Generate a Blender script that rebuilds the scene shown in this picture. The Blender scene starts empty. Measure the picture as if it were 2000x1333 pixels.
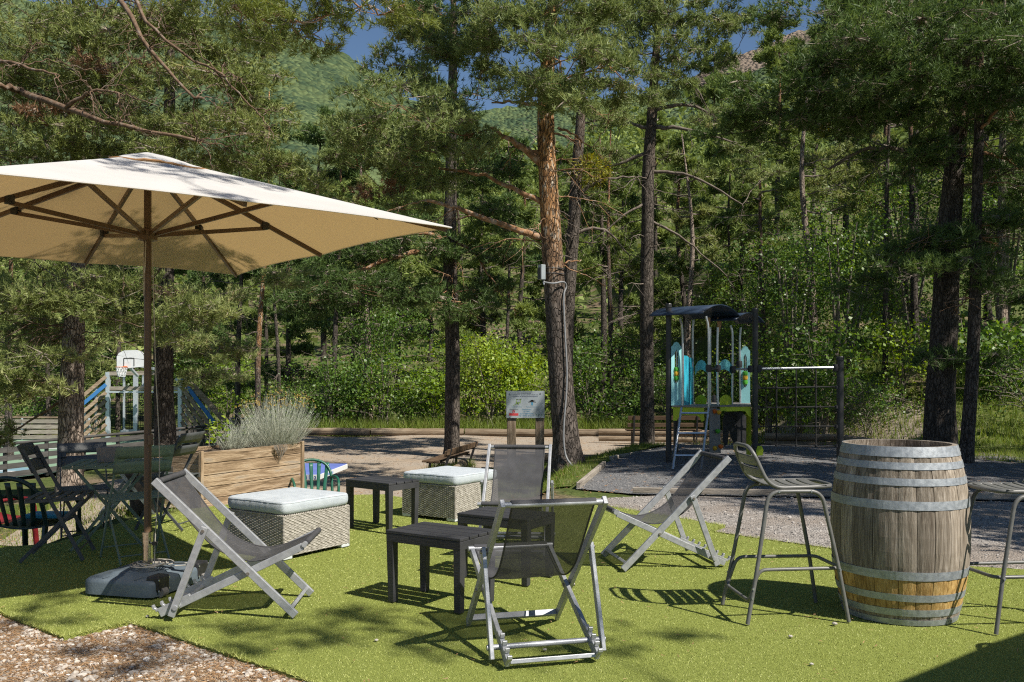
import bpy, bmesh, math, random
import numpy as np
from mathutils import Vector, Matrix, noise as mnoise

random.seed(11)
scene = bpy.context.scene
COL = scene.collection

# ------------------------------------------------------------------ camera
F, HY, CH = 1785.0, 727.0, 1.35          # focal length and horizon row in photo pixels, eye height
cam_d = bpy.data.cameras.new('camera')
cam_d.sensor_width = 36.0
cam_d.lens = 36.0 * F / 2000.0
cam_d.shift_y = (HY - 666.5) / 2000.0
cam_d.clip_end = 5000.0
cam = bpy.data.objects.new('camera', cam_d)
cam.location = (0, 0, CH)
cam.rotation_euler = (math.radians(90), 0, 0)
COL.objects.link(cam)
scene.camera = cam

# ------------------------------------------------------------------ sky, sun, exposure
SUN_EL = math.radians(48.5)
SUN_H = Vector((0.78, -0.62, 0)).normalized()
world = bpy.data.worlds.new('World'); scene.world = world
world.use_nodes = True
wn = world.node_tree.nodes; wl = world.node_tree.links
bg = wn['Background']
sky = wn.new('ShaderNodeTexSky'); sky.sky_type = 'NISHITA'; sky.sun_disc = False
sky.sun_elevation = SUN_EL
sky.sun_rotation = math.atan2(SUN_H.x, SUN_H.y)
sky.air_density = 1.0; sky.dust_density = 0.0; sky.ozone_density = 4.0
wl.new(sky.outputs['Color'], bg.inputs['Color'])
bg.inputs['Strength'].default_value = 0.06
sd = bpy.data.lights.new('sun', 'SUN'); sd.energy = 5.0; sd.angle = math.radians(0.55); sd.color = (1.0, 0.94, 0.84)
sun = bpy.data.objects.new('sun', sd)
to_sun = SUN_H * math.cos(SUN_EL) + Vector((0, 0, math.sin(SUN_EL)))
sun.rotation_euler = (-to_sun).to_track_quat('-Z', 'Y').to_euler()
sun.location = (10, -8, 14)
COL.objects.link(sun)
vs = scene.view_settings
vs.view_transform = 'Standard'; vs.look = 'None'; vs.exposure = 0.6; vs.gamma = 1.0; vs.use_curve_mapping = False
scene.render.engine = 'CYCLES'
scene.cycles.max_bounces = 5; scene.cycles.diffuse_bounces = 3; scene.cycles.glossy_bounces = 3
scene.cycles.transmission_bounces = 4; scene.cycles.transparent_max_bounces = 10
scene.cycles.use_denoising = False
scene.cycles.filter_width = 1.15
scene.cycles.sample_clamp_indirect = 4.0
SH = Vector((-SUN_H.x, -SUN_H.y, 0)) / math.tan(SUN_EL)     # ground shift of a shadow per metre of height

# ------------------------------------------------------------------ measuring helpers
def G(px, py, z=0.0):
    Y = F * (CH - z) / (py - HY)
    return Vector(((px - 1000) * Y / F, Y, z))
def Q(px, py, Y):
    return Vector(((px - 1000) * Y / F, Y, CH - (py - HY) * Y / F))
def V(*a): return Vector(a)
def sst(t):
    t = max(0.0, min(1.0, t)); return t * t * (3 - 2 * t)
def lerp(a, b, t): return a + (b - a) * t

# ------------------------------------------------------------------ objects
def tag(o, label=None, cat=None, group=None, kind=None):
    if label: o['label'] = label
    if cat: o['category'] = cat
    if group: o['group'] = group
    if kind: o['kind'] = kind
    return o
def thing(name, label, cat, loc=(0, 0, 0), rz=0.0, group=None):
    o = bpy.data.objects.new(name, None)
    o.empty_display_size = 0.1
    o.location = loc; o.rotation_euler = (0, 0, rz)
    COL.objects.link(o)
    return tag(o, label, cat, group)
def link(name, me, mat=None, parent=None, loc=None):
    o = bpy.data.objects.new(name, me)
    if mat is not None and len(me.materials) == 0: me.materials.append(mat)
    COL.objects.link(o)
    if parent is not None: o.parent = parent
    if loc is not None: o.location = loc
    return o
def copy_tree(o, parent=None):
    c = o.copy(); COL.objects.link(c); c.parent = parent
    for ch in list(o.children): copy_tree(ch, c)
    return c

def catmull(pts, n=8, closed=False):
    P = [Vector(p) for p in pts]; out = []
    m = len(P)
    rng_ = range(m) if closed else range(m - 1)
    for i in rng_:
        p1 = P[i]; p2 = P[(i + 1) % m]
        p0 = P[i - 1] if (closed or i > 0) else p1 * 2 - p2
        p3 = P[(i + 2) % m] if (closed or i + 2 < m) else p2 * 2 - p1
        for k in range(n):
            t = k / n
            out.append(0.5 * ((2 * p1) + (-p0 + p2) * t + (2 * p0 - 5 * p1 + 4 * p2 - p3) * t * t + (-p0 + 3 * p1 - 3 * p2 + p3) * t ** 3))
    if not closed: out.append(P[-1])
    return out
def fillet(pts, r, n=5, closed=False):
    P = [Vector(p) for p in pts]; m = len(P); out = []
    for i in range(m):
        if not closed and i in (0, m - 1): out.append(P[i]); continue
        a, b, c = P[i - 1], P[i], P[(i + 1) % m]
        d1 = (a - b); d2 = (c - b)
        rr = min(r, d1.length * .48, d2.length * .48)
        s = b + d1.normalized() * rr; e = b + d2.normalized() * rr
        for k in range(n + 1):
            t = k / n
            out.append(s * (1 - t) ** 2 + b * 2 * t * (1 - t) + e * t * t)
    return out

class MB:
    def __init__(s): s.v = []; s.f = []
    def add(s, vs_, fs):
        n = len(s.v); s.v.extend([tuple(p) for p in vs_]); s.f.extend([tuple(i + n for i in f) for f in fs]); return s
    def box(s, c, size, rot=None):
        c = Vector(c); hx, hy, hz = size[0] / 2, size[1] / 2, size[2] / 2
        vs_ = [Vector((x, y, z)) for x in (-hx, hx) for y in (-hy, hy) for z in (-hz, hz)]
        if rot is not None: vs_ = [rot @ p for p in vs_]
        return s.add([p + c for p in vs_], [(0, 1, 3, 2), (4, 6, 7, 5), (0, 4, 5, 1), (2, 3, 7, 6), (0, 2, 6, 4), (1, 5, 7, 3)])
    def bar(s, a, b, w, t, side):
        """rectangular rail from a to b; t is its thickness along side, w its width across"""
        a = Vector(a); b = Vector(b); d = (b - a).normalized(); sd_ = Vector(side)
        sd_ = (sd_ - d * sd_.dot(d)).normalized(); u = d.cross(sd_).normalized()
        vs_ = []
        for p in (a, b):
            for i, j in ((-1, -1), (1, -1), (1, 1), (-1, 1)):
                vs_.append(p + sd_ * (i * t / 2) + u * (j * w / 2))
        return s.add(vs_, [(3, 2, 1, 0), (4, 5, 6, 7), (0, 1, 5, 4), (1, 2, 6, 5), (2, 3, 7, 6), (3, 0, 4, 7)])
    def tube(s, pts, r, sides=8, closed=False, caps=True):
        P = [Vector(p) for p in pts]; m = len(P)
        R = r if isinstance(r, (list, tuple)) else [r] * m
        T = []
        for i in range(m):
            if closed: t = P[(i + 1) % m] - P[i - 1]
            else: t = P[min(i + 1, m - 1)] - P[max(i - 1, 0)]
            T.append(t.normalized() if t.length > 1e-9 else Vector((0, 0, 1)))
        n0 = T[0].orthogonal().normalized()
        vs_ = []; N = n0
        for i in range(m):
            N = N - T[i] * N.dot(T[i])
            N = N.normalized() if N.length > 1e-6 else T[i].orthogonal().normalized()
            B = T[i].cross(N)
            for k in range(sides):
                a = 2 * math.pi * k / sides
                vs_.append(P[i] + (N * math.cos(a) + B * math.sin(a)) * R[i])
        fs = []
        for i in range(m if closed else m - 1):
            j = (i + 1) % m
            # on a closed loop the frame may twist; accept
            for k in range(sides):
                l = (k + 1) % sides
                fs.append((i * sides + k, i * sides + l, j * sides + l, j * sides + k))
        if caps and not closed:
            fs.append(tuple(range(sides - 1, -1, -1))); fs.append(tuple((m - 1) * sides + k for k in range(sides)))
        return s.add(vs_, fs)
    def cyl(s, a, b, r, sides=12): return s.tube([a, b], r, sides)
    def lathe(s, prof, n=32, c=(0, 0, 0), closed=False):
        c = Vector(c); vs_ = []; fs = []; m = len(prof)
        for i in range(n):
            a = 2 * math.pi * i / n
            for r, z in prof: vs_.append(c + Vector((r * math.cos(a), r * math.sin(a), z)))
        for i in range(n):
            j = (i + 1) % n
            for k in range(m if closed else m - 1):
                l = (k + 1) % m
                fs.append((i * m + k, j * m + k, j * m + l, i * m + l))
        return s.add(vs_, fs)
    def prism(s, poly, o, u, v, d):
        """polygon poly (2-D) in the plane o + x u + y v, pushed along d"""
        o, u, v, d = Vector(o), Vector(u), Vector(v), Vector(d); n = len(poly)
        a = [o + u * x + v * y for x, y in poly]; b = [p + d for p in a]
        return s.add(a + b, [tuple(range(n))[::-1], tuple(range(n, 2 * n))] + [(i, (i + 1) % n, n + (i + 1) % n, n + i) for i in range(n)])
    def grid(s, fn, nu, nv):
        vs_ = [fn(i / nu, j / nv) for i in range(nu + 1) for j in range(nv + 1)]
        return s.add(vs_, [(i * (nv + 1) + j, (i + 1) * (nv + 1) + j, (i + 1) * (nv + 1) + j + 1, i * (nv + 1) + j + 1) for i in range(nu) for j in range(nv)])
    def mesh(s, name, smooth=False):
        me = bpy.data.meshes.new(name); me.from_pydata(s.v, [], s.f); me.update()
        if smooth: me.polygons.foreach_set('use_smooth', [True] * len(me.polygons))
        return me
    def build(s, name, mat, parent=None, smooth=False, bevel=0.0, seg=2, world=False, solid=0.0, sub=0, autos=False):
        if world and parent is not None:
            l = Vector(parent.location); s.v = [tuple(Vector(p) - l) for p in s.v]
        bm = bmesh.new(); me = s.mesh(name, smooth)
        bm.from_mesh(me); bmesh.ops.recalc_face_normals(bm, faces=bm.faces[:]); bm.to_mesh(me); bm.free()
        if smooth: me.set_sharp_from_angle(angle=math.radians(55))
        o = link(name, me, mat, parent)
        if solid: m = o.modifiers.new('solid', 'SOLIDIFY'); m.thickness = solid; m.offset = 0
        if bevel: m = o.modifiers.new('bevel', 'BEVEL'); m.width = bevel; m.segments = seg; m.limit_method = 'ANGLE'
        if sub: m = o.modifiers.new('sub', 'SUBSURF'); m.levels = sub; m.render_levels = sub
        return o

def soup(name, co, k, mat, parent=None, tint=None, loc=None, kind=None):
    """co: (n*k, 3) corner array of n separate k-gons, one mesh"""
    n = len(co) // k
    me = bpy.data.meshes.new(name)
    me.vertices.add(n * k); me.vertices.foreach_set('co', np.ascontiguousarray(co, dtype=np.float32).ravel())
    me.loops.add(n * k); me.loops.foreach_set('vertex_index', np.arange(n * k, dtype=np.int32))
    me.polygons.add(n); me.polygons.foreach_set('loop_start', np.arange(0, n * k, k, dtype=np.int32))
    me.update(calc_edges=True)
    if tint is not None:
        a = me.attributes.new('tint', 'FLOAT', 'FACE'); a.data.foreach_set('value', np.asarray(tint, dtype=np.float32))
    o = link(name, me, mat, parent, loc)
    if kind: o['kind'] = kind
    return o

# ------------------------------------------------------------------ materials
def nmat(name):
    m = bpy.data.materials.new(name); m.use_nodes = True
    nt = m.node_tree; return m, nt.nodes, nt.links, nt.nodes['Principled BSDF']
def setp(p, **kw):
    names = {'rough': 'Roughness', 'metal': 'Metallic', 'spec': 'Specular IOR Level', 'coat': 'Coat Weight'}
    for k, v in kw.items(): p.inputs[names[k]].default_value = v
def ramp(n, stops):
    r = n.new('ShaderNodeValToRGB'); e = r.color_ramp.elements
    while len(e) < len(stops): e.new(0.5)
    for i, (pos, c) in enumerate(stops):
        e[i].position = pos; e[i].color = (c[0], c[1], c[2], 1)
    return r
def surf(name, cols, scale=8.0, rough=0.6, metal=0.0, spec=0.4, bump=0.0, bscale=40.0, stretch=(1, 1, 1), detail=6.0, rand=0.0, world=False, lo=.3, hi=.7, dist=0.0, coat=0.0, rrange=0.0):
    """principled material whose colour wanders between the given colours; rand shifts it per object"""
    m, n, l, p = nmat(name); setp(p, rough=rough, metal=metal, spec=spec, coat=coat)
    if world:
        g = n.new('ShaderNodeNewGeometry'); src = g.outputs['Position']
    else:
        t = n.new('ShaderNodeTexCoord'); src = t.outputs['Object']
    oi = n.new('ShaderNodeObjectInfo')
    if not world:
        mul = n.new('ShaderNodeVectorMath'); mul.operation = 'MULTIPLY'; mul.inputs[1].default_value = (37.3, 51.7, 23.9)
        l.new(oi.outputs['Random'], mul.inputs[0])
        ad = n.new('ShaderNodeVectorMath'); ad.operation = 'ADD'
        l.new(src, ad.inputs[0]); l.new(mul.outputs[0], ad.inputs[1]); src = ad.outputs[0]
    mp = n.new('ShaderNodeMapping'); mp.inputs['Scale'].default_value = stretch
    l.new(src, mp.inputs['Vector'])
    nz = n.new('ShaderNodeTexNoise'); nz.inputs['Scale'].default_value = scale; nz.inputs['Detail'].default_value = detail; nz.inputs['Distortion'].default_value = dist
    l.new(mp.outputs[0], nz.inputs['Vector'])
    k = len(cols)
    r = ramp(n, [(lo + (hi - lo) * i / max(1, k - 1), c) for i, c in enumerate(cols)])
    l.new(nz.outputs['Fac'], r.inputs['Fac'])
    col = r.outputs['Color']
    if rand:
        hs = n.new('ShaderNodeHueSaturation')
        mr = n.new('ShaderNodeMapRange'); mr.inputs['To Min'].default_value = 1 - rand; mr.inputs['To Max'].default_value = 1 + rand
        l.new(oi.outputs['Random'], mr.inputs['Value']); l.new(mr.outputs[0], hs.inputs['Value']); l.new(col, hs.inputs['Color']); col = hs.outputs['Color']
    l.new(col, p.inputs['Base Color'])
    if rrange:
        mr2 = n.new('ShaderNodeMapRange'); mr2.inputs['To Min'].default_value = max(0.02, rough - rrange); mr2.inputs['To Max'].default_value = min(1, rough + rrange)
        l.new(nz.outputs['Fac'], mr2.inputs['Value']); l.new(mr2.outputs[0], p.inputs['Roughness'])
    if bump:
        nb = n.new('ShaderNodeTexNoise'); nb.inputs['Scale'].default_value = bscale; nb.inputs['Detail'].default_value = 5
        l.new(mp.outputs[0], nb.inputs['Vector'])
        b = n.new('ShaderNodeBump'); b.inputs['Strength'].default_value = bump; b.inputs['Distance'].default_value = 0.02
        l.new(nb.outputs['Fac'], b.inputs['Height']); l.new(b.outputs[0], p.inputs['Normal'])
    return m
def leafmat(name, stops, trans=0.35, rough=0.5, spec=0.35):
    """foliage: colour from the tint each leaf or needle carries, part of the light passes through"""
    m, n, l, p = nmat(name); setp(p, rough=rough, spec=spec)
    at = n.new('ShaderNodeAttribute'); at.attribute_name = 'tint'
    r = ramp(n, stops); l.new(at.outputs['Fac'], r.inputs['Fac'])
    l.new(r.outputs['Color'], p.inputs['Base Color'])
    tr = n.new('ShaderNodeBsdfTranslucent'); 
    mx = n.new('ShaderNodeMixShader'); mx.inputs[0].default_value = trans
    hs = n.new('ShaderNodeHueSaturation'); hs.inputs['Saturation'].default_value = 1.15; hs.inputs['Value'].default_value = 1.25; hs.inputs['Hue'].default_value = 0.485
    l.new(r.outputs['Color'], hs.inputs['Color']); l.new(hs.outputs['Color'], tr.inputs['Color'])
    l.new(p.outputs[0], mx.inputs[1]); l.new(tr.outputs[0], mx.inputs[2])
    l.new(mx.outputs[0], n['Material Output'].inputs['Surface'])
    return m
def bark(name, low, high, zmix=None, scale=15.0, crack=(0.05, 0.04, 0.032), flake=None):
    """plated pine bark: dark cracks between plates; thinner orange bark above zmix=(z0,z1)"""
    m, n, l, p = nmat(name); setp(p, rough=0.9, spec=0.15)
    g = n.new('ShaderNodeTexCoord')
    mp = n.new('ShaderNodeMapping'); mp.inputs['Scale'].default_value = (1, 1, 0.34); l.new(g.outputs['Object'], mp.inputs['Vector'])
    vo = n.new('ShaderNodeTexVoronoi'); vo.feature = 'DISTANCE_TO_EDGE'; vo.inputs['Scale'].default_value = scale * 2
    nz0 = n.new('ShaderNodeTexNoise'); nz0.inputs['Scale'].default_value = 7; nz0.inputs['Detail'].default_value = 4
    l.new(mp.outputs[0], nz0.inputs['Vector'])
    mixv = n.new('ShaderNodeMix'); mixv.data_type = 'VECTOR'; mixv.inputs[0].default_value = 0.12
    l.new(mp.outputs[0], mixv.inputs[4]); l.new(nz0.outputs['Color'], mixv.inputs[5]); l.new(mixv.outputs[1], vo.inputs['Vector'])
    nz = n.new('ShaderNodeTexNoise'); nz.inputs['Scale'].default_value = 22; nz.inputs['Detail'].default_value = 6; l.new(mp.outputs[0], nz.inputs['Vector'])
    rl = ramp(n, [(0.35, low[0]), (0.62, low[1])]); l.new(nz.outputs['Fac'], rl.inputs['Fac'])
    col = rl.outputs['Color']
    if high:
        rh = ramp(n, [(0.36, high[0]), (0.52, high[1]), (0.66, high[2])]); l.new(nz.outputs['Fac'], rh.inputs['Fac'])
        sx = n.new('ShaderNodeSeparateXYZ'); l.new(g.outputs['Object'], sx.inputs[0])
        nb = n.new('ShaderNodeTexNoise'); nb.inputs['Scale'].default_value = 1.6; nb.inputs['Detail'].default_value = 5; l.new(g.outputs['Object'], nb.inputs['Vector'])
        ma = n.new('ShaderNodeMath'); ma.operation = 'MULTIPLY_ADD'; ma.inputs[1].default_value = 3.2; ma.inputs[2].default_value = -1.6
        l.new(nb.outputs['Fac'], ma.inputs[0])
        ad = n.new('ShaderNodeMath'); ad.operation = 'ADD'; l.new(sx.outputs['Z'], ad.inputs[0]); l.new(ma.outputs[0], ad.inputs[1])
        mr = n.new('ShaderNodeMapRange'); mr.inputs['From Min'].default_value = zmix[0]; mr.inputs['From Max'].default_value = zmix[1]; l.new(ad.outputs[0], mr.inputs['Value'])
        mc = n.new('ShaderNodeMix'); mc.data_type = 'RGBA'; l.new(mr.outputs[0], mc.inputs[0]); l.new(col, mc.inputs[6]); l.new(rh.outputs['Color'], mc.inputs[7]); col = mc.outputs[2]
    rc = ramp(n, [(0.0, (.15, .15, .15)), (0.13, (1, 1, 1))]); l.new(vo.outputs['Distance'], rc.inputs['Fac'])
    mx = n.new('ShaderNodeMix'); mx.data_type = 'RGBA'; l.new(rc.outputs['Color'], mx.inputs[0]); mx.inputs[6].default_value = (*crack, 1); l.new(col, mx.inputs[7])
    l.new(mx.outputs[2], p.inputs['Base Color'])
    hh = n.new('ShaderNodeMath'); hh.operation = 'MULTIPLY_ADD'; hh.inputs[1].default_value = 0.35; l.new(nz.outputs['Fac'], hh.inputs[0]); l.new(rc.outputs['Color'], hh.inputs[2])
    b = n.new('ShaderNodeBump'); b.inputs['Strength'].default_value = 0.9; b.inputs['Distance'].default_value = 0.025; l.new(hh.outputs[0], b.inputs['Height']); l.new(b.outputs[0], p.inputs['Normal'])
    return m

MT = {}
MT['alu'] = surf('brushed_aluminium', [(.30, .31, .325), (.41, .42, .435)], 30, rough=.45, metal=.4, spec=.5, bump=.05, bscale=220, rrange=.08)
MT['bolt'] = surf('bolt_steel', [(.18, .15, .12), (.35, .33, .3)], 60, rough=.5, metal=.8)
MT['black_table'] = surf('black_resin', [(.022, .022, .025), (.05, .05, .055)], 5, rough=.52, spec=.45, bump=.12, bscale=150, stretch=(.15, 1, 1))
MT['cushion'] = surf('pale_cushion_cloth', [(.40, .44, .475), (.48, .52, .55)], 14, rough=.95, spec=.1, bump=.35, bscale=260)
MT['foot_plastic'] = surf('pale_plastic_foot', [(.5, .53, .55), (.58, .6, .62)], 12, rough=.5)
MT['wicker'] = surf('woven_resin', [(.24, .22, .185), (.36, .335, .29), (.45, .425, .375)], 34, rough=.6, spec=.3, bump=.3, bscale=160)
MT['wicker_core'] = surf('wicker_core', [(.07, .06, .045), (.11, .095, .07)], 20, rough=.8)
MT['stool'] = surf('anthracite_paint', [(.10, .10, .095), (.135, .135, .128)], 25, rough=.42, spec=.45, bump=.04, bscale=300, rrange=.06)
MT['stool_slat'] = surf('anthracite_slat', [(.12, .12, .115), (.16, .16, .15)], 25, rough=.38, spec=.5, bump=.5, bscale=90, stretch=(1, .02, 1))
MT['hoop'] = surf('galvanised_hoop', [(.24, .26, .28), (.31, .335, .36), (.38, .405, .43)], 40, rough=.55, metal=.45, spec=.5, bump=.06, bscale=120, rrange=.15)
MT['brown_metal'] = surf('brown_lacquer', [(.085, .05, .028), (.115, .07, .04)], 8, rough=.42, spec=.45, bump=.03, bscale=160)
MT['chrome'] = surf('polished_steel', [(.52, .52, .5), (.66, .66, .63)], 12, rough=.13, metal=1.0, bump=.05, bscale=30, rrange=.06)
MT['base_blue'] = surf('slate_blue_plastic', [(.075, .098, .12), (.115, .143, .168)], 9, rough=.55, spec=.35, bump=.12, bscale=70)
MT['black_plastic'] = surf('black_plastic', [(.012, .012, .013), (.03, .03, .032)], 15, rough=.5, spec=.4, bump=.05, bscale=90)
MT['dark_metal'] = surf('dark_post_metal', [(.018, .018, .019), (.036, .036, .038)], 10, rough=.42, metal=.2, spec=.5, rrange=.08)
MT['steel'] = surf('galvanised_tube', [(.34, .36, .38), (.52, .54, .56)], 20, rough=.35, metal=.75, rrange=.1)
MT['galv'] = surf('pale_galvanised', [(.42, .47, .51), (.55, .6, .64)], 14, rough=.5, metal=.35, rrange=.1)
MT['rope'] = surf('grey_cord', [(.28, .26, .22), (.42, .39, .34)], 60, rough=.9)
MT['net_rope'] = surf('black_net_rope', [(.008, .008, .008), (.016, .016, .016)], 60, rough=.85)
MT['planter_wood'] = surf('weathered_planter_wood', [(.10, .068, .04), (.23, .16, .098), (.37, .275, .18), (.27, .225, .175)], 3.2, rough=.85, spec=.15, bump=.5, bscale=22, stretch=(.7, 6, 8), dist=.6, rand=.16)
MT['grey_wood'] = surf('grey_fence_wood', [(.17, .145, .12), (.30, .265, .22), (.38, .34, .29)], 3.5, rough=.9, spec=.12, bump=.4, bscale=22, stretch=(.7, 6, 8), dist=.5, rand=.2)
MT['log_wood'] = surf('round_log_wood', [(.12, .088, .06), (.21, .16, .11), (.27, .22, .16)], 3.0, rough=.9, spec=.12, bump=.5, bscale=18, stretch=(.6, 5, 5), dist=.4, rand=.2)
MT['bench_wood'] = surf('brown_bench_wood', [(.07, .045, .027), (.14, .092, .055)], 4, rough=.7, spec=.25, bump=.3, bscale=24, stretch=(.5, 6, 6), rand=.2)
MT['blue_paint'] = surf('blue_board_paint', [(.015, .10, .26), (.022, .135, .33)], 5, rough=.55)
MT['white_paint'] = surf('white_board_paint', [(.62, .64, .66), (.74, .75, .76)], 5, rough=.5)
MT['orange_paint'] = surf('orange_rim_paint', [(.55, .13, .03), (.66, .18, .05)], 5, rough=.5)
MT['grey_chair'] = surf('folding_chair_grey', [(.055, .06, .062), (.085, .09, .09)], 10, rough=.55, spec=.35, rrange=.08)
MT['green_chair'] = surf('folding_chair_sage', [(.12, .17, .13), (.16, .215, .165)], 10, rough=.55, spec=.35, rrange=.08)
MT['green_plastic'] = surf('green_moulded_plastic', [(.008, .075, .045), (.014, .12, .075)], 9, rough=.4, spec=.5, rrange=.1)
MT['darkgreen_plastic'] = surf('dark_green_plastic', [(.006, .022, .018), (.010, .036, .028)], 9, rough=.4, spec=.5, rrange=.1)
MT['red_plastic'] = surf('red_moulded_plastic', [(.17, .014, .018), (.25, .022, .026)], 9, rough=.42, spec=.45)
MT['pot'] = surf('dark_planting_pot', [(.03, .026, .022), (.05, .043, .036)], 9, rough=.7)
MT['grey_pot'] = surf('grey_tin', [(.17, .15, .135), (.25, .225, .2)], 12, rough=.6)
MT['pp_blue'] = surf('table_tennis_blue', [(.13, .18, .50), (.17, .225, .58)], 3, rough=.4, spec=.4)
MT['pp_white'] = surf('table_tennis_frame', [(.62, .64, .63), (.72, .73, .72)], 5, rough=.45)
MT['ink_blue'] = surf('dark_blue_print', [(.012, .03, .17), (.018, .045, .22)], 5, rough=.6)
MT['ink_sky'] = surf('light_blue_print', [(.06, .24, .62), (.09, .3, .7)], 5, rough=.6)
MT['ink_navy'] = surf('navy_print', [(.02, .025, .07), (.035, .04, .1)], 5, rough=.6)
MT['ink_teal'] = surf('teal_print', [(.02, .16, .28), (.03, .2, .33)], 5, rough=.6)
MT['ink_red'] = surf('red_print', [(.42, .03, .035), (.5, .05, .055)], 5, rough=.6)
MT['ink_green'] = surf('green_print', [(.01, .11, .06), (.015, .15, .08)], 5, rough=.6)
MT['ink_black'] = surf('black_print', [(.015, .015, .015), (.03, .03, .03)], 5, rough=.6)
MT['ink_lime'] = surf('lime_print', [(.16, .26, .06), (.2, .3, .08)], 5, rough=.6)
MT['sign_plate'] = surf('pale_sign_plate', [(.33, .37, .40), (.41, .45, .475)], 4, rough=.35, metal=.3, spec=.5)
MT['teal_panel'] = surf('pale_teal_panel', [(.26, .56, .58), (.3, .62, .64)], 4, rough=.5)
MT['blue_panel'] = surf('cyan_panel', [(.03, .36, .5), (.045, .42, .57)], 4, rough=.45)
MT['teal_arch'] = surf('teal_arch_panel', [(.09, .46, .5), (.24, .62, .64)], 14, rough=.5, stretch=(6, 6, .5))
MT['lime_panel'] = surf('lime_panel', [(.40, .50, .015), (.47, .57, .025)], 5, rough=.5)
MT['roof_panel'] = surf('navy_roof_panel', [(.016, .028, .052), (.028, .045, .078)], 5, rough=.4, spec=.5, rrange=.1)
MT['play_grey'] = surf('grey_climbing_panel', [(.16, .15, .14), (.22, .21, .195)], 8, rough=.7)
MT['tan_bracket'] = surf('tan_bracket', [(.36, .2, .09), (.45, .26, .12)], 8, rough=.6)
MT['hold_orange'] = surf('orange_hold', [(.6, .12, .015), (.7, .17, .03)], 8, rough=.5)
MT['hold_green'] = surf('green_bead', [(.06, .3, .02), (.09, .38, .04)], 8, rough=.45)
MT['hold_yellow'] = surf('yellow_bead', [(.6, .34, .02), (.7, .42, .04)], 8, rough=.45)
MT['grey_box'] = surf('pale_grey_housing', [(.24, .27, .285), (.32, .35, .365)], 6, rough=.5)
MT['conduit'] = surf('grey_conduit', [(.17, .175, .185), (.24, .245, .25)], 20, rough=.55)
MT['soil'] = surf('planter_soil', [(.05, .035, .022), (.12, .085, .055)], 18, rough=1, bump=.6, bscale=40)
MT['blue_tray'] = surf('blue_tray_plastic', [(.02, .2, .3), (.03, .27, .4)], 8, rough=.5)
MT['barkA'] = bark('scots_pine_bark', ((.05, .043, .038), (.15, .125, .108)), ((.20, .10, .042), (.46, .24, .095), (.50, .44, .35)), (2.6, 4.4))
MT['barkB'] = bark('grey_brown_bark', ((.05, .043, .037), (.14, .118, .10)), ((.10, .075, .055), (.21, .135, .085), (.26, .22, .18)), (6.0, 9.0))
MT['barkC'] = bark('pale_pine_bark', ((.19, .145, .115), (.40, .325, .265)), None)
MT['barkD'] = bark('dark_trunk_bark', ((.045, .038, .033), (.12, .102, .088)), ((.14, .075, .04), (.30, .15, .07), (.30, .25, .2)), (5.0, 7.5))
MT['branch_orange'] = surf('orange_branch_bark', [(.13, .075, .045), (.30, .165, .085), (.34, .29, .24)], 14, rough=.9, spec=.15, bump=.4, bscale=50)
MT['branch_brown'] = surf('brown_branch_bark', [(.075, .05, .036), (.155, .10, .065), (.21, .175, .145)], 14, rough=.9, spec=.15, bump=.4, bscale=50)
MT['branch_grey'] = surf('grey_branch_bark', [(.10, .08, .065), (.22, .185, .155)], 14, rough=.9, spec=.15, bump=.4, bscale=50)
MT['twig_dead'] = surf('dead_twig', [(.19, .15, .115), (.36, .31, .26)], 10, rough=.9, spec=.1)
MT['stem'] = surf('shrub_stem', [(.10, .085, .065), (.2, .175, .14)], 12, rough=.9)
MT['needleA'] = leafmat('pine_needles', [(0, (.105, .14, .045)), (.5, (.205, .262, .092)), (.85, (.32, .365, .145)), (1, (.30, .22, .12))], trans=.34, rough=.5, spec=.22)
MT['needleY'] = leafmat('yellow_green_needles', [(0, (.09, .12, .025)), (.6, (.18, .22, .045)), (1, (.26, .27, .07))], trans=.3, rough=.45, spec=.45)
MT['needleB'] = leafmat('olive_pine_needles', [(0, (.115, .145, .04)), (.5, (.22, .265, .085)), (.85, (.34, .36, .14)), (1, (.32, .22, .12))], trans=.34, rough=.5, spec=.22)
MT['needleD'] = leafmat('deep_green_needles', [(0, (.05, .085, .026)), (.6, (.10, .16, .048)), (1, (.20, .27, .08))], trans=.3, rough=.5, spec=.2)
MT['needleFar'] = leafmat('far_pine_needles', [(0, (.08, .115, .032)), (.5, (.17, .228, .064)), (1, (.31, .37, .105))], trans=.32, rough=.55, spec=.15)
MT['leafA'] = leafmat('bright_shrub_leaves', [(0, (.08, .14, .02)), (.5, (.18, .29, .035)), (1, (.34, .43, .055))], trans=.42, rough=.45, spec=.4)
MT['leafB'] = leafmat('deep_shrub_leaves', [(0, (.035, .08, .018)), (.5, (.09, .17, .03)), (1, (.20, .31, .05))], trans=.4, rough=.42, spec=.45)
MT['mistletoe'] = leafmat('mistletoe_leaves', [(0, (.16, .17, .02)), (1, (.32, .30, .035))], trans=.35)
MT['brownneedle'] = leafmat('withered_needles', [(0, (.16, .085, .045)), (1, (.30, .18, .10))], trans=.2)
MT['grass'] = leafmat('wild_grass', [(0, (.085, .13, .02)), (.6, (.17, .24, .035)), (1, (.30, .30, .10))], trans=.4)
MT['turf_pile'] = leafmat('turf_fibres', [(0, (.26, .295, .065)), (.5, (.37, .405, .115)), (1, (.48, .50, .19))], trans=.2, rough=.5, spec=.3)
MT['silver_plant'] = leafmat('silver_stems', [(0, (.26, .28, .21)), (.6, (.44, .46, .37)), (1, (.58, .58, .48))], trans=.2)
MT['dry_flower'] = leafmat('dry_yellow_flowers', [(0, (.32, .22, .05)), (1, (.52, .38, .10))], trans=.2)
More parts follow.
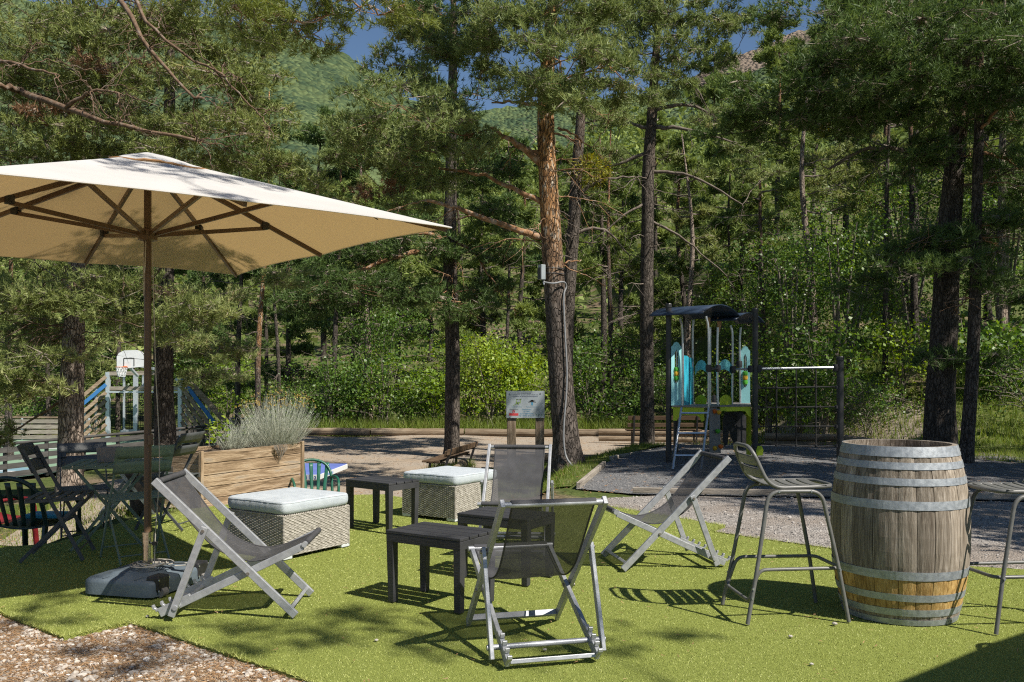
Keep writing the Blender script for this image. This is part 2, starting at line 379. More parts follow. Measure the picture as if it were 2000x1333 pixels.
MT['litter'] = leafmat('pine_needle_litter', [(0, (.16, .09, .045)), (.6, (.33, .19, .09)), (1, (.46, .31, .17))], trans=.05, rough=.8)
MT['pebble'] = leafmat('pebbles', [(0, (.17, .145, .12)), (.45, (.36, .31, .26)), (.8, (.50, .45, .39)), (1, (.72, .69, .64))], trans=0.0, rough=.8, spec=.25)
MT['pebble_grey'] = leafmat('grey_chippings', [(0, (.10, .095, .09)), (.5, (.23, .215, .2)), (1, (.42, .39, .36))], trans=0.0, rough=.85, spec=.2)
# ================================================================== terrain
def xb(y):
    ks = [(9, .35), (11, .55), (13.7, 1.0), (19, 3.2), (30, 3.2)]
    if y <= ks[0][0]: return ks[0][1]
    for (a, b), (c, d) in zip(ks, ks[1:]):
        if y <= c: return b + (d - b) * (y - a) / (c - a)
    return ks[-1][1]
def zg(x, y):
    s1 = sst((y - 10.12) / .45) * sst((xb(y) - x) / .8)
    s1b = sst((y - 16.9) / 2.2) * sst((9.5 - x) / 2.5)
    s2 = sst((-x - 3.92) / .25) * sst((y - 6.3) / .9)
    z = -.035 - .5 * max(s1, s1b, s2)
    z -= 1.2 * sst((-x - 6.3) / 3.0) * sst((y - 14) / 7)
    z += .10 * math.exp(-((x - 3.4) / 1.6) ** 2 - ((y - 14.6) / 1.8) ** 2)
    y0 = 29.5 + 17 * sst((-x - 8) / 4)
    z += .15 * max(0, y - y0) + .0007 * max(0, y - y0) ** 2
    z += .24 * max(0, min(y, 34) - 17.5) * sst((x - 6.5) / 4)
    if y > 22 or x > 7: z += .12 * mnoise.noise(Vector((x * .35, y * .35, 3.1))) * min(1, max((y - 22) / 4, (x - 7) / 2))
    return z

def steps(*seg):
    out = []
    for a, b, d in seg:
        n = max(1, int(round((b - a) / d))); out += [a + (b - a) * i / n for i in range(n)]
    out.append(seg[-1][1]); return out

gm, n, l, p = nmat('forest_floor'); setp(p, rough=1.0, spec=.1)
g = n.new('ShaderNodeNewGeometry')
n1 = n.new('ShaderNodeTexNoise'); n1.inputs['Scale'].default_value = .55; n1.inputs['Detail'].default_value = 8; l.new(g.outputs['Position'], n1.inputs['Vector'])
n2 = n.new('ShaderNodeTexNoise'); n2.inputs['Scale'].default_value = 16; n2.inputs['Detail'].default_value = 7; l.new(g.outputs['Position'], n2.inputs['Vector'])
r1 = ramp(n, [(.3, (.07, .052, .032)), (.5, (.16, .12, .078)), (.7, (.26, .20, .14))]); l.new(n2.outputs['Fac'], r1.inputs['Fac'])
r2 = ramp(n, [(.3, (.04, .06, .016)), (.7, (.11, .135, .04))]); l.new(n2.outputs['Fac'], r2.inputs['Fac'])
rm = ramp(n, [(.36, (0, 0, 0)), (.52, (1, 1, 1))]); l.new(n1.outputs['Fac'], rm.inputs['Fac'])
mx = n.new('ShaderNodeMix'); mx.data_type = 'RGBA'; l.new(rm.outputs['Color'], mx.inputs[0]); l.new(r1.outputs['Color'], mx.inputs[6]); l.new(r2.outputs['Color'], mx.inputs[7]); l.new(mx.outputs[2], p.inputs['Base Color'])
b = n.new('ShaderNodeBump'); b.inputs['Strength'].default_value = .8; b.inputs['Distance'].default_value = .04; l.new(n2.outputs['Fac'], b.inputs['Height']); l.new(b.outputs[0], p.inputs['Normal'])
MT['ground'] = gm

def gravelmat(name, cols, scale, fine=30.0, bump=.7, patch=None):
    m, n, l, p = nmat(name); setp(p, rough=.95, spec=.15)
    g = n.new('ShaderNodeNewGeometry')
    vo = n.new('ShaderNodeTexVoronoi'); vo.inputs['Scale'].default_value = scale; l.new(g.outputs['Position'], vo.inputs['Vector'])
    sx = n.new('ShaderNodeSeparateColor'); l.new(vo.outputs['Color'], sx.inputs[0])
    k = len(cols); r = ramp(n, [(.05 + .9 * i / (k - 1), c) for i, c in enumerate(cols)]); l.new(sx.outputs[0], r.inputs['Fac'])
    nz = n.new('ShaderNodeTexNoise'); nz.inputs['Scale'].default_value = 1.1; nz.inputs['Detail'].default_value = 9; l.new(g.outputs['Position'], nz.inputs['Vector'])
    col = r.outputs['Color']
    if patch:
        rp = ramp(n, [(.42, (0, 0, 0)), (.62, (1, 1, 1))]); l.new(nz.outputs['Fac'], rp.inputs['Fac'])
        mx = n.new('ShaderNodeMix'); mx.data_type = 'RGBA'; mx.inputs[7].default_value = (*patch, 1)
        ml = n.new('ShaderNodeMath'); ml.operation = 'MULTIPLY'; ml.inputs[1].default_value = .7; l.new(rp.outputs['Color'], ml.inputs[0]); l.new(ml.outputs[0], mx.inputs[0])
        l.new(col, mx.inputs[6]); col = mx.outputs[2]
    l.new(col, p.inputs['Base Color'])
    nf = n.new('ShaderNodeTexNoise'); nf.inputs['Scale'].default_value = fine; nf.inputs['Detail'].default_value = 4; l.new(g.outputs['Position'], nf.inputs['Vector'])
    sb = n.new('ShaderNodeMath'); sb.operation = 'SUBTRACT'; l.new(nf.outputs['Fac'], sb.inputs[0]); l.new(vo.outputs['Distance'], sb.inputs[1])
    b = n.new('ShaderNodeBump'); b.inputs['Strength'].default_value = bump; b.inputs['Distance'].default_value = .02; l.new(sb.outputs[0], b.inputs['Height']); l.new(b.outputs[0], p.inputs['Normal'])
    return m
MT['gravel_front'] = gravelmat('beige_gravel', [(.18, .125, .08), (.30, .21, .135), (.36, .28, .19), (.46, .40, .32)], 70, patch=(.27, .165, .085))
MT['gravel_side'] = gravelmat('grey_gravel', [(.13, .12, .11), (.25, .23, .21), (.33, .30, .275), (.42, .39, .36)], 60, patch=(.24, .2, .165))
MT['gravel_play'] = gravelmat('dark_playground_gravel', [(.07, .071, .075), (.13, .131, .137), (.19, .19, .192), (.27, .265, .26)], 75)
MT['path'] = gravelmat('sandy_path', [(.26, .22, .175), (.33, .28, .225), (.39, .335, .275)], 90, fine=12, bump=.4, patch=(.34, .265, .19))
MT['court'] = surf('court_green', [(.17, .27, .18), (.21, .315, .215)], .6, rough=.8, world=True)
MT['court_blue'] = surf('court_blue_lane', [(.14, .25, .30), (.18, .30, .35)], .6, rough=.8, world=True)
MT['turf_base'] = surf('turf_backing', [(.21, .25, .055), (.30, .345, .085)], 120, rough=.9, spec=.1, world=True, bump=.8, bscale=260)

xs = steps((-160, -40, 20), (-40, -9, 1.6), (-9, 10, .25), (10, 40, 1.5), (40, 160, 20))
ys = steps((-70, -4, 11), (-4, 5, 1), (5, 21, .25), (21, 48, .8), (48, 175, 4.5))
mb = MB()
vs_ = [(x, y, zg(x, y)) for x in xs for y in ys]
ny = len(ys)
mb.add(vs_, [(i * ny + j, (i + 1) * ny + j, (i + 1) * ny + j + 1, i * ny + j + 1) for i in range(len(xs) - 1) for j in range(ny - 1)])
me = mb.mesh('ground', True); link('ground', me, MT['ground'])['kind'] = 'structure'

def inside(P, poly):
    x, y = P[:, 0], P[:, 1]; c = np.zeros(len(P), bool); n_ = len(poly)
    for i in range(n_):
        x1, y1 = poly[i][:2]; x2, y2 = poly[(i + 1) % n_][:2]
        if y1 == y2: continue
        k = ((y1 > y) != (y2 > y)) & (x < (x2 - x1) * (y - y1) / (y2 - y1) + x1); c ^= k
    return c
def sheet(name, poly, off, mat, step=.25, zf=zg, parent=None, kind='structure', wob=0.0):
    pts = []
    for i in range(len(poly)):
        a = Vector(poly[i]).to_2d(); b_ = Vector(poly[(i + 1) % len(poly)]).to_2d(); k = max(1, int((b_ - a).length / .12)) if wob else 1
        for j in range(k):
            q = a.lerp(b_, j / k)
            if wob: q += Vector((mnoise.noise(Vector((q.x * 3, q.y * 3, 1))), mnoise.noise(Vector((q.x * 3, q.y * 3, 9))))) * wob
            pts.append(q)
    bm = bmesh.new()
    f = bm.faces.new([bm.verts.new((q.x, q.y, 0)) for q in pts])
    bmesh.ops.triangulate(bm, faces=[f])
    x0, x1 = min(q.x for q in pts), max(q.x for q in pts); y0, y1 = min(q.y for q in pts), max(q.y for q in pts)
    x = math.floor(x0 / step) * step + step
    while x < x1:
        bmesh.ops.bisect_plane(bm, geom=bm.verts[:] + bm.edges[:] + bm.faces[:], plane_co=(x, 0, 0), plane_no=(1, 0, 0)); x += step
    y = math.floor(y0 / step) * step + step
    while y < y1:
        bmesh.ops.bisect_plane(bm, geom=bm.verts[:] + bm.edges[:] + bm.faces[:], plane_co=(0, y, 0), plane_no=(0, 1, 0)); y += step
    for v_ in bm.verts: v_.co.z = zf(v_.co.x, v_.co.y) + off
    bmesh.ops.recalc_face_normals(bm, faces=bm.faces[:])
    me = bpy.data.meshes.new(name); bm.to_mesh(me); bm.free()
    if len(me.polygons) and me.polygons[0].normal.z < 0: me.flip_normals()
    o = link(name, me, mat, parent)
    if kind: o['kind'] = kind
    return o

TURF = [(-2.29, 4.67), (-2.885, 5.15), (-4.1, 6.12), (-3.93, 7.07), (-3.61, 7.24), (-3.45, 8.75), (-2.3, 10.02), (-1.74, 10.08), (-1.4, 10.12), (-1.19, 9.86), (.89, 9.34), (1.88, 8.06), (1.66, 7.77),
        (2.42, 7.0), (3.2, 6.375), (4.6, 5.9), (5.8, 2.5), (3.5, .45), (.4, 2.98), (-.847, 3.98), (-2.07, 4.96)]
FRONT = [(-7, .2), (3.6, .2), (.7, 3.2), (-1.9, 5.05), (-2.2, 5.0), (-4.0, 6.3), (-7, 6.2)]
SIDE = [(.3, 9.75), (.6, 9.15), (2.0, 7.6), (4.0, 5.7), (9.5, 4.6), (10.5, 10), (6.2, 9.55), (1.6, 10.15)]
PLAY = [(.75, 10.7), (1.4, 10.2), (5.9, 9.62), (8.8, 9.8), (8.0, 15.5), (6.6, 17.1), (3.3, 17.3), (1.35, 13.55)]
PATH = [(-5.6, 9.9), (-3.6, 9.2), (-1.2, 9.7), (-.55, 10.4), (-1.35, 13.2), (-1.25, 16.3), (.3, 19.0), (3.2, 18.6), (9.5, 18.4), (9.0, 26.2), (3, 27.2), (-7.2, 27.6), (-7.0, 15)]
GRASS_PATCH = [(-.55, 10.4), (.7, 10.9), (1.3, 13.4), (3.1, 17.6), (.4, 18.8), (-1.2, 16.2), (-1.3, 13.2)]
MT['grass_ground'] = surf('grassy_ground', [(.05, .07, .02), (.10, .13, .035), (.17, .15, .075)], 9, rough=1, spec=.1, world=True, bump=.6, bscale=30)
sheet('gravel_forecourt', FRONT, .012, MT['gravel_front'], .5, wob=.02)
sheet('gravel_strip', SIDE, .012, MT['gravel_side'], .4)
sheet('playground_gravel', PLAY, .02, MT['gravel_play'], .25)
sheet('sandy_path', PATH, .015, MT['path'], .3)
sheet('grass_patch', GRASS_PATCH, .024, MT['grass_ground'], .3)
RIGHT_GRASS = [(6.9, 14.6), (9.2, 12.2), (16, 11.5), (20, 20), (12, 24), (7.5, 17.2)]
sheet('grass_bank', RIGHT_GRASS, .02, MT['grass_ground'], .5)
CZ = -1.7
def flat(z): return lambda x, y: z
COURT = [(-14.9, 23.6), (-10.9, 35), (-11.2, 41.5), (-27, 42.5), (-27, 24)]
sheet('sports_court', COURT, .06, MT['court'], 6, zf=flat(CZ))
sheet('court_lane', [(-15.3, 24.2), (-14.0, 28.3), (-27, 31), (-27, 26)], .066, MT['court_blue'], 6, zf=flat(CZ))
for (a, b_) in (((-14.4, 27.3), (-27, 29.9)), ((-13.3, 30.6), (-27, 33)), ((-11.9, 34.8), (-27, 36.6))):
    d = (Vector(b_) - Vector(a)).normalized(); nrm = Vector((-d.y, d.x)) * .09
    sheet('court_line', [Vector(a) + nrm, Vector(a) - nrm, Vector(b_) - nrm, Vector(b_) + nrm], .072, MT['white_paint'], 8, zf=flat(CZ))

# artificial turf: a carpet with a real edge
bm = bmesh.new(); f = bm.faces.new([bm.verts.new((x, y, -.004)) for x, y in TURF])
ex = bmesh.ops.extrude_face_region(bm, geom=[f])
for v_ in [e for e in ex['geom'] if isinstance(e, bmesh.types.BMVert)]: v_.co.z = -.07
bmesh.ops.recalc_face_normals(bm, faces=bm.faces[:]); bmesh.ops.triangulate(bm, faces=bm.faces[:])
me = bpy.data.meshes.new('turf_carpet'); bm.to_mesh(me); bm.free()
turf = link('turf_carpet', me, MT['turf_base']); turf['kind'] = 'structure'

rng = np.random.default_rng(5)
def scatter(poly, dens, zf=None, ylim=None):
    x0, x1 = min(p_[0] for p_ in poly), max(p_[0] for p_ in poly); y0, y1 = min(p_[1] for p_ in poly), max(p_[1] for p_ in poly)
    if ylim: y0, y1 = max(y0, ylim[0]), min(y1, ylim[1])
    n_ = int((x1 - x0) * (y1 - y0) * dens)
    P = np.column_stack([rng.uniform(x0, x1, n_), rng.uniform(y0, y1, n_)])
    P = P[inside(P, poly)]
    P = P[np.abs(P[:, 0]) < P[:, 1] * .60 + .4]               # what the lens could see, with a margin for a step aside
    z = np.zeros(len(P)) if zf is None else np.array([zf(a, b_) for a, b_ in P])
    return np.column_stack([P, z])
def blades(P, hgt, w, lean, jit=.35):
    n_ = len(P); a = rng.uniform(0, 2 * np.pi, n_); b_ = rng.uniform(0, 2 * np.pi, n_); h = hgt * rng.uniform(1 - jit, 1 + jit, n_)
    s = np.column_stack([np.cos(a), np.sin(a), np.zeros(n_)]) * (w * rng.uniform(.7, 1.3, n_) / 2)[:, None]
    ln = np.abs(rng.normal(0, lean, n_))
    tip = P + np.column_stack([np.cos(b_) * ln * h, np.sin(b_) * ln * h, h])
    out = np.empty((n_ * 3, 3)); out[0::3] = P - s; out[1::3] = P + s; out[2::3] = tip
    return out
PP = [scatter(TURF, 9500, ylim=(3.7, 5.2)), scatter(TURF, 6000, ylim=(5.2, 6.6)), scatter(TURF, 3000, ylim=(6.6, 10.5))]
BL = [blades(PP[0], .0058, .0036, .9), blades(PP[1], .0058, .005, .9), blades(PP[2], .006, .008, .9)]
co = np.concatenate(BL); co[:, 2] -= .004
tn = np.array([.30 * mnoise.noise(Vector((a * 1.1, b_ * 1.1, 2))) + .22 * mnoise.noise(Vector((a * 4.5, b_ * 4.5, 8))) for a, b_, _ in co[0::3]])
soup('turf_pile', co, 3, MT['turf_pile'], turf, np.clip(rng.beta(2, 2, len(tn)) * .8 + .1 + tn, 0, 1), kind='stuff')
# ragged fringe along the carpet's front edge
EDGE = []
for i in (0, 1, 19, 20, 18, 10, 11, 12, 13):
    a = np.array(TURF[i]); b_ = np.array(TURF[(i + 1) % len(TURF)]); L = np.linalg.norm(b_ - a); k = int(L * 320)
    t = rng.uniform(0, 1, k)[:, None]; q = a + (b_ - a) * t + rng.normal(0, .006, (k, 2)); EDGE.append(np.column_stack([q, np.full(k, -.006)]))
co = blades(np.concatenate(EDGE), .022, .004, 1.6)
soup('turf_fringe', co, 3, MT['turf_pile'], turf, rng.beta(2, 2, len(co) // 3), kind='stuff')

# pebbles
ico = bmesh.new(); bmesh.ops.create_icosphere(ico, subdivisions=1, radius=1); ico.faces.ensure_lookup_table()
ICO = np.array([[v_.co[:] for v_ in f_.verts] for f_ in ico.faces]).reshape(-1, 3); ico.free()
def rocks(P, smin, smax, power=2.5):
    n_ = len(P); s = smin + (smax - smin) * rng.uniform(0, 1, n_) ** power
    ax = rng.normal(size=(n_, 3)); ax /= np.linalg.norm(ax, axis=1)[:, None]; an = rng.uniform(0, 2 * np.pi, n_)
    S = np.column_stack([rng.uniform(.7, 1.3, n_), rng.uniform(.6, 1.1, n_), rng.uniform(.4, .75, n_)]) * s[:, None]
    out = np.empty((n_, 60, 3)); C, Sn = np.cos(an), np.sin(an)
    Rm = np.column_stack([C, -Sn, np.zeros(n_), Sn, C, np.zeros(n_), np.zeros(n_), np.zeros(n_), np.ones(n_)]).reshape(n_, 3, 3)
    # corner jitter per ico vertex keeps shared corners together
    vid = np.round(ICO * 1000).astype(int); uq, inv = np.unique(vid, axis=0, return_inverse=True); inv = inv.ravel()
    J = rng.uniform(.75, 1.25, (n_, len(uq), 1))
    L = ICO[None] * J[:, inv] * S[:, None]
    out = np.einsum('nij,nkj->nki', Rm, L) + P[:, None]
    return out.reshape(-1, 3)
P = scatter(FRONT, 1500, lambda a, b_: zg(a, b_) + .013, ylim=(3.7, 6.3)); P = P[~inside(P, TURF)]
soup('forecourt_pebbles', rocks(P, .005, .021), 3, MT['pebble'], tint=np.repeat(np.clip(rng.normal(.5, .24, len(P)), 0, 1), 20), kind='stuff')
P = scatter(SIDE, 190, lambda a, b_: zg(a, b_) + .014); P = P[~inside(P, TURF)]
soup('side_pebbles', rocks(P, .006, .02), 3, MT['pebble_grey'], tint=np.repeat(np.clip(rng.normal(.6, .22, len(P)), 0, 1), 20), kind='stuff')
P = scatter(PLAY, 45, lambda a, b_: zg(a, b_) + .02)
soup('playground_pebbles', rocks(P, .008, .022), 3, MT['pebble_grey'], tint=np.repeat(np.clip(rng.normal(.4, .2, len(P)), 0, 1), 20), kind='stuff')
# pine needle litter on the gravel
P = scatter(FRONT, 6500, lambda a, b_: zg(a, b_) + .018, ylim=(3.7, 6.3)); P = P[~inside(P, TURF)]
den = np.array([mnoise.noise(Vector((a * 1.3, b_ * 1.3, 7))) for a, b_, _ in P]); P = P[den + rng.normal(0, .22, len(P)) > -.12]
def litter(P, Ln, w):
    n_ = len(P); a = rng.uniform(0, 2 * np.pi, n_); d = np.column_stack([np.cos(a), np.sin(a), rng.normal(0, .18, n_)]) * (Ln * rng.uniform(.6, 1.3, n_))[:, None]
    s = np.column_stack([-np.sin(a), np.cos(a), rng.normal(0, .3, n_)]) * w
    out = np.empty((n_ * 3, 3)); out[0::3] = P - s / 2; out[1::3] = P + s / 2; out[2::3] = P + d; return out
soup('needle_litter', litter(P, .045, .0035), 3, MT['litter'], tint=rng.beta(2, 2, len(P)), kind='stuff')
P = scatter(TURF, 26, ylim=(3.7, 9)); P[:, 2] += .012
soup('turf_debris', litter(P, .03, .005), 3, MT['litter'], tint=rng.beta(2, 2, len(P)), kind='stuff')
# a few loose stones and cones on the turf, each its own thing
def stone(px, py, r, label, mat='pebble_stone'):
    mb = MB(); o_ = G(px, py)
    random.seed(px * 7 + py)
    bm = bmesh.new(); bmesh.ops.create_icosphere(bm, subdivisions=2, radius=r * .8)
    for v_ in bm.verts: v_.co *= 1 + .25 * mnoise.noise(v_.co * (1.3 / r) + Vector((px, py, 0))); v_.co.z *= .6
    me = bpy.data.meshes.new('stone'); bm.to_mesh(me); bm.free()
    o = link('stone', me, MT[mat]); o.location = (o_.x, o_.y, r * .55); tag(o, label, 'stone', 'loose stones on the turf')
MT['pebble_stone'] = surf('pale_stone', [(.30, .27, .23), (.5, .47, .42)], 40, rough=.85, bump=.3, bscale=90)
MT['cone'] = surf('pine_cone_scales', [(.10, .065, .04), (.22, .15, .10)], 60, rough=.9, bump=.8, bscale=140)
stone(1630, 1222, .018, 'small pale stone just in front of the bar stool by the barrel')
stone(1544, 1246, .014, 'pale pebble on open turf below the bar stool')
stone(1064, 1272, .013, 'pale pebble inside the base of the front deck chair')
stone(735, 1253, .012, 'white pebble on the turf left of the front deck chair')
stone(288, 1206, .012, 'pale pebble at the turf edge left of the deck chair foot')
stone(1585, 1300, .012, 'grey pebble near the bottom edge below the bar stool')
stone(1118, 1117, .013, 'pebble on the turf in the shade beside the rear deck chair')

# mountains and wooded hills around
def ridge(px):
    ks = [(-1500, 40), (-600, -60), (300, 20), (560, 62), (650, 96), (720, 132), (800, 195), (880, 222), (1000, 208), (1120, 196), (1230, 190), (1350, 150), (1450, 104), (1570, 58), (1700, 10), (2100, -80), (2800, -40), (3600, 120)]
    if px <= ks[0][0]: return ks[0][1]
    for (a, b_), (c, d) in zip(ks, ks[1:]):
        if px <= c: return b_ + (d - b_) * sst((px - a) / (c - a)) * .5 + (d - b_) * (px - a) / (c - a) * .5
    return ks[-1][1]
hm, n, l, p = nmat('wooded_hills'); setp(p, rough=1, spec=.05)
g = n.new('ShaderNodeNewGeometry')
v1 = n.new('ShaderNodeTexVoronoi'); v1.inputs['Scale'].default_value = .30; l.new(g.outputs['Position'], v1.inputs['Vector'])
nb = n.new('ShaderNodeTexNoise'); nb.inputs['Scale'].default_value = .02; nb.inputs['Detail'].default_value = 10; l.new(g.outputs['Position'], nb.inputs['Vector'])
sc_ = n.new('ShaderNodeSeparateColor'); l.new(v1.outputs['Color'], sc_.inputs[0])
mxv = n.new('ShaderNodeMath'); mxv.operation = 'MULTIPLY_ADD'; mxv.inputs[1].default_value = .42; l.new(sc_.outputs[0], mxv.inputs[0]); l.new(nb.outputs['Fac'], mxv.inputs[2])
rg = ramp(n, [(.38, (.025, .046, .03)), (.62, (.058, .088, .045)), (.9, (.115, .15, .065))]); l.new(mxv.outputs[0], rg.inputs['Fac'])
at = n.new('ShaderNodeAttribute'); at.attribute_name = 'rock'
ra = n.new('ShaderNodeMath'); ra.operation = 'MULTIPLY_ADD'; ra.inputs[1].default_value = 1.4; ra.inputs[2].default_value = -.7; l.new(nb.outputs['Fac'], ra.inputs[0])
rs = n.new('ShaderNodeMath'); rs.operation = 'ADD'; l.new(at.outputs['Fac'], rs.inputs[0]); l.new(ra.outputs[0], rs.inputs[1])
rk = ramp(n, [(.45, (0, 0, 0)), (.6, (1, 1, 1))]); l.new(rs.outputs[0], rk.inputs['Fac'])
rb = ramp(n, [(.35, (.10, .08, .062)), (.65, (.20, .16, .125))]); l.new(nb.outputs['Fac'], rb.inputs['Fac'])
mx = n.new('ShaderNodeMix'); mx.data_type = 'RGBA'; l.new(rk.outputs['Color'], mx.inputs[0]); l.new(rg.outputs['Color'], mx.inputs[6]); l.new(rb.outputs['Color'], mx.inputs[7]); l.new(mx.outputs[2], p.inputs['Base Color'])
b = n.new('ShaderNodeBump'); b.inputs['Strength'].default_value = 1; b.inputs['Distance'].default_value = 3.5; b.invert = True; l.new(v1.outputs['Distance'], b.inputs['Height']); l.new(b.outputs[0], p.inputs['Normal'])
NA, NR = 430, 90
vs_ = []; rock = []
for i in range(NA + 1):
    px = -1500 + 5100 * i / NA
    yr = ridge(px); R0, R1 = 150.0, 620.0 + (120 * sst((px - 800) / 200))
    zr = CH + (HY - yr) * R1 / F
    for j in range(NR + 1):
        t = j / NR; R = R0 + (R1 - R0) * t
        z = -6 + (zr + 6) * (t ** 1.25) * (.25 + .75 * t ** .2)
        X = (px - 1000) * R / F
        z += 7 * mnoise.noise(Vector((X * .02, R * .02, 0))) * t * (1 - t) * 4 + 2.6 * mnoise.noise(Vector((X * .22, R * .22, 5))) + 1.6 * mnoise.noise(Vector((X * .5, R * .5, 2)))
        vs_.append((X, R, z)); rock.append(max(0, (t - .80) * 5) * sst((px - 1250) / 120) * sst((2200 - px) / 300) + .0)
mb = MB(); m_ = NR + 1
mb.add(vs_, [(i * m_ + j, (i + 1) * m_ + j, (i + 1) * m_ + j + 1, i * m_ + j + 1) for i in range(NA) for j in range(NR)])
me = mb.mesh('hills', True); a = me.attributes.new('rock', 'FLOAT', 'POINT'); a.data.foreach_set('value', rock)
link('hills', me, hm)['kind'] = 'structure'
# ================================================================== furniture on the turf
R_ = math.radians
# ---- deck chairs
fm, n, l, p = nmat('charcoal_mesh_sling'); setp(p, rough=.75, spec=.25)
t = n.new('ShaderNodeTexCoord'); wv = n.new('ShaderNodeTexNoise'); wv.inputs['Scale'].default_value = 9; wv.inputs['Detail'].default_value = 4
l.new(t.outputs['Object'], wv.inputs['Vector'])
r = ramp(n, [(.3, (.052, .052, .056)), (.7, (.082, .082, .088))]); l.new(wv.outputs['Fac'], r.inputs['Fac']); l.new(r.outputs['Color'], p.inputs['Base Color'])
ck = n.new('ShaderNodeTexWave'); ck.inputs['Scale'].default_value = 130; ck.bands_direction = 'Y'; l.new(t.outputs['Object'], ck.inputs['Vector'])
bp_ = n.new('ShaderNodeBump'); bp_.inputs['Strength'].default_value = .35; bp_.inputs['Distance'].default_value = .002; l.new(ck.outputs['Fac'], bp_.inputs['Height']); l.new(bp_.outputs[0], p.inputs['Normal'])
tp = n.new('ShaderNodeBsdfTransparent'); mx = n.new('ShaderNodeMixShader'); mx.inputs[0].default_value = .17
l.new(p.outputs[0], mx.inputs[1]); l.new(tp.outputs[0], mx.inputs[2]); l.new(mx.outputs[0], n['Material Output'].inputs['Surface'])
MT['sling'] = fm
MT['sling_hem'] = surf('sling_hem', [(.035, .035, .038), (.06, .06, .064)], 60, rough=.8)

def deck_chair():
    t = thing('deck_chair', '', 'deck chair')
    AF, AT_, BR, BF = V(.743, 0, .012), V(-.022, 0, .755), V(0, 0, .022), V(.775, 0, .385)
    CT, CB = V(.251, 0, .484), V(.098, 0, .07)
    SY = (0, 1, 0)
    for s in (-1, 1):
        y = V(0, 1, 0) * s
        MB().bar(AF + y * .245, AT_ + y * .245, .043, .022, SY).build('back_rail', MT['alu'], t, bevel=.003)
        MB().bar(BR + y * .216, BF + y * .216, .040, .022, SY).build('seat_rail', MT['alu'], t, bevel=.003)
        c = MB().bar(CB + y * .272 + V(-.02, 0, -.05), CT + y * .272 + V(.008, 0, .02), .038, .02, SY).build('prop_arm', MT['alu'], t, bevel=.003)
        MB().cyl(CT + y * .255, CT + y * .289, .009, 10).build('bolt', MT['bolt'], t)
        MB().cyl(V(.486, 0, .246) + y * .2, V(.486, 0, .246) + y * .264, .009, 10).build('bolt', MT['bolt'], t)
        # toothed rack on the seat rail's rear end
        d = (BF - BR).normalized(); u = V(-d.z, 0, d.x)
        mb = MB(); o = BR + y * .216 + u * .0215 - V(0, .011, 0)
        for k in range(4):
            x0 = -.012 + k * .05
            poly = [(x0, -.004), (x0 + .012, -.004), (x0 + .030, .004), (x0 + .040, .012), (x0 + .046, .034), (x0 + .040, .038), (x0 + .030, .020), (x0 + .018, .016), (x0 + .010, .022), (x0 + .006, .036), (x0 - .002, .036)]
            mb.prism([(x0, -.004), (x0 + .052, -.004), (x0 + .052, .010), (x0, .010)], o, d, u, V(0, .022, 0))
            mb.prism([(x0 - .006, .009), (x0 + .010, .009), (x0 + .003, .020), (x0 + .004, .036), (x0 - .007, .039), (x0 - .011, .024)], o, d, u, V(0, .022, 0))
        mb.build('notch_rack', MT['alu'], t, bevel=.0015, seg=1)
    MB().bar(AF + V(-.032, -.234, .034), AF + V(-.032, .234, .034), .034, .02, (.7, 0, -.7)).build('foot_bar', MT['alu'], t, bevel=.003)
    MB().cyl(AT_ + V(.012, -.24, -.012), AT_ + V(.012, .24, -.012), .0135, 12).build('top_bar', MT['alu'], t, smooth=True)
    MB().bar(BR + V(.012, -.205, .004), BR + V(.012, .205, .004), .036, .02, (.3, 0, 1)).build('rear_bar', MT['alu'], t, bevel=.003)
    MB().cyl(BF + V(.012, -.235, .012), BF + V(.012, .235, .012), .015, 12).build('front_bar', MT['alu'], t, smooth=True)
    MB().cyl(CB + V(.005, -.29, .0), CB + V(.005, .29, .0), .0135, 12).build('prop_bar', MT['alu'], t, smooth=True)
    prof = catmull([(-.012, 0, .745), (.045, 0, .672), (.11, 0, .585), (.18, 0, .492), (.27, 0, .395), (.37, 0, .335), (.475, 0, .306), (.56, 0, .312), (.66, 0, .345), (.785, 0, .40)], 6)
    W = .203; nv = 12
    def sl(u, v):
        i = min(int(u * (len(prof) - 1)), len(prof) - 1); q = prof[i]; y = (v * 2 - 1)
        wv = .012 * math.sin(u * math.pi) * (1 - y * y) + .003 * math.sin(9 * u + 4 * y) * math.sin(u * math.pi)
        nar = 1 - .03 * math.sin(u * math.pi)
        return V(q.x + wv * .5, y * W * nar, q.z - wv)
    s = MB().grid(sl, len(prof) - 1, nv).build('sling', MT['sling'], t, smooth=True)
    for sd_ in (-1, 1):
        pts = [sl(i / (len(prof) - 1), .5 + .5 * sd_) for i in range(len(prof))]
        MB().tube([q + V(0, -.006 * sd_, 0) for q in pts], .0045, 6).build('hem', MT['sling_hem'], s, smooth=True)
    for q in (prof[0], prof[-1]):
        MB().cyl(q + V(.006, -W, .002), q + V(.006, W, .002), .017, 12).build('sleeve', MT['sling'], s, smooth=True)
    return t
dc = deck_chair()
spots = [((-1.917 - .02, 4.96 + .262), 2.3, 'grey deck chair side-on beside the parasol foot, facing the wicker ottoman'),
         ((.19, 4.20), 104.5, 'nearest deck chair, seen from behind, in front of the low black tables'),
         ((.062, 7.32), 264.5, 'deck chair facing the camera beside the far ottoman, below the sign'),
         ((1.435, 6.545), 190.4, 'deck chair standing closest to the bar stool, turned away from it')]
for i, ((x, y), a, lab) in enumerate(spots):
    o = dc if i == 0 else copy_tree(dc)
    o.location = (x, y, 0.004); o.rotation_euler = (0, 0, R_(a)); tag(o, lab, 'deck chair', 'deck chairs on the turf')

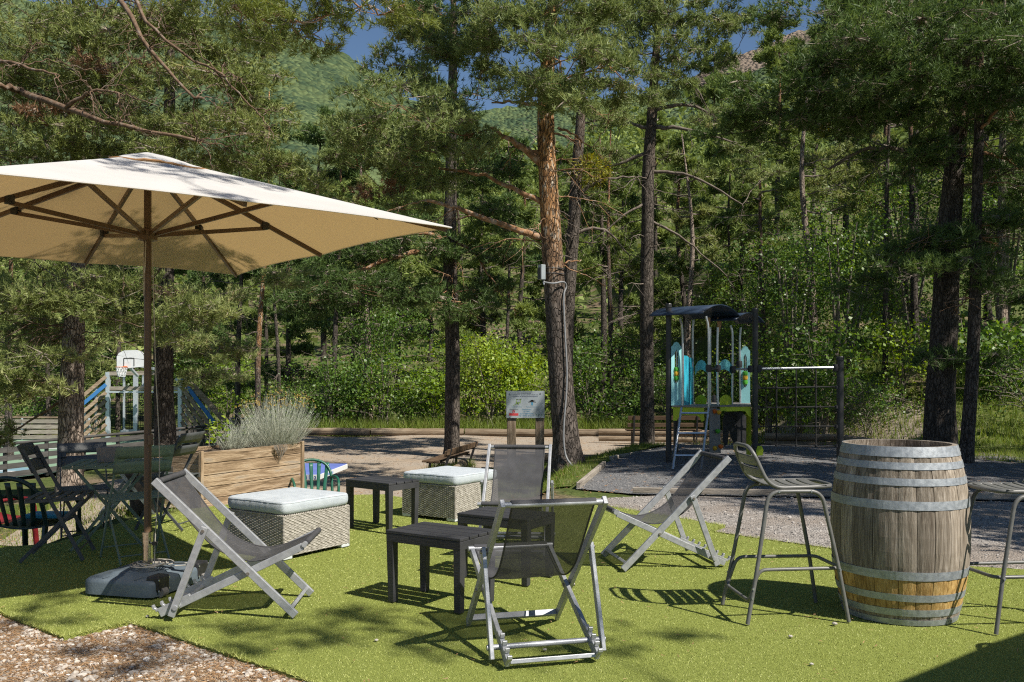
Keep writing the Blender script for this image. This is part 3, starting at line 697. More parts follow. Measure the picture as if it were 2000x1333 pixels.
# ---- low slatted tables
def low_table():
    t = thing('low_table', '', 'table')
    a, b, h = .538, .362, .422; lw = .05
    n_ = 4; gap = .010; sw = (b - gap * (n_ - 1)) / n_
    for k in range(n_):
        MB().box((0, -b / 2 + sw / 2 + k * (sw + gap), h - .009), (a, sw, .018)).build('slat', MT['black_table'], t, bevel=.003)
    for s in (-1, 1):
        MB().box((0, s * (b / 2 - .011), h - .043), (a - .004, .02, .049)).build('apron', MT['black_table'], t, bevel=.003)
        MB().box((s * (a / 2 - .011), 0, h - .044), (.02, b - .045, .049)).build('apron', MT['black_table'], t, bevel=.003)
    for sx in (-1, 1):
        for sy in (-1, 1):
            mb = MB(); c = V(sx * (a / 2 - lw / 2 - .001), sy * (b / 2 - lw / 2 - .001), 0)
            L = [(-1, -1), (1, -1), (1, 1), (-1, 1)]
            top = [c + V(x * lw / 2, y * lw / 2, h - .021) for x, y in L]; low = [c + V(-sx * .004 + x * (lw / 2 - .004), -sy * .004 + y * (lw / 2 - .004), .001) for x, y in L]
            mb.add(low + top, [(3, 2, 1, 0), (4, 5, 6, 7)] + [(i, (i + 1) % 4, 4 + (i + 1) % 4, 4 + i) for i in range(4)])
            mb.build('leg', MT['black_table'], t, bevel=.003)
    return t
lt = low_table()
for i, (x, y, th, lab) in enumerate([(-.416, 5.368, -.568, 'low black slatted table nearest the camera, by the front deck chair'),
                                     (-1.12, 7.90, -.671, 'low black table standing between the two wicker ottomans'),
                                     (-.037, 6.02, -.551, 'low black table behind the front deck chair, partly seen through its sling')]):
    o = lt if i == 0 else copy_tree(lt)
    o.location = (x, y, .002); o.rotation_euler = (0, 0, th); tag(o, lab, 'table', 'low black tables between the deck chairs')

# ---- wicker ottomans
def ottoman():
    t = thing('wicker_ottoman', '', 'ottoman')
    a, b, h0, h1 = .64, .67, .022, .315
    MB().box((0, 0, (h0 + h1) / 2), (a - .016, b - .016, h1 - h0 - .004)).build('basket_core', MT['wicker_core'], t)
    cols = []
    mb = MB()
    def face(o, u, nn, W):
        nc = int(W / .0235); nr = 30; cw = W / nc; rh = (h1 - h0) / nr
        for c in range(nc):
            for r in range(nr):
                out = .006 if (c + r) % 2 == 0 else .0015
                x0, x1 = c * cw - .001, (c + 1) * cw + .001; z0, z1 = h0 + r * rh + .0006, h0 + (r + 1) * rh - .0006
                j = random.uniform(-.0006, .0006)
                vs_ = [o + u * x0 + V(0, 0, z0 + j), o + u * x1 + V(0, 0, z0 + j), o + u * x1 + V(0, 0, z1 + j), o + u * x0 + V(0, 0, z1 + j)]
                m0 = (z0 + z1) / 2 + j
                vs_ += [o + u * (x0 + cw * .22) + nn * out + V(0, 0, m0), o + u * (x1 - cw * .22) + nn * out + V(0, 0, m0)]
                mb.add(vs_, [(0, 1, 5, 4), (1, 2, 5), (2, 3, 4, 5), (3, 0, 4)])
    e = .006
    face(V(-a / 2 + e, -b / 2 + e, 0), V(1, 0, 0), V(0, -1, 0), a - 2 * e); face(V(a / 2 - e, -b / 2 + e, 0), V(0, 1, 0), V(1, 0, 0), b - 2 * e)
    face(V(a / 2 - e, b / 2 - e, 0), V(-1, 0, 0), V(0, 1, 0), a - 2 * e); face(V(-a / 2 + e, b / 2 - e, 0), V(0, -1, 0), V(-1, 0, 0), b - 2 * e)
    w = mb.build('wicker_weave', MT['wicker'], t, smooth=True); w['kind'] = 'stuff'
    # corner posts wrapped with cane and a braided top rim
    for sx in (-1, 1):
        for sy in (-1, 1):
            m2 = MB()
            for r in range(30):
                z = h0 + (h1 - h0) * (r + .5) / 30
                m2.lathe([(.004, z - .0047), (.0105, z - .002), (.0105, z + .002), (.004, z + .0047)], 8, (sx * (a / 2 - .010), sy * (b / 2 - .010), 0))
            m2.build('wrapped_corner', MT['wicker'], t, smooth=True)
            MB().box((sx * (a / 2 - .055), sy * (b / 2 - .045), .0125), (.10, .085, .025)).build('foot', MT['foot_plastic'], t, bevel=.004)
    m3 = MB(); L = [(-a / 2 + .01, -b / 2 + .01), (a / 2 - .01, -b / 2 + .01), (a / 2 - .01, b / 2 - .01), (-a / 2 + .01, b / 2 - .01)]
    for i in range(4):
        p0, p1 = Vector(L[i]), Vector(L[(i + 1) % 4]); k = int((p1 - p0).length / .017); d = (p1 - p0).normalized()
        for j in range(k):
            q = p0 + d * ((j + .5) * (p1 - p0).length / k); z = h1 - .003
            nn = V(d.y, -d.x, 0)
            m3.tube([V(q.x, q.y, z - .007) - V(d.x, d.y, 0) * .009, V(q.x, q.y, z) + nn * .006, V(q.x, q.y, z + .007) + V(d.x, d.y, 0) * .009], [.004, .0058, .004], 5)
    m3.build('braided_rim', MT['wicker'], t, smooth=True)
    # cushion with soft sides and a seam
    c0, c1 = h1 + .004, .412; A, B = a / 2 + .004, b / 2 + .004
    cm = MB(); N = 28; M = 7
    def ring(u):
        per = [(-1, -1, 1, -1), (1, -1, 1, 1), (1, 1, -1, 1), (-1, 1, -1, -1)]; s_ = int(u * 4) % 4; f_ = u * 4 - int(u * 4)
        x0, y0, x1, y1 = per[s_]; x, y = x0 + (x1 - x0) * f_, y0 + (y1 - y0) * f_
        k = (abs(x) ** 14 + abs(y) ** 14) ** (-1 / 14.0); return x * k, y * k
    NU = 120
    prof = [(.93, 0.0), (.985, .012), (1.0, .035), (1.0, .06), (.992, .078), (.975, .088)]
    H = c1 - c0
    rows = []
    for k, z in prof:
        row = []
        for i in range(NU):
            x, y = ring(i / NU)
            w_ = .0012 * math.sin(i * 2.1) * math.sin(i * .37) * (1 if .03 < z < .085 else .3)
            row.append(V(x * (A * k + w_), y * (B * k + w_), c0 + z * H / .088 + .004 * mnoise.noise(V(x * 3, y * 3, z * 20))))
        rows.append(row)
    for f_ in (.93, .84, .68, .46, .22):
        rows.append([V(ring(i / NU)[0] * A * f_, ring(i / NU)[1] * B * f_, c1 + .012 * (1 - f_) ** .8 + .004 * mnoise.noise(V(ring(i / NU)[0] * f_ * 2.5, ring(i / NU)[1] * f_ * 2.5, 4))) for i in range(NU)])
    vs_ = [q for row in rows for q in row]; fs = []
    for j in range(len(rows) - 1):
        for i in range(NU): fs.append((j * NU + i, j * NU + (i + 1) % NU, (j + 1) * NU + (i + 1) % NU, (j + 1) * NU + i))
    top = (len(rows) - 1) * NU; fs.append(tuple(top + i for i in range(NU))); fs.append(tuple(range(NU - 1, -1, -1)))
    cu = cm.add(vs_, fs).build('cushion', MT['cushion'], t, smooth=True)
    MB().tube([q * 1.002 for q in rows[4]], .0016, 5, closed=True).build('piping', MT['cushion'], cu, smooth=True)
    return t
ot = ottoman()
for i, (x, y, th, lab) in enumerate([(-1.706, 6.986, -.6, 'wicker ottoman with a pale blue-grey cushion behind the side-on deck chair'),
                                     (-.583, 8.673, -.602, 'wicker ottoman with a puckered pale cushion beside the deck chair facing the camera')]):
    o = ot if i == 0 else copy_tree(ot)
    o.location = (x, y, .002); o.rotation_euler = (0, 0, th); tag(o, lab, 'ottoman', 'wicker ottomans')

# ---- wine barrel
bw, n, l, p = nmat('barrel_oak'); setp(p, rough=.85, spec=.15)
tc = n.new('ShaderNodeTexCoord'); oi = n.new('ShaderNodeObjectInfo')
ml = n.new('ShaderNodeVectorMath'); ml.operation = 'MULTIPLY'; ml.inputs[1].default_value = (31, 47, 17); l.new(oi.outputs['Random'], ml.inputs[0])
ad = n.new('ShaderNodeVectorMath'); ad.operation = 'ADD'; l.new(tc.outputs['Object'], ad.inputs[0]); l.new(ml.outputs[0], ad.inputs[1])
mp = n.new('ShaderNodeMapping'); mp.inputs['Scale'].default_value = (16, 16, .7); l.new(ad.outputs[0], mp.inputs['Vector'])
nz = n.new('ShaderNodeTexNoise'); nz.inputs['Scale'].default_value = 6; nz.inputs['Detail'].default_value = 9; nz.inputs['Distortion'].default_value = .5; l.new(mp.outputs[0], nz.inputs['Vector'])
n2 = n.new('ShaderNodeTexNoise'); n2.inputs['Scale'].default_value = 26; n2.inputs['Detail'].default_value = 5; l.new(mp.outputs[0], n2.inputs['Vector'])
rg = ramp(n, [(.28, (.12, .095, .072)), (.48, (.225, .19, .15)), (.64, (.33, .285, .235)), (.78, (.44, .40, .345))]); l.new(nz.outputs['Fac'], rg.inputs['Fac'])
ry = ramp(n, [(.3, (.22, .125, .04)), (.5, (.40, .255, .09)), (.7, (.52, .36, .16))]); l.new(nz.outputs['Fac'], ry.inputs['Fac'])
sx = n.new('ShaderNodeSeparateXYZ'); l.new(tc.outputs['Object'], sx.inputs[0])
w1 = n.new('ShaderNodeMath'); w1.operation = 'MULTIPLY_ADD'; w1.inputs[1].default_value = .05; l.new(n2.outputs['Fac'], w1.inputs[0]); l.new(sx.outputs['Z'], w1.inputs[2])
rz = ramp(n, [(0.0, (0, 0, 0)), (.07, (0, 0, 0)), (.11, (1, 1, 1)), (.285, (1, 1, 1)), (.30, (0, 0, 0))]); l.new(w1.outputs[0], rz.inputs['Fac'])
mx = n.new('ShaderNodeMix'); mx.data_type = 'RGBA'; l.new(rz.outputs['Color'], mx.inputs[0]); l.new(rg.outputs['Color'], mx.inputs[6]); l.new(ry.outputs['Color'], mx.inputs[7])
hs = n.new('ShaderNodeHueSaturation'); mr = n.new('ShaderNodeMapRange'); mr.inputs['To Min'].default_value = .66; mr.inputs['To Max'].default_value = 1.28; l.new(oi.outputs['Random'], mr.inputs['Value']); l.new(mr.outputs[0], hs.inputs['Value']); l.new(mx.outputs[2], hs.inputs['Color'])
rf = ramp(n, [(.60, (1, 1, 1)), (.72, (1.5, 1.48, 1.42))]); l.new(n2.outputs['Fac'], rf.inputs['Fac'])
mm = n.new('ShaderNodeMix'); mm.data_type = 'RGBA'; mm.blend_type = 'MULTIPLY'; mm.inputs[0].default_value = 1; l.new(hs.outputs['Color'], mm.inputs[6]); l.new(rf.outputs['Color'], mm.inputs[7])
l.new(mm.outputs[2], p.inputs['Base Color'])
bb = n.new('ShaderNodeBump'); bb.inputs['Strength'].default_value = .7; bb.inputs['Distance'].default_value = .004; l.new(n2.outputs['Fac'], bb.inputs['Height']); l.new(bb.outputs[0], p.inputs['Normal'])
MT['oak'] = bw
HB = .95
def rb(z): return .366 - .068 * ((z - .475) / .475) ** 2
bx_, by_ = 2.18, 5.15
bar = thing('wine_barrel', 'weathered oak wine barrel with grey metal hoops, used as a bar table', 'barrel', (bx_, by_, 0.0))
random.seed(4)
ang = [0]; ws = [random.choice((.8, 1.0, 1.0, 1.15, 1.35)) for _ in range(24)]; tot = sum(ws)
for w_ in ws: ang.append(ang[-1] + 2 * math.pi * w_ / tot)
zs = [HB * i / 12 for i in range(13)]
for k in range(24):
    a0, a1 = ang[k] + .004, ang[k + 1] - .004; dr = random.uniform(-.0012, .0012); mb = MB(); NA_ = 4
    vs_ = []
    for z in zs:
        for i in range(NA_ + 1):
            a = lerp(a0, a1, i / NA_); rr = rb(z) + dr - (.003 if i in (0, NA_) else 0); vs_.append(V(rr * math.cos(a), rr * math.sin(a), z))
        for i in range(NA_, -1, -1):
            a = lerp(a0, a1, i / NA_); rr = rb(z) - .026; vs_.append(V(rr * math.cos(a), rr * math.sin(a), z))
    m_ = 2 * (NA_ + 1); fs = []
    for j in range(len(zs) - 1):
        for i in range(m_): fs.append((j * m_ + i, j * m_ + (i + 1) % m_, (j + 1) * m_ + (i + 1) % m_, (j + 1) * m_ + i))
    fs.append(tuple(range(m_ - 1, -1, -1))); fs.append(tuple((len(zs) - 1) * m_ + i for i in range(m_)))
    mb.add(vs_, fs).build('stave', MT['oak'], bar, smooth=False)
for k in range(7):
    w_ = .545 / 7; x0 = -.2725 + k * w_; x1 = x0 + w_ - .002; ri = rb(.91) - .03
    def chord(x): return math.sqrt(max(0, ri * ri - x * x))
    poly = []
    for j in range(9): x = lerp(x0, x1, j / 8); poly.append((x, chord(x)))
    for j in range(8, -1, -1): x = lerp(x0, x1, j / 8); poly.append((x, -chord(x)))
    poly = [q for i, q in enumerate(poly) if i == 0 or (Vector(q) - Vector(poly[i - 1])).length > 1e-4]
    MB().prism(poly, (0, 0, .895), (1, 0, 0), (0, 1, 0), (0, 0, .012)).build('head_board', MT['oak'], bar)
for z0, z1 in ((.897, .951), (.832, .869), (.748, .786), (.622, .668), (.250, .296), (.134, .172), (.052, .090), (.001, .032)):
    n_ = 5; prof = [(rb(lerp(z0, z1, i / n_)) + .0032, lerp(z0, z1, i / n_)) for i in range(n_ + 1)]
    prof += [(r__ - .0018, z) for r__, z in prof[::-1]]
    ho = MB().lathe(prof, 72, closed=True).build('hoop', MT['hoop'], bar, smooth=False)
    for k in range(2):
        a = R_(-60 + 3.4 * k + (z0 * 977) % 211); z = (z0 + z1) / 2; rr = rb(z) + .003
        MB().cyl((rr * math.cos(a), rr * math.sin(a), z), ((rr + .003) * math.cos(a), (rr + .003) * math.sin(a), z), .006, 8).build('rivet', MT['bolt'], ho)

# ---- bar stools
def bar_stool():
    t = thing('bar_stool', '', 'stool')
    T = .0112
    for s in (-1, 1):
        pts = fillet([(-.275, s * .212, .004), (-.215, s * .195, .30), (-.145, s * .172, .705), (.150, s * .172, .705), (.235, s * .195, .30), (.285, s * .212, .004)], .07, 6)
        MB().tube(pts, T, 10).build('leg_frame', MT['stool'], t, smooth=True)
        for x, z in ((-.09, .705), (.09, .705)):
            MB().cyl((x, s * .172, z), (x, s * .186, z), .006, 8).build('bolt', MT['steel'], t)
        for x, z in ((-.248, .14), (-.243, .19), (.238, .285)):
            MB().cyl((x, s * .205, z), (x, s * .217, z), .006, 8).build('bolt', MT['steel'], t)
    fr = fillet([(.262, .165, .285), (.262, -.165, .285), (-.20, -.176, .285), (-.256, -.190, .12), (-.256, .190, .12), (-.20, .176, .285)], .045, 5, closed=True)
    MB().tube(fr, .0098, 10, closed=True).build('foot_rest', MT['stool'], t, smooth=True)
    sf = fillet([(.235, .150, .728), (.235, -.150, .728), (-.135, -.168, .722), (-.235, -.150, .945), (-.235, .150, .945), (-.135, .168, .722)], .085, 7, closed=True)
    MB().tube(sf, .0115, 10, closed=True).build('seat_frame', MT['stool'], t, smooth=True)
    for k in range(5):
        x = -.085 + k * .062
        def sl(u, v, x=x):
            y = (v * 2 - 1) * .163; xx = x + (u - .5) * .05
            return V(xx, y, .731 - .010 * math.sin(math.pi * v) + .010 * ((xx - .03) / .2) ** 2)
        MB().grid(sl, 4, 8).build('seat_slat', MT['stool_slat'], t, smooth=True, solid=.004)
    for z0 in (.800, .868):
        def bs(u, v, z0=z0):
            z = z0 + (u - .5) * .052; y = (v * 2 - 1) * .158; x = -.135 - (z - .722) * .448 - .016 * (1 - (v * 2 - 1) ** 2) + .010 * (u - .5)
            return V(x, y * (1 - .25 * max(0, (z - .82))), z)
        MB().grid(bs, 4, 10).build('back_slat', MT['stool_slat'], t, smooth=True, solid=.004)
    return t
bs_ = bar_stool()
for i, (x, y, a, lab) in enumerate([(1.512, 5.11, 5.0, 'anthracite metal bar stool on the deck chair side of the barrel'),
                                    (2.745, 4.93, 186.0, 'bar stool cut off by the right edge of the picture, beside the barrel'),
                                    (3.0, 3.95, 160.0, 'bar stool outside the frame whose back throws a shadow at the lower right')]):
    o = bs_ if i == 0 else copy_tree(bs_)
    o.location = (x, y, .0); o.rotation_euler = (0, 0, R_(a)); tag(o, lab, 'stool', 'bar stools round the barrel')

# ---- parasols
pf, n, l, p = nmat('ecru_canvas'); setp(p, rough=.95, spec=.1)
tc = n.new('ShaderNodeTexCoord'); nz = n.new('ShaderNodeTexNoise'); nz.inputs['Scale'].default_value = 2.5; nz.inputs['Detail'].default_value = 8; l.new(tc.outputs['Object'], nz.inputs['Vector'])
r = ramp(n, [(.3, (.61, .605, .60)), (.7, (.69, .685, .68))]); l.new(nz.outputs['Fac'], r.inputs['Fac']); l.new(r.outputs['Color'], p.inputs['Base Color'])
tr = n.new('ShaderNodeBsdfTranslucent'); tr.inputs['Color'].default_value = (.85, .78, .66, 1)
mx = n.new('ShaderNodeMixShader'); mx.inputs[0].default_value = .36; l.new(p.outputs[0], mx.inputs[1]); l.new(tr.outputs[0], mx.inputs[2]); l.new(mx.outputs[0], n['Material Output'].inputs['Surface'])
n3 = n.new('ShaderNodeTexNoise'); n3.inputs['Scale'].default_value = 260; l.new(tc.outputs['Object'], n3.inputs['Vector']); bb = n.new('ShaderNodeBump'); bb.inputs['Strength'].default_value = .15; l.new(n3.outputs['Fac'], bb.inputs['Height']); l.new(bb.outputs[0], p.inputs['Normal'])
MT['canvas'] = pf
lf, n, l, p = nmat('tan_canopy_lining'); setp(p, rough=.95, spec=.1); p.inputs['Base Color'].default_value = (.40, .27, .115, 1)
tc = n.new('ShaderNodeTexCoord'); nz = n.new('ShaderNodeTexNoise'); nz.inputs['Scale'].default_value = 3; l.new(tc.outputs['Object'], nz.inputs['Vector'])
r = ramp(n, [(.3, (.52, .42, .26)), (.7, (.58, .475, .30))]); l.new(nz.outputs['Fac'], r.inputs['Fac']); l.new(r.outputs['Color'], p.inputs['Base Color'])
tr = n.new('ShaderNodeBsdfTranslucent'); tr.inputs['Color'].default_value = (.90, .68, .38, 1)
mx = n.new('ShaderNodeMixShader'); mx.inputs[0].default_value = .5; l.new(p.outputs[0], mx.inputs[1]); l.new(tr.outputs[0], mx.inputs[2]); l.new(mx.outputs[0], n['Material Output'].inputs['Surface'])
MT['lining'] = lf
MT['trim'] = surf('brown_canvas_trim', [(.22, .11, .045), (.28, .15, .06)], 10, rough=.9)

def parasol(label, loc, rz, A, B, z_pole0, extras=True):
    t = thing('parasol', label, 'parasol', loc, rz, 'canvas parasols')
    ZE, ZA, ZH = 2.17, 2.70, 2.205
    MB().tube([(0, 0, z_pole0), (0, 0, ZA - .03)], .0225, 20).build('pole', MT['brown_metal'], t, smooth=True)
    tips = [V(A, B, ZE), V(0, B, ZE + .012), V(-A, B, ZE), V(-A, 0, ZE + .012), V(-A, -B, ZE), V(0, -B, ZE + .012), V(A, -B, ZE), V(A, 0, ZE + .012)]
    apex = V(0, 0, ZA)
    for i in range(8):
        p0, p1 = tips[i], tips[(i + 1) % 8]
        def pn(u, v, p0=p0, p1=p1):
            e = p0.lerp(p1, v); sag = 4 * v * (1 - v)
            e = e + (apex - e) * .022 * sag
            q = apex.lerp(e, .10 + .90 * u)
            return q + V(0, 0, -.022 * sag * u * (1 - u) * 2)
        cpn = MB().grid(pn, 14, 8).build('canopy_panel', MT['canvas'], t, smooth=True)
        MB().grid(lambda u, v: pn(u, v) + V(0, 0, -.007), 14, 8).build('lining', MT['lining'], cpn, smooth=True)
        hem = [pn(1, k / 10) for k in range(11)]
        MB().tube([q + V(0, 0, -.004) for q in hem], .0045, 5).build('hem', MT['canvas'], t, smooth=True)
        r0 = apex.lerp(p0, .03) + V(0, 0, -.035); r1 = apex.lerp(p0, .985) + V(0, 0, -.022); mid = apex.lerp(p0, .5) + V(0, 0, -.024)
        MB().bar(r0, mid, .03, .018, (-(p0.y), p0.x, 0)).bar(mid, r1, .028, .018, (-(p0.y), p0.x, 0)).build('rib', MT['brown_metal'], t)
        k = .64 if i % 2 else .50
        j = apex.lerp(p0, k) + V(0, 0, -.05)
        d = V(p0.x, p0.y, 0).normalized()
        st = MB().bar(V(d.x * .045, d.y * .045, ZH), j, .026, .016, (-(d.y), d.x, 0)).build('strut', MT['brown_metal'], t)
        MB().box(j + V(0, 0, .016), (.05, .05, .05), Matrix.Rotation(math.atan2(d.y, d.x), 3, 'Z')).build('joint', MT['black_plastic'], st, bevel=.006)
    MB().lathe([(.024, -.045), (.058, -.035), (.062, .02), (.04, .035), (.024, .04)], 20, (0, 0, ZH)).build('hub', MT['brown_metal'], t, smooth=True)
    MB().lathe([(.024, -.05), (.05, -.04), (.05, .02), (.024, .03)], 16, (0, 0, ZA - .06)).build('crown_hub', MT['brown_metal'], t, smooth=True)
    # vent cap, rumpled, over the open top
    def cap(u, v):
        a = v * 2 * math.pi; c_, s_ = math.cos(a), math.sin(a); k = (abs(c_) ** 5 + abs(s_) ** 5) ** (-.2)
        rr = u * .30; q = V(c_ * k * rr * A / 1.35, s_ * k * rr * B / 1.2, ZA + .018 - .125 * u ** 1.12)
        q.z += .018 * mnoise.noise(V(q.x * 9, q.y * 9, 2)) * u + .008 * mnoise.noise(V(q.x * 26, q.y * 26, 2)) * u
        return q
    vc = MB().grid(cap, 9, 48).build('vent_cap', MT['canvas'], t, smooth=True)
    MB().tube([cap(1.0, k / 48) + V(0, 0, -.006) for k in range(48)], .008, 5, closed=True).build('vent_trim', MT['trim'], vc, smooth=True)
    if extras:
        MB().tube(catmull([(.03, -.02, 2.17), (.04, -.025, 2.05), (.05, -.03, 2.0), (.04, -.03, 1.96)], 6), .0025, 5).build('hook', MT['steel'], t, smooth=True)
        MB().tube(catmull([(.012, -.028, 2.16), (.035, -.03, 2.0), (.05, -.035, 1.86), (.03, -.035, 1.84), (.02, -.03, 2.1)], 8), .0022, 5).build('tie_cord', MT['rope'], t, smooth=True)
    return t
E1 = Vector((1.96, -2.51)).normalized()
prz = math.atan2(E1.y, E1.x)
P0 = V(-2.268, 5.69, 0)
par = parasol('large ecru parasol on a brown pole, filling the upper left', P0, prz, 1.60, 1.195, .16)
inv = Matrix.Rotation(-prz, 3, 'Z')
def on_par(px, py, Y): return inv @ (Q(px, py, Y) - P0)
MB().tube([on_par(650, 386, 5.42), on_par(672, 396, 5.39), on_par(700, 407, 5.34), on_par(718, 418, 5.30), on_par(738, 429, 5.26)], .0035, 5).build('seam_tear', MT['black_plastic'], par)
MB().tube(catmull([inv @ V(.035, -.015, 2.15), inv @ V(.06, -.03, 1.4), inv @ V(.085, -.03, .8), inv @ V(.06, -.03, .35), inv @ V(.05, -.02, .16)], 8), .0035, 6).build('pull_cord', MT['rope'], par, smooth=True)
mb = MB().box(inv @ V(.03, -.03, .93), (.03, .03, .07)); mb.build('cleat', MT['brown_metal'], par, bevel=.006)
# the second one stands outside the frame and throws the shade in the lower right corner
ee = Vector((1.25, .96)).normalized(); pr2 = math.atan2(ee.y, ee.x)
mid = Vector((3.75, 3.38)); c2 = mid + Vector((ee.y, -ee.x)) * 1.25
parasol('second ecru parasol standing outside the frame, shading the lower right corner', (c2.x + .1, c2.y, 0), pr2, 1.6, 1.2, .16, False)
b2 = thing('wheeled_ballast', 'slate ballast block outside the frame, under the second parasol', 'parasol stand', (c2.x + .1, c2.y, 0), pr2, 'parasol stands')
MB().box((0, 0, .075), (.6, .5, .13)).build('shell', MT['base_blue'], b2, bevel=.03, seg=3)
MB().lathe([(.0235, .10), (.032, .10), (.032, .40), (.0235, .40)], 20).build('sleeve_tube', MT['chrome'], b2, smooth=True)

# ---- wheeled parasol base
ba = Vector((G(183, 1160) - G(322, 1170)).to_2d()); brz = math.atan2(-ba.y, -ba.x)
pb = thing('wheeled_ballast', 'slate blue wheeled ballast block with a steel tube holding the parasol pole', 'parasol stand', (P0.x, P0.y, 0), brz, 'parasol stands')
W2, D2 = .50, .60
off = V(-.03, .05, 0)
mb = MB()
def basef(u, v):
    return None
prof = [(1.0, .012), (1.0, .078), (.99, .094), (.955, .104), (.62, .108), (.58, .122), (.2, .126)]
NU = 64; rows = []
def sup(i, e=11.0):
    a = 2 * math.pi * i / NU; c_, s_ = math.cos(a), math.sin(a); k = (abs(c_) ** e + abs(s_) ** e) ** (-1 / e); return c_ * k, s_ * k
for k, z in prof: rows.append([off + V(sup(i)[0] * W2 / 2 * k, sup(i)[1] * D2 / 2 * k, z) for i in range(NU)])
vs_ = [q for r__ in rows for q in r__]; fs = []
for j in range(len(rows) - 1):
    for i in range(NU): fs.append((j * NU + i, j * NU + (i + 1) % NU, (j + 1) * NU + (i + 1) % NU, (j + 1) * NU + i))
fs.append(tuple((len(rows) - 1) * NU + i for i in range(NU))); fs.append(tuple(range(NU - 1, -1, -1)))
MB().add(vs_, fs).build('shell', MT['base_blue'], pb, smooth=True, bevel=.0)
for s in (-1, 1):
    x = off.x + W2 / 2 - .035; y = off.y + s * (D2 / 2 - .095)
    h_ = MB().box((x, y, .085), (.085, .115, .09)).build('wheel_housing', MT['black_plastic'], pb, bevel=.012, seg=3)
    MB().cyl((x + .03, y - .025, .030), (x + .03, y + .025, .030), .029, 16).build('wheel', MT['play_grey'], pb)
    for dy in (-.05, .05):
        for dz in (.045, .11): MB().cyl((x + .042, y + dy, dz), (x + .046, y + dy, dz), .006, 8).build('screw', MT['steel'], h_)
for xx in (-.115, .105):
    MB().box((off.x + xx, off.y, .1085), (.012, D2 * .92, .006)).build('rib_line', MT['base_blue'], pb, bevel=.002)
MB().lathe([(.0235, .12), (.0325, .12), (.0325, .345), (.034, .345), (.034, .355), (.0235, .355)], 28).build('sleeve_tube', MT['chrome'], pb, smooth=True)
MB().cyl((.03, -.012, .29), (.062, -.02, .29), .006, 8).lathe([(.002, -.012), (.018, -.010), (.018, .010), (.002, .012)], 10, (.066, -.022, .29)).build('clamp_knob', MT['black_plastic'], pb, smooth=False)
cr = thing('cord_coil', 'grey cord coiled round the foot of the parasol tube', 'cord', (P0.x, P0.y, .15))
random.seed(3); pts = []
for k in range(110):
    a = k * .42; rr = .062 + .022 * math.sin(k * .31) + .012 * math.sin(k * .9) + (.03 if k > 70 else 0); pts.append(V(.02 + rr * math.cos(a) * 1.15, -.01 + rr * math.sin(a), .004 + .0006 * (k % 24) + .003 * math.sin(k * 1.3)))
pts += [V(.14, .03, .004), V(.20, .02, .004), V(.26, .05, .004), V(.24, -.02, .002), V(.16, -.05, .003)]
MB().tube(catmull(pts, 3), .0033, 5).build('cord', MT['rope'], cr, smooth=True)
# ================================================================== bistro set at the left
def folding_chair(mat):
    t = thing('folding_chair', '', 'chair')
    for s in (-1, 1):
        MB().bar((.20, s * .195, .005), (-.20, s * .178, .80), .026, .010, (0, 1, 0)).build('back_leg', mat, t, bevel=.002)
        MB().bar((-.22, s * .165, .005), (.20, s * .165, .44), .024, .010, (0, 1, 0)).build('front_leg', mat, t, bevel=.002)
        MB().bar((-.185, s * .18, .432), (.20, s * .18, .445), .026, .010, (0, 1, 0)).build('seat_rail', mat, t, bevel=.002)
    MB().cyl((-.17, -.165, .055), (-.17, .165, .055), .006, 8).build('stretcher', mat, t)
    MB().cyl((.165, -.195, .075), (.165, .195, .075), .006, 8).build('stretcher', mat, t)
    for k in range(6):
        x = -.16 + k * .066
        MB().box((x, 0, .452), (.042, .40, .008)).build('seat_slat', mat, t, bevel=.002)
    d = Vector((-.40, 0, .795)).normalized()
    for k, (s0, w_) in enumerate(((.675, .085), (.785, .085))):
        c = V(.20 + d.x * (s0 / .795 * .89), 0, s0)
        def bk(u, v, s0=s0, w_=w_):
            z = s0 + (u - .5) * w_; y = (v * 2 - 1) * .20
            return V(.20 - .40 / .795 * z - .022 * (1 - (v * 2 - 1) ** 2) - .012, y, z)
        MB().grid(bk, 3, 8).build('back_slat', mat, t, smooth=True, solid=.006)
    for s in (-1, 1):
        MB().box((.20 - .40 / .795 * .73 - .012, s * .165, .73), (.012, .07, .045), Matrix.Rotation(-.46, 3, 'Y')).build('back_tab', mat, t)
    return t
fc = folding_chair(MT['grey_chair']); fg = folding_chair(MT['green_chair'])
GZ = 0.0
for o, x, y, z, a, lab in ((fc, -3.30, 6.66, 0.002, 14, 'grey folding slat chair leftmost at the bistro table, turned side-on'),
                           (copy_tree(fc), -3.72, 7.95, -.11, 300, 'grey folding chair behind the bistro table, its slotted back facing us'),
                           (copy_tree(fc), -2.98, 7.95, .0, 170, 'dark folding chair by the wooden planter end, its back half turned'),
                           (fg, -2.72, 6.62, 0.002, 128, 'sage green folding chair seen from behind the parasol pole')):
    o.location = (x, y, z); o.rotation_euler = (0, 0, R_(a)); tag(o, lab, 'chair', 'folding chairs round the bistro table')
bt = thing('bistro_table', 'square slatted metal bistro table among the folding chairs', 'table', (-3.12, 7.18, 0), R_(12))
for k in range(8): MB().box((-.28 + k * .08, 0, .64), (.066, .60, .008)).build('top_slat', MT['green_chair'], bt, bevel=.002)
for s in (-1, 1):
    MB().box((0, s * .29, .628), (.62, .022, .016)).build('top_rail', MT['green_chair'], bt)
    MB().bar((-.26, s * .25, .004), (.24, s * .25, .62), .022, .012, (0, 1, 0)).build('leg', MT['green_chair'], bt)
    MB().bar((.26, s * .23, .004), (-.24, s * .23, .62), .022, .012, (0, 1, 0)).build('leg', MT['green_chair'], bt)
MB().cyl((-.22, -.25, .05), (-.22, .25, .05), .006, 8).build('stretcher', MT['green_chair'], bt)
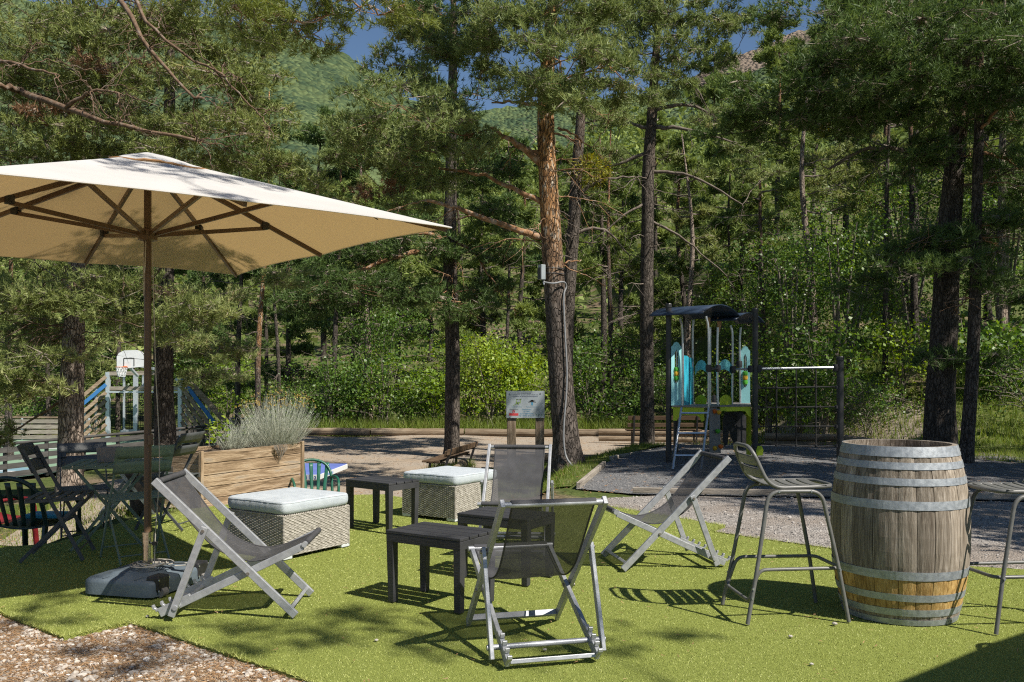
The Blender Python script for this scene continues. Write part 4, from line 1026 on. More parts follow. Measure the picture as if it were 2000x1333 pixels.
MB().cyl((.22, -.25, .05), (.22, .25, .05), .006, 8).build('stretcher', MT['green_chair'], bt)
tin = MB().box((-3.17, 7.2, .644 + .058), (.16, .12, .115), Matrix.Rotation(.3, 3, 'Z'))
tin.v = [(x + (.012 * (1 if x > -3.17 else -1) if z > .7 else 0), y, z) for x, y, z in tin.v]
tb = thing('tin_box', 'dull grey tin box standing on the bistro table', 'box', (-3.17, 7.2, .644))
tin.build('body', MT['grey_pot'], tb, world=True, bevel=.004)
pt = thing('plant_pot', 'large dark flower pot on the ground behind the bistro table', 'pot', (-3.55, 8.9, zg(-3.55, 8.9)))
MB().lathe([(.001, .01), (.14, .01), (.21, .40), (.235, .40), (.235, .45), (.215, .45), (.205, .39), (.001, .38)], 32).build('body', MT['pot'], pt, smooth=False)
MB().lathe([(.20, .392), (.12, .405), (.001, .41)], 24).build('soil', MT['soil'], pt)

def monobloc(mat, label, loc, rz, scale=1.0):
    """moulded plastic armchair; it faces +x"""
    t = thing('plastic_chair', label, 'chair', loc, rz, 'moulded plastic chairs')
    def seat(u, v):
        x = -.20 + .44 * u; y = (v * 2 - 1) * (.22 + .02 * u); return V(x, y, .42 + .03 * u - .025 * math.sin(math.pi * v) - .02 * math.sin(math.pi * u))
    MB().grid(seat, 8, 10).build('seat', mat, t, smooth=True, solid=.006)
    def bp(z, y): return V(-.21 - (z - .42) * .28 - .035 * (1 - (y / .25) ** 2), y, z)
    for k in range(5):
        y0 = (k - 2) * .075; y1 = (k - 2) * .105
        def sl(u, v, y0=y0, y1=y1): z = .43 + .37 * u; y = lerp(y0, y1, u) + (v - .5) * (.036 + .014 * u); return bp(z, y)
        MB().grid(sl, 8, 3).build('back_slat', mat, t, smooth=True, solid=.006)
    top = []
    for k in range(25):
        a = math.pi * k / 24; y = -.255 * math.cos(a); z = .44 + .40 * math.sin(a) ** .45
        top.append(bp(z, max(-.25, min(.25, y))) + V(0, (y - max(-.25, min(.25, y))), 0))
    MB().tube(top, [.019] * 25, 8).build('back_frame', mat, t, smooth=True)
    for s in (-1, 1):
        MB().tube(catmull([bp(.62, s * .25), V(-.10, s * .275, .64), V(.10, s * .28, .625), V(.20, s * .27, .56), V(.225, s * .262, .40)], 5), .017, 8).build('arm', mat, t, smooth=True)
        MB().bar((.215, s * .255, .42), (.25, s * .27, .0), .05, .028, (0, 1, 0)).build('leg', mat, t, bevel=.006)
        MB().bar((-.20, s * .235, .43), (-.29, s * .255, .0), .05, .028, (0, 1, 0)).build('leg', mat, t, bevel=.006)
    return t
monobloc(MT['darkgreen_plastic'], 'dark green moulded armchair at the left edge, its slatted back towards us', (-4.08, 7.82, zg(-4.08, 7.82) + .03), R_(82))
monobloc(MT['red_plastic'], 'red plastic chair half hidden behind the dark green one at the left edge', (-4.95, 8.75, zg(-4.95, 8.75) + .05), R_(70))
monobloc(MT['green_plastic'], 'bright green plastic chair peeping out between planter and table tennis table', (-2.25, 10.42, zg(-2.25, 10.42) - .03), R_(-70)).scale = (.9, .9, .9)
tr_ = thing('blue_tray', 'blue plastic tray lying on the seat of the dark green chair', 'tray', (-4.05, 7.95, zg(-4.08, 7.82) + .475))
MB().box((0, 0, .02), (.3, .22, .035)).build('body', MT['blue_tray'], tr_, bevel=.01)

# ---- aluminium folding stand behind the bistro set
st = thing('folding_stand', 'bare aluminium folding stand behind the bistro table, next to the parasol pole', 'stand', (-3.70, 8.8, zg(-3.70, 8.8)), R_(25))
for s in (-1, 1):
    MB().bar((-.24, s * .22, .0), (.20, s * .22, .62), .03, .014, (0, 1, 0)).build('leg', MT['steel'], st)
    MB().bar((.24, s * .19, .0), (-.20, s * .19, .62), .03, .014, (0, 1, 0)).build('leg', MT['steel'], st)
for x, z in ((-.21, .05), (.21, .05), (.19, .6), (-.19, .6)): MB().cyl((x, -.22, z), (x, .22, z), .01, 8).build('crossbar', MT['steel'], st)

# ---- wooden planter with a silvery curry plant
pa, pb2 = V(-3.13, 9.2, 0), V(-2.42, 10.48, 0); du = (pb2 - pa).normalized(); dv = V(-du.y, du.x, 0); PL, PD, PH, PZ = (pb2 - pa).length, .62, .60, -.06
plt = thing('wooden_planter', 'weathered timber planter box holding a silvery dried curry plant', 'planter', (pa.x, pa.y, PZ), math.atan2(du.y, du.x))
nb_ = 5; bh = PH / nb_
for k in range(nb_):
    z = k * bh + bh / 2
    for y0, L0 in ((.011, PL), (PD - .011, PL)):
        MB().box((PL / 2, y0, z), (L0, .022, bh - .007)).build('board', MT['planter_wood'], plt, bevel=.002)
    for x0 in (.012, PL - .012):
        o = MB().box((0, 0, 0), (PD - .046, .022, bh - .004)).build('end_board', MT['planter_wood'], plt, bevel=.002); o.location = (x0, PD / 2, z); o.rotation_euler = (0, 0, R_(90))
for x0 in (-.008, PL + .008):
    for y0 in (-.010, PD + .010):
        o = MB().box((0, 0, 0), (PH + .015, .04, .035)).build('corner_post', MT['planter_wood'], plt, bevel=.003); o.location = (x0, y0, PH / 2 + .008); o.rotation_euler = (0, R_(90), 0)
MB().grid(lambda u, v: V(.03 + u * (PL - .06), .03 + v * (PD - .06), PH - .04 + .03 * mnoise.noise(V(u * 9, v * 5, 0))), 20, 10).build('soil', MT['soil'], plt, smooth=True)

def stems(base, n_, Hh, spread, w, seed, up=.9, curve=.25, seg=4):
    """thin flat stems as strips of triangles; returns corner array and tip points"""
    r = np.random.default_rng(seed); out = []; tips = []
    for i in range(n_):
        a = r.uniform(0, 2 * np.pi); s = spread * np.sqrt(r.uniform(0, 1)); b0 = np.array(base) + np.array([np.cos(a) * s * .35, np.sin(a) * s * .35, 0])
        d = np.array([np.cos(a) * s, np.sin(a) * s, Hh * r.uniform(.55, 1.05) * (1 - .35 * (s / spread) ** 2)]); sw = np.array([-np.sin(a), np.cos(a), 0]) * r.normal(0, curve * .3)
        q = [b0 + d * t + sw * Hh * t * t + np.array([d[0], d[1], 0]) * curve * t * t * (-.6) + r.normal(0, .010, 3) for t in np.linspace(0, 1, seg + 1)]
        side = r.normal(size=3); side[2] *= .2; side /= np.linalg.norm(side); side *= w / 2
        for k in range(seg):
            f0, f1 = 1 - .7 * k / seg, 1 - .7 * (k + 1) / seg
            out += [q[k] - side * f0, q[k] + side * f0, q[k + 1] + side * f1, q[k] - side * f0, q[k + 1] + side * f1, q[k + 1] - side * f1]
        tips.append(q[-1])
    return np.array(out), np.array(tips)
cpx = Q(545, 868, 10.4); cp = thing('curry_plant', 'silvery dried curry plant with yellow flower heads growing in the wooden planter', 'plant', (cpx.x, cpx.y, PZ + PH - .05))
c1_, t1_ = stems((0, 0, 0), 760, .66, .40, .0048, 3, seg=5); c2_, t2_ = stems((-.42, -.32, 0), 420, .34, .26, .0048, 4); c3_, _ = stems((-.15, -.1, 0), 320, .42, .42, .0048, 5)
co = np.concatenate([c1_, c2_, c3_]); rr = np.random.default_rng(3)
soup('stems', co, 3, MT['silver_plant'], cp, rr.uniform(0, 1, len(co) // 3))
tp_ = t1_[t1_[:, 2] > .46]; tp_ = tp_[:120]
fl = []
for q in tp_:
    for k in range(7):
        d = rr.normal(size=3); d /= np.linalg.norm(d); e = rr.normal(size=3); e -= e.dot(d) * d; e /= np.linalg.norm(e)
        c_ = q + rr.normal(0, .008, 3); fl += [c_ - e * .006, c_ + e * .006, c_ + d * .011]
soup('flower_heads', np.array(fl), 3, MT['dry_flower'], cp, rr.uniform(0, 1, len(fl) // 3))
# withered trails hanging down the front of the box
tr1 = thing('hanging_weed', 'withered roots hanging over the planter front near its corner', 'plant', tuple(Q(548, 868, 10.15)))
mb = MB(); random.seed(8)
for k in range(26):
    x = random.uniform(-.11, .11); L = random.uniform(.08, .21) * (1 - abs(x) * 3); q0 = du * x
    mb.tube([q0, q0 - dv * .02 + du * random.uniform(-.02, .02) + V(0, 0, -L * .5), q0 - dv * .01 + du * (-x * .6 + random.uniform(-.02, .02)) + V(0, 0, -L)], [.003, .003, .0015], 4)
mb.build('trails', MT['stem'], tr1)
for px, py, Y, lab in ((440, 912, 9.62, 'small dead weed sprouting between two boards of the planter'),):
    w_ = thing('dead_weed', lab, 'plant', tuple(Q(px, py, Y))); mb = MB(); random.seed(5)
    for k in range(14): d = V(random.uniform(-.05, .05), random.uniform(-.05, -.0), random.uniform(-.07, .09)); mb.tube([V(0, 0, 0), d * .5 + V(0, -.01, 0), d], [.004, .004, .002], 4)
    mb.build('stems', MT['soil'], w_)
def leaf_quads(P, D, size, r, fold=.3, asp=.55):
    """kite leaves at P pointing along D -> corner array of quads"""
    n_ = len(P); D = D / np.linalg.norm(D, axis=1)[:, None]; s = r.normal(size=(n_, 3)); s -= (s * D).sum(1)[:, None] * D; s /= np.linalg.norm(s, axis=1)[:, None]
    nn = np.cross(D, s); L = size[:, None]
    out = np.empty((n_, 4, 3)); out[:, 0] = P; out[:, 1] = P + D * L * .45 + s * L * asp * .5 + nn * L * fold * .3; out[:, 2] = P + D * L; out[:, 3] = P + D * L * .45 - s * L * asp * .5 + nn * L * fold * .3
    return out.reshape(-1, 3)
for px, py, Y, hh, lab in ((408, 872, 9.55, .26, 'leafy green seedling at the left end of the planter'), (424, 870, 9.75, .27, 'second leafy seedling from the left end of the planter'), (441, 868, 9.95, .30, 'taller leafy seedling beside the silvery plant'), (452, 900, 9.72, .05, 'tiny fresh shoot on the front of the planter')):
    w_ = thing('seedling', lab, 'plant', tuple(Q(px, py, Y)), 0, 'seedlings in the planter'); r = np.random.default_rng(px)
    MB().tube([(0, 0, 0), (.01, 0, hh * .5), (0, .01, hh)], [.005, .004, .002], 5).build('stem', MT['stem'], w_)
    k = 26; z = r.uniform(.15, 1.02, k) * hh; a = r.uniform(0, 6.28, k); P = np.column_stack([np.zeros(k), np.zeros(k), z]); D = np.column_stack([np.cos(a), np.sin(a), r.uniform(-.5, .5, k)])
    soup('leaves', leaf_quads(P, D, r.uniform(.045, .075, k), r), 4, MT['leafA'], w_, r.uniform(.3, 1, k))

# ---- table tennis table
def text_mesh(s, size, mat, parent, loc, rot, name='lettering', align='LEFT', sx=1.0):
    c = bpy.data.curves.new('lettering', 'FONT'); c.body = s; c.size = size; c.align_x = align; c.extrude = .0004; c.resolution_u = 2
    o = bpy.data.objects.new('tmp', c); COL.objects.link(o)
    bpy.context.view_layer.update()
    me = bpy.data.meshes.new_from_object(o.evaluated_get(bpy.context.evaluated_depsgraph_get())); bpy.data.objects.remove(o)
    me.materials.clear(); me.materials.append(mat)
    ob = link(name, me, None, parent); ob.location = loc; ob.rotation_euler = rot; ob.scale = (sx, 1, 1)
    return ob
corner = Q(678, 906, 12.3); near = Q(627, 927, 11.1)
dn = (near - corner); dn.z = 0; dn.normalize(); dw = V(dn.y, -dn.x, 0)
if dw.x > 0: dw = -dw
tt = thing('table_tennis_table', 'blue table tennis table with a white lettered edge, behind the planter', 'table', (corner.x, corner.y, zg(corner.x - .8, corner.y)), math.atan2(dn.y, dn.x))
gz = zg(corner.x - .8, corner.y); hT = corner.z - gz
sgn = 1 if (Matrix.Rotation(math.atan2(dn.y, dn.x), 3, 'Z') @ V(0, 1, 0)).dot(dw) > 0 else -1
LT, WT = 1.30, 1.52
MB().box((LT / 2, sgn * WT / 2, hT - .006), (LT - .0, WT, .012)).build('top', MT['pp_blue'], tt)
for nm, c, sz in (('edge_frame', (LT / 2, 0, hT - .035), (LT, .014, .062)), ('edge_frame', (LT / 2, sgn * WT, hT - .035), (LT, .014, .062)), ('edge_frame', (LT, sgn * WT / 2, hT - .035), (.014, WT, .062)), ('edge_frame', (0, sgn * WT / 2, hT - .035), (.014, WT, .062))):
    MB().box(c, sz).build(nm, MT['pp_white'], tt, bevel=.003)
for x in (.12, LT - .12):
    for y in (.25, WT - .25): MB().tube(catmull([(x, sgn * y, hT - .05), (x + .05, sgn * y, hT * .5), (x - .08, sgn * y, .02)], 6), .022, 8).build('leg', MT['galv'], tt, smooth=True)
ry_ = -sgn
# lettering on the long edge facing right, and on the near end
text_mesh('tte cross', .062, MT['ink_sky'], tt, (.42 if sgn > 0 else .95, -sgn * .0085, hT - .052), (R_(90), 0, 0 if sgn > 0 else R_(180)), sx=1.15)
text_mesh('cornilleau', .085, MT['ink_blue'], tt, (LT + .0085, -.02 if sgn > 0 else .02, hT - .058), (R_(90), 0, R_(90) if sgn > 0 else R_(90)), sx=1.0, align='LEFT' if sgn > 0 else 'RIGHT')

# ---- information sign on two posts
SY_ = 17.0
s0, s1 = Q(989, 764, SY_), Q(1063.5, 817, SY_); sw_, sh_ = s1.x - s0.x, s0.z - s1.z
gs = zg((s0.x + s1.x) / 2, SY_)
sg = thing('notice_sign', 'pale metal playground notice on two thick timber posts', 'sign', ((s0.x + s1.x) / 2, SY_, gs))
for px in (999, 1054.5):
    x = Q(px, 800, SY_).x - sg.location.x
    o = MB().box((0, 0, 0), (s0.z - gs + .0, .165, .12)).build('post', MT['log_wood'], sg, bevel=.01); o.location = (x, .075, (s0.z - gs) / 2 - .01); o.rotation_euler = (0, R_(90), R_(0)); o.rotation_euler = (R_(90), R_(90), 0)
MB().box((0, -.012, (s0.z + s1.z) / 2 - gs), (sw_, .008, sh_)).build('plate', MT['sign_plate'], sg, bevel=.002)
zc = s0.z - gs; L0 = -sw_ / 2
def st_(s, size, x, y, mat, align='CENTER', sx=1.0): text_mesh(s, size * sw_, MT[mat], sg, (L0 + x * sw_, -.0172, zc - y * sh_), (R_(90), 0, 0), align=align, sx=sx)
st_('Aire de jeux réservée', .040, .47, .095, 'ink_navy'); st_('aux enfants à partir de 2 ans à 12 ans et placés sous', .036, .46, .155, 'ink_navy'); st_('la surveillance des parents ou accompagnateurs', .036, .48, .215, 'ink_navy')
st_('Tranche de 2 à 8 ans', .032, .27, .60, 'ink_teal'); st_('Tranche de 2 à 12 ans', .032, .66, .60, 'ink_teal')
st_('Gestionnaire', .048, .53, .705, 'ink_teal'); st_('LE PARC', .05, .54, .78, 'ink_teal'); st_('26310 SERVIGNE', .05, .53, .86, 'ink_teal'); st_('Tél : 04 92 28 61 77', .05, .53, .935, 'ink_teal')
st_('F.V.R', .085, .86, .925, 'ink_green')
def sflat(nm, poly, mat): MB().prism([(L0 + x * sw_, zc - y * sh_) for x, y in poly], (0, -.0168, 0), (1, 0, 0), (0, 0, 1), (0, -.0006, 0)).build(nm, MT[mat], sg)
sflat('red_field', [(.075, .82), (.315, .82), (.315, .91), (.075, .91)], 'ink_red')
sflat('rule', [(.08, .685), (.31, .685), (.31, .70), (.08, .70)], 'ink_black')
for k, (a, b_) in enumerate([((.18, .55), (.30, .47)), ((.30, .47), (.29, .34))]):
    pass
sflat('pictogram', [(.18, .55), (.28, .475), (.285, .42), (.30, .42), (.30, .50), (.33, .50), (.33, .42), (.345, .42), (.345, .455), (.375, .455), (.375, .33), (.385, .33), (.385, .31), (.34, .30), (.34, .33), (.36, .33), (.36, .41), (.27, .41), (.27, .32), (.31, .31), (.31, .295), (.255, .305), (.255, .44), (.235, .49), (.18, .53)], 'ink_lime')
sflat('pictogram', [(.285, .43), (.30, .43), (.30, .49), (.285, .49)], 'ink_black')
sflat('pictogram', [(.26, .295), (.32, .295), (.32, .315), (.26, .315)], 'ink_black'); sflat('pictogram', [(.345, .295), (.395, .295), (.395, .315), (.345, .315)], 'ink_black')
sflat('pictogram', [(.655, .40), (.69, .40), (.695, .53), (.655, .53)], 'ink_teal')
sflat('pictogram', [(.575, .37), (.63, .355), (.64, .33), (.70, .33), (.72, .355), (.755, .355), (.755, .37), (.70, .385), (.775, .405), (.775, .425), (.70, .415), (.64, .415), (.575, .425), (.575, .405), (.63, .39)], 'ink_black')
sflat('pictogram', [(.645, .335), (.695, .335), (.70, .36), (.64, .36)], 'ink_red')
MB().tube([V(L0 + (.192 + .032 * math.cos(a * .3142)) * sw_, -.0176, zc - (.755 * sh_) + .032 * sw_ * math.sin(a * .3142)) for a in range(20)], .0042, 5, closed=True).bar((L0 + .17 * sw_, -.0176, zc - .735 * sh_), (L0 + .214 * sw_, -.0176, zc - .775 * sh_), .006, .002, (0, 1, 0)).build('ban_symbol', MT['ink_red'], sg)
for x, y in ((.10, .08), (.90, .08), (.10, .955), (.90, .955)): MB().cyl((L0 + x * sw_, -.016, zc - y * sh_), (L0 + x * sw_, -.028, zc - y * sh_), .013, 10).build('screw', MT['steel'], sg)

# ---- park benches
def bench(label, base, u, L, hs, hb, mat='bench_wood'):
    """u: direction along the bench; its back leans to the left of u"""
    u = Vector(u).normalized(); t = thing('park_bench', label, 'bench', base, math.atan2(u.y, u.x), 'wooden park benches')
    for k in range(3): o = MB().box((L / 2, -.36 + k * .115, hs), (L, .10, .035)).build('seat_slat', MT[mat], t, bevel=.005)
    for k in range(2): o = MB().box((L / 2, .03 + k * .045, hs + .14 + k * (hb - hs - .2)), (L, .028, .105), Matrix.Rotation(-.22, 3, 'X')).build('back_slat', MT[mat], t, bevel=.005)
    for x in (.16, L - .16):
        MB().bar((x, -.33, 0), (x, -.30, hs - .02), .04, .04, (1, 0, 0)).build('leg', MT['dark_metal'], t)
        MB().bar((x, -.06, 0), (x, .10, hb), .04, .04, (1, 0, 0)).build('leg', MT['dark_metal'], t)
        MB().box((x, -.2, hs - .03), (.04, .34, .03)).build('bearer', MT['dark_metal'], t)
    return t
b0 = V(-.78, 18.5, 0); b1 = V(-1.24, 16.5, 0)
zb_ = zg(b1.x, b1.y); u_ = (b1 - b0); u_.z = 0
bench('small park bench at the foot of the pine, seen from the end', (b0.x, b0.y, zg(b0.x, b0.y)), (u_.x, u_.y, 0), 2.05, .26, .49)
b0 = Q(1228, 873, 22.6); 
bench('long park bench behind the playground ladder and the pine beside it', (b0.x + 1.9, b0.y + .3, zg(b0.x + .9, b0.y)), (-1, -.02, 0), 1.9, .42, .80)

# ---- round timber edging
def log(a, b, r, label, group='round timber edgings', bow=0.0, parent=None):
    a, b = Vector(a), Vector(b); d = (b - a); L = d.length
    pts = []; k = 12
    for i in range(k + 1):
        t_ = i / k; pts.append(V(L * t_, bow * math.sin(math.pi * t_), r * .12 * mnoise.noise(V(t_ * 5, a.x, a.y))))
    mb = MB().tube(pts, [r * (1 + .06 * mnoise.noise(V(i * .9, a.x * 3, 7))) for i in range(k + 1)], 12)
    o = mb.build('timber_log', MT['log_wood'], parent, smooth=False)
    o.location = a; o.rotation_euler = d.to_track_quat('X', 'Z').to_euler()
    if label: tag(o, label, 'log', group)
    return o
def onz(x, y, r): return (x, y, zg(x, y) + r * .8)
kx = [-7.1, -4.2, -1.4, 1.4, 4.3, 7.4]
for i, (xa, xb_) in enumerate(zip(kx, kx[1:])):
    ya, yb = 27.4 - .07 * (xa + 7) , 27.4 - .07 * (xb_ + 7)
    log((xa + .02, ya, -.535 + .10), (xb_ - .02, yb, -.535 + .10), .115, ['kerb log behind the silvery curry plant, at the far side of the path', 'kerb log across the far side of the path left of the slim pine', 'kerb log across the far path between slim pine and sign', 'kerb log across the far path just right of the orange-barked pine', 'kerb log across the far path behind the long bench'][i], 'kerb logs along the far path')
log(onz(-1.15, 13.2, .1), onz(-1.2, 15.6, .1), .1, 'log edging beside the far ottoman, nearer piece at the path corner', bow=-.1)
log(onz(-1.2, 15.7, .1), onz(-.95, 17.9, .1), .1, 'log edging running up to the slim pine and small bench', bow=-.06)
log(onz(.2, 19.2, .09), onz(3.0, 18.9, .09), .09, 'low log between grass and path behind the orange-barked pine')
# stacked log retaining walls behind the playground
for k in range(4):
    z0 = -.42 + k * .15
    log((5.15, 18.6, z0), (6.6, 18.2, z0 + .01), .075, ['bottom log of the stacked wall behind the climbing net', 'second log of the stacked wall behind the climbing net', 'third log of the stacked wall behind the climbing net', 'top log of the stacked wall behind the climbing net'][k], 'stacked retaining logs')
    log((6.65, 18.15, z0), (6.9, 15.0, z0 + .02), .075, ['bottom log of the wall return running towards the barrel', 'second log of the wall return running towards the barrel', 'third log of the wall return running towards the barrel', 'top log of the wall return running towards the barrel'][k], 'stacked retaining logs')
for k in range(2):
    log((2.3, 24.2, -.40 + k * .17), (5.9, 23.4, -.40 + k * .17), .08, ['lower rail log behind the playground ladder', 'upper rail log behind the playground ladder'][k], 'rail logs behind the playground')
def board(a, b, h, w, label, mat='grey_wood'):
    a, b = Vector(a), Vector(b); d = b - a
    o = MB().box((d.length / 2, 0, 0), (d.length, w, h)).build('edging_board', MT[mat], bevel=.006); o.location = a; o.rotation_euler = d.to_track_quat('X', 'Z').to_euler(); tag(o, label, 'board', 'timber edging boards')
board((1.35, 10.22, .03), (3.6, 9.93, .03), .06, .04, 'edging board between gravel strip and playground, nearer the deck chairs')
board((3.63, 9.92, .03), (5.95, 9.62, .03), .06, .04, 'edging board of the playground disappearing behind the barrel')
board((.78, 10.75, .0), (1.33, 13.2, .01), .10, .05, 'edging board from the gravel up to the orange-barked pine')
board((1.5, 13.9, .02), (3.25, 17.3, -.05), .10, .05, 'edging board between grass and playground, from pine to pine')
board((4.75, 9.6, .02), (5.1, 10.9, .02), .12, .22, 'broad plank on edge of the gravel just right of the barrel')
board((5.0, 10.95, .02), (5.25, 12.4, .02), .12, .22, 'broad plank behind the first one, right of the barrel')

# ---- slatted railing of the sports court
def railing(label, a, b, z0, nb, hgt, sp, mat, board_h, rail='grey_wood'):
    a, b = Vector(a), Vector(b); d = b - a; L = d.length; t = thing('court_railing', label, 'railing', (a.x, a.y, z0), math.atan2(d.y, d.x), 'slatted railings of the sports court')
    k = max(1, int(round(L / sp)))
    for i in range(k + 1): MB().box((L * i / k, 0, hgt / 2 + .02), (.085, .085, hgt + .04)).build('post', MT[mat], t, bevel=.008)
    for j in range(nb):
        z = hgt - .10 - j * (hgt - .05) / nb
        for i in range(k):
            MB().box((L * (i + .5) / k, -.058, z), (L / k - .012, .03, board_h)).build('board', MT['grey_wood'], t)
    MB().tube([(0, 0, hgt + .06), (L, 0, hgt + .06)], .045, 10).build('top_rail', MT[rail], t, smooth=True)
    return t
MT['rail_dark'] = surf('dark_rail_wood', [(.055, .052, .05), (.10, .095, .09)], 4, rough=.85, bump=.3, bscale=20, stretch=(.5, 5, 5), rand=.15)
rl = railing('slatted timber railing along the near side of the sports court', (-16.4, 18.6), (-10.95, 35.1), CZ, 4, .98, 1.5, 'dark_metal', .15, 'rail_dark')
for ch in rl.children:
    if ch.name.startswith('board'): ch.data.materials[0] = MT['rail_dark']
railing('slatted railing at the far end of the court, left of the goal', (-30.5, 40.5), (-18.6, 40.2), CZ, 4, .98, 2.9, 'galv', .17, 'log_wood')
railing('slatted railing at the far end of the court, right of the goal', (-12.2, 39.6), (-9.6, 39.2), CZ, 4, .98, 1.3, 'galv', .17)

# ---- sports goal with a basketball hoop
GY = 38.8
gl = thing('sports_goal', 'timber and galvanised multisport goal with sloping blue-striped side panels', 'goal', (Q(281, 860, GY).x, GY, CZ))
def gp(px, py, dy=0.0): return Q(px, py, GY) + V(0, dy, 0) - Vector(gl.location)
for px, y0 in ((211, 727), (352, 740)):
    MB().bar(gp(px, y0), gp(px, 862), .16, .14, (0, 1, 0)).build('post', MT['galv'], gl)
    MB().bar(gp(px + (8 if px < 280 else -8), y0 + 10, 1.2), gp(px + (8 if px < 280 else -8), 846, 1.2), .08, .08, (0, 1, 0)).build('rear_post', MT['galv'], gl)
MB().bar(gp(246, 730, 1.0), gp(246, 850, 1.0), .17, .14, (0, 1, 0)).build('rear_post', MT['galv'], gl)
MB().bar(gp(260, 730, 1.1), gp(260, 762, 1.1), .10, .10, (0, 1, 0)).build('rear_post', MT['galv'], gl)
MB().bar(gp(211, 730), gp(302, 729), .16, .1, (0, 1, 0)).build('top_beam', MT['grey_wood'], gl)
MB().bar(gp(213, 759), gp(350, 759), .16, .1, (0, 1, 0)).build('crossbar_board', MT['grey_wood'], gl)
MB().bar(gp(213, 766), gp(350, 766), .07, .16, (0, 1, 0)).build('crossbar', MT['galv'], gl)
MB().bar(gp(212, 847, 1.2), gp(250, 845, 1.2), .14, .1, (0, 1, 0)).build('base_plate', MT['galv'], gl)
MB().bar(gp(268, 762, .3), gp(284, 742, .3), .1, .06, (0, 1, 0)).build('brace', MT['galv'], gl)
MB().bar(gp(338, 740, .3), gp(350, 752, .3), .1, .06, (0, 1, 0)).build('brace', MT['galv'], gl)
# side panels: boards running down from the goal
for k in range(8):
    m = 'blue_paint' if k == 1 else 'log_wood'
    y_in = 736 + k * 15.5; x_out = 160
    y_out = y_in + 50
    if y_in > 848: continue
    xo = x_out; yo = y_out
    if yo > 860: f_ = (860 - y_in) / (yo - y_in); xo = 208 + (x_out - 208) * f_; yo = 860
    MB().bar(gp(208, y_in, -.05), gp(xo, yo, -.6), .15, .05, (0, 1, 0)).build('panel_board', MT[m], gl)
for k in range(8):
    m = 'blue_paint' if k == 1 else 'log_wood'
    x_in, y_in = 356, 741 + (k - 1) * 16.5 if k else 737
    if k == 0: x_in, y_in = 364, 738
    xo, yo = x_in + 86 - (0 if k == 0 else 6), y_in + 86
    if k: xo, yo = 356 + 72, y_in + 84
    if yo > 862: f_ = (862 - y_in) / (yo - y_in); xo = x_in + (xo - x_in) * f_; yo = 862
    if y_in > 850: continue
    MB().bar(gp(x_in, y_in, -.05), gp(xo, yo, -.6), (.16 if k else .24), .05, (0, 1, 0)).build('panel_board', MT[m], gl)
for x, y0 in ((190, 758), (168, 795)): MB().bar(gp(x, y0, -.12), gp(x, 862, -.12), .10, .05, (0, 1, 0)).build('panel_post', MT['galv'], gl)
for x, y0 in ((382, 757), (410, 790)): MB().bar(gp(x, y0, -.12), gp(x, 862, -.12), .10, .05, (0, 1, 0)).build('panel_post', MT['galv'], gl)
nt_ = MB()
for k in range(30):
    x = 214 + k * 4.6; nt_.tube([gp(x, 768, 1.15), gp(x, 845, 1.3)], .012, 3)
for k in range(17):
    y = 770 + k * 4.6; nt_.tube([gp(214, y, 1.2), gp(350, y, 1.2)], .012, 3)
nt_.build('goal_net', MT['net_rope'], gl)
hp = thing('basketball_hoop', 'white basketball backboard with orange rim and net above the goal', 'basketball hoop', tuple(Q(254, 722, 37.6)))
def hpp(px, py, dy=0.0): return Q(px, py, 37.6) + V(0, dy, 0) - Vector(hp.location)
poly = [(228, 722), (228, 697), (232, 690), (242, 685), (266, 684), (276, 687), (282, 693), (283, 716)]
a_ = [hpp(x, y) for x, y in poly]; n_ = len(a_)
MB().add(a_ + [q + V(0, .06, 0) for q in a_], [tuple(range(n_)), tuple(range(2 * n_ - 1, n_ - 1, -1))] + [(i, (i + 1) % n_, n_ + (i + 1) % n_, n_ + i) for i in range(n_)]).build('backboard', MT['white_paint'], hp)
MB().bar(hpp(242, 715, -.01), hpp(242, 700, -.01), .03, .01, (0, 1, 0)).bar(hpp(242, 700, -.01), hpp(262, 700, -.01), .03, .01, (0, 1, 0)).bar(hpp(262, 700, -.01), hpp(262, 715, -.01), .03, .01, (0, 1, 0)).build('target_square', MT['rail_dark'], hp)
rc_ = hpp(244, 717.5, -.32); RR = .225
MB().tube([rc_ + V(RR * math.cos(a * .3142), RR * math.sin(a * .3142), 0) for a in range(20)], .018, 6, closed=True).build('rim', MT['orange_paint'], hp)
MB().box(rc_ + V(.02, RR + .05, -.03), (.14, .1, .14)).build('rim_bracket', MT['orange_paint'], hp)
nt_ = MB()
for k in range(12):
    a0 = k * math.pi / 6
    for sg_ in (1, -1):
        pts = []
        for j in range(7): t_ = j / 6; rr = RR * (1 - .42 * t_); a = a0 + sg_ * t_ * .9; pts.append(rc_ + V(rr * math.cos(a), rr * math.sin(a), -.40 * t_))
        nt_.tube(pts, .011, 4)
nt_.build('hoop_net', MT['white_paint'], hp)
MB().bar(hpp(258, 712, .1), hpp(284, 722, 1.2), .1, .08, (0, 1, 0)).bar(hpp(246, 712, .1), hpp(246, 735, 1.2), .1, .08, (0, 1, 0)).build('bracket_arm', MT['galv'], hp)

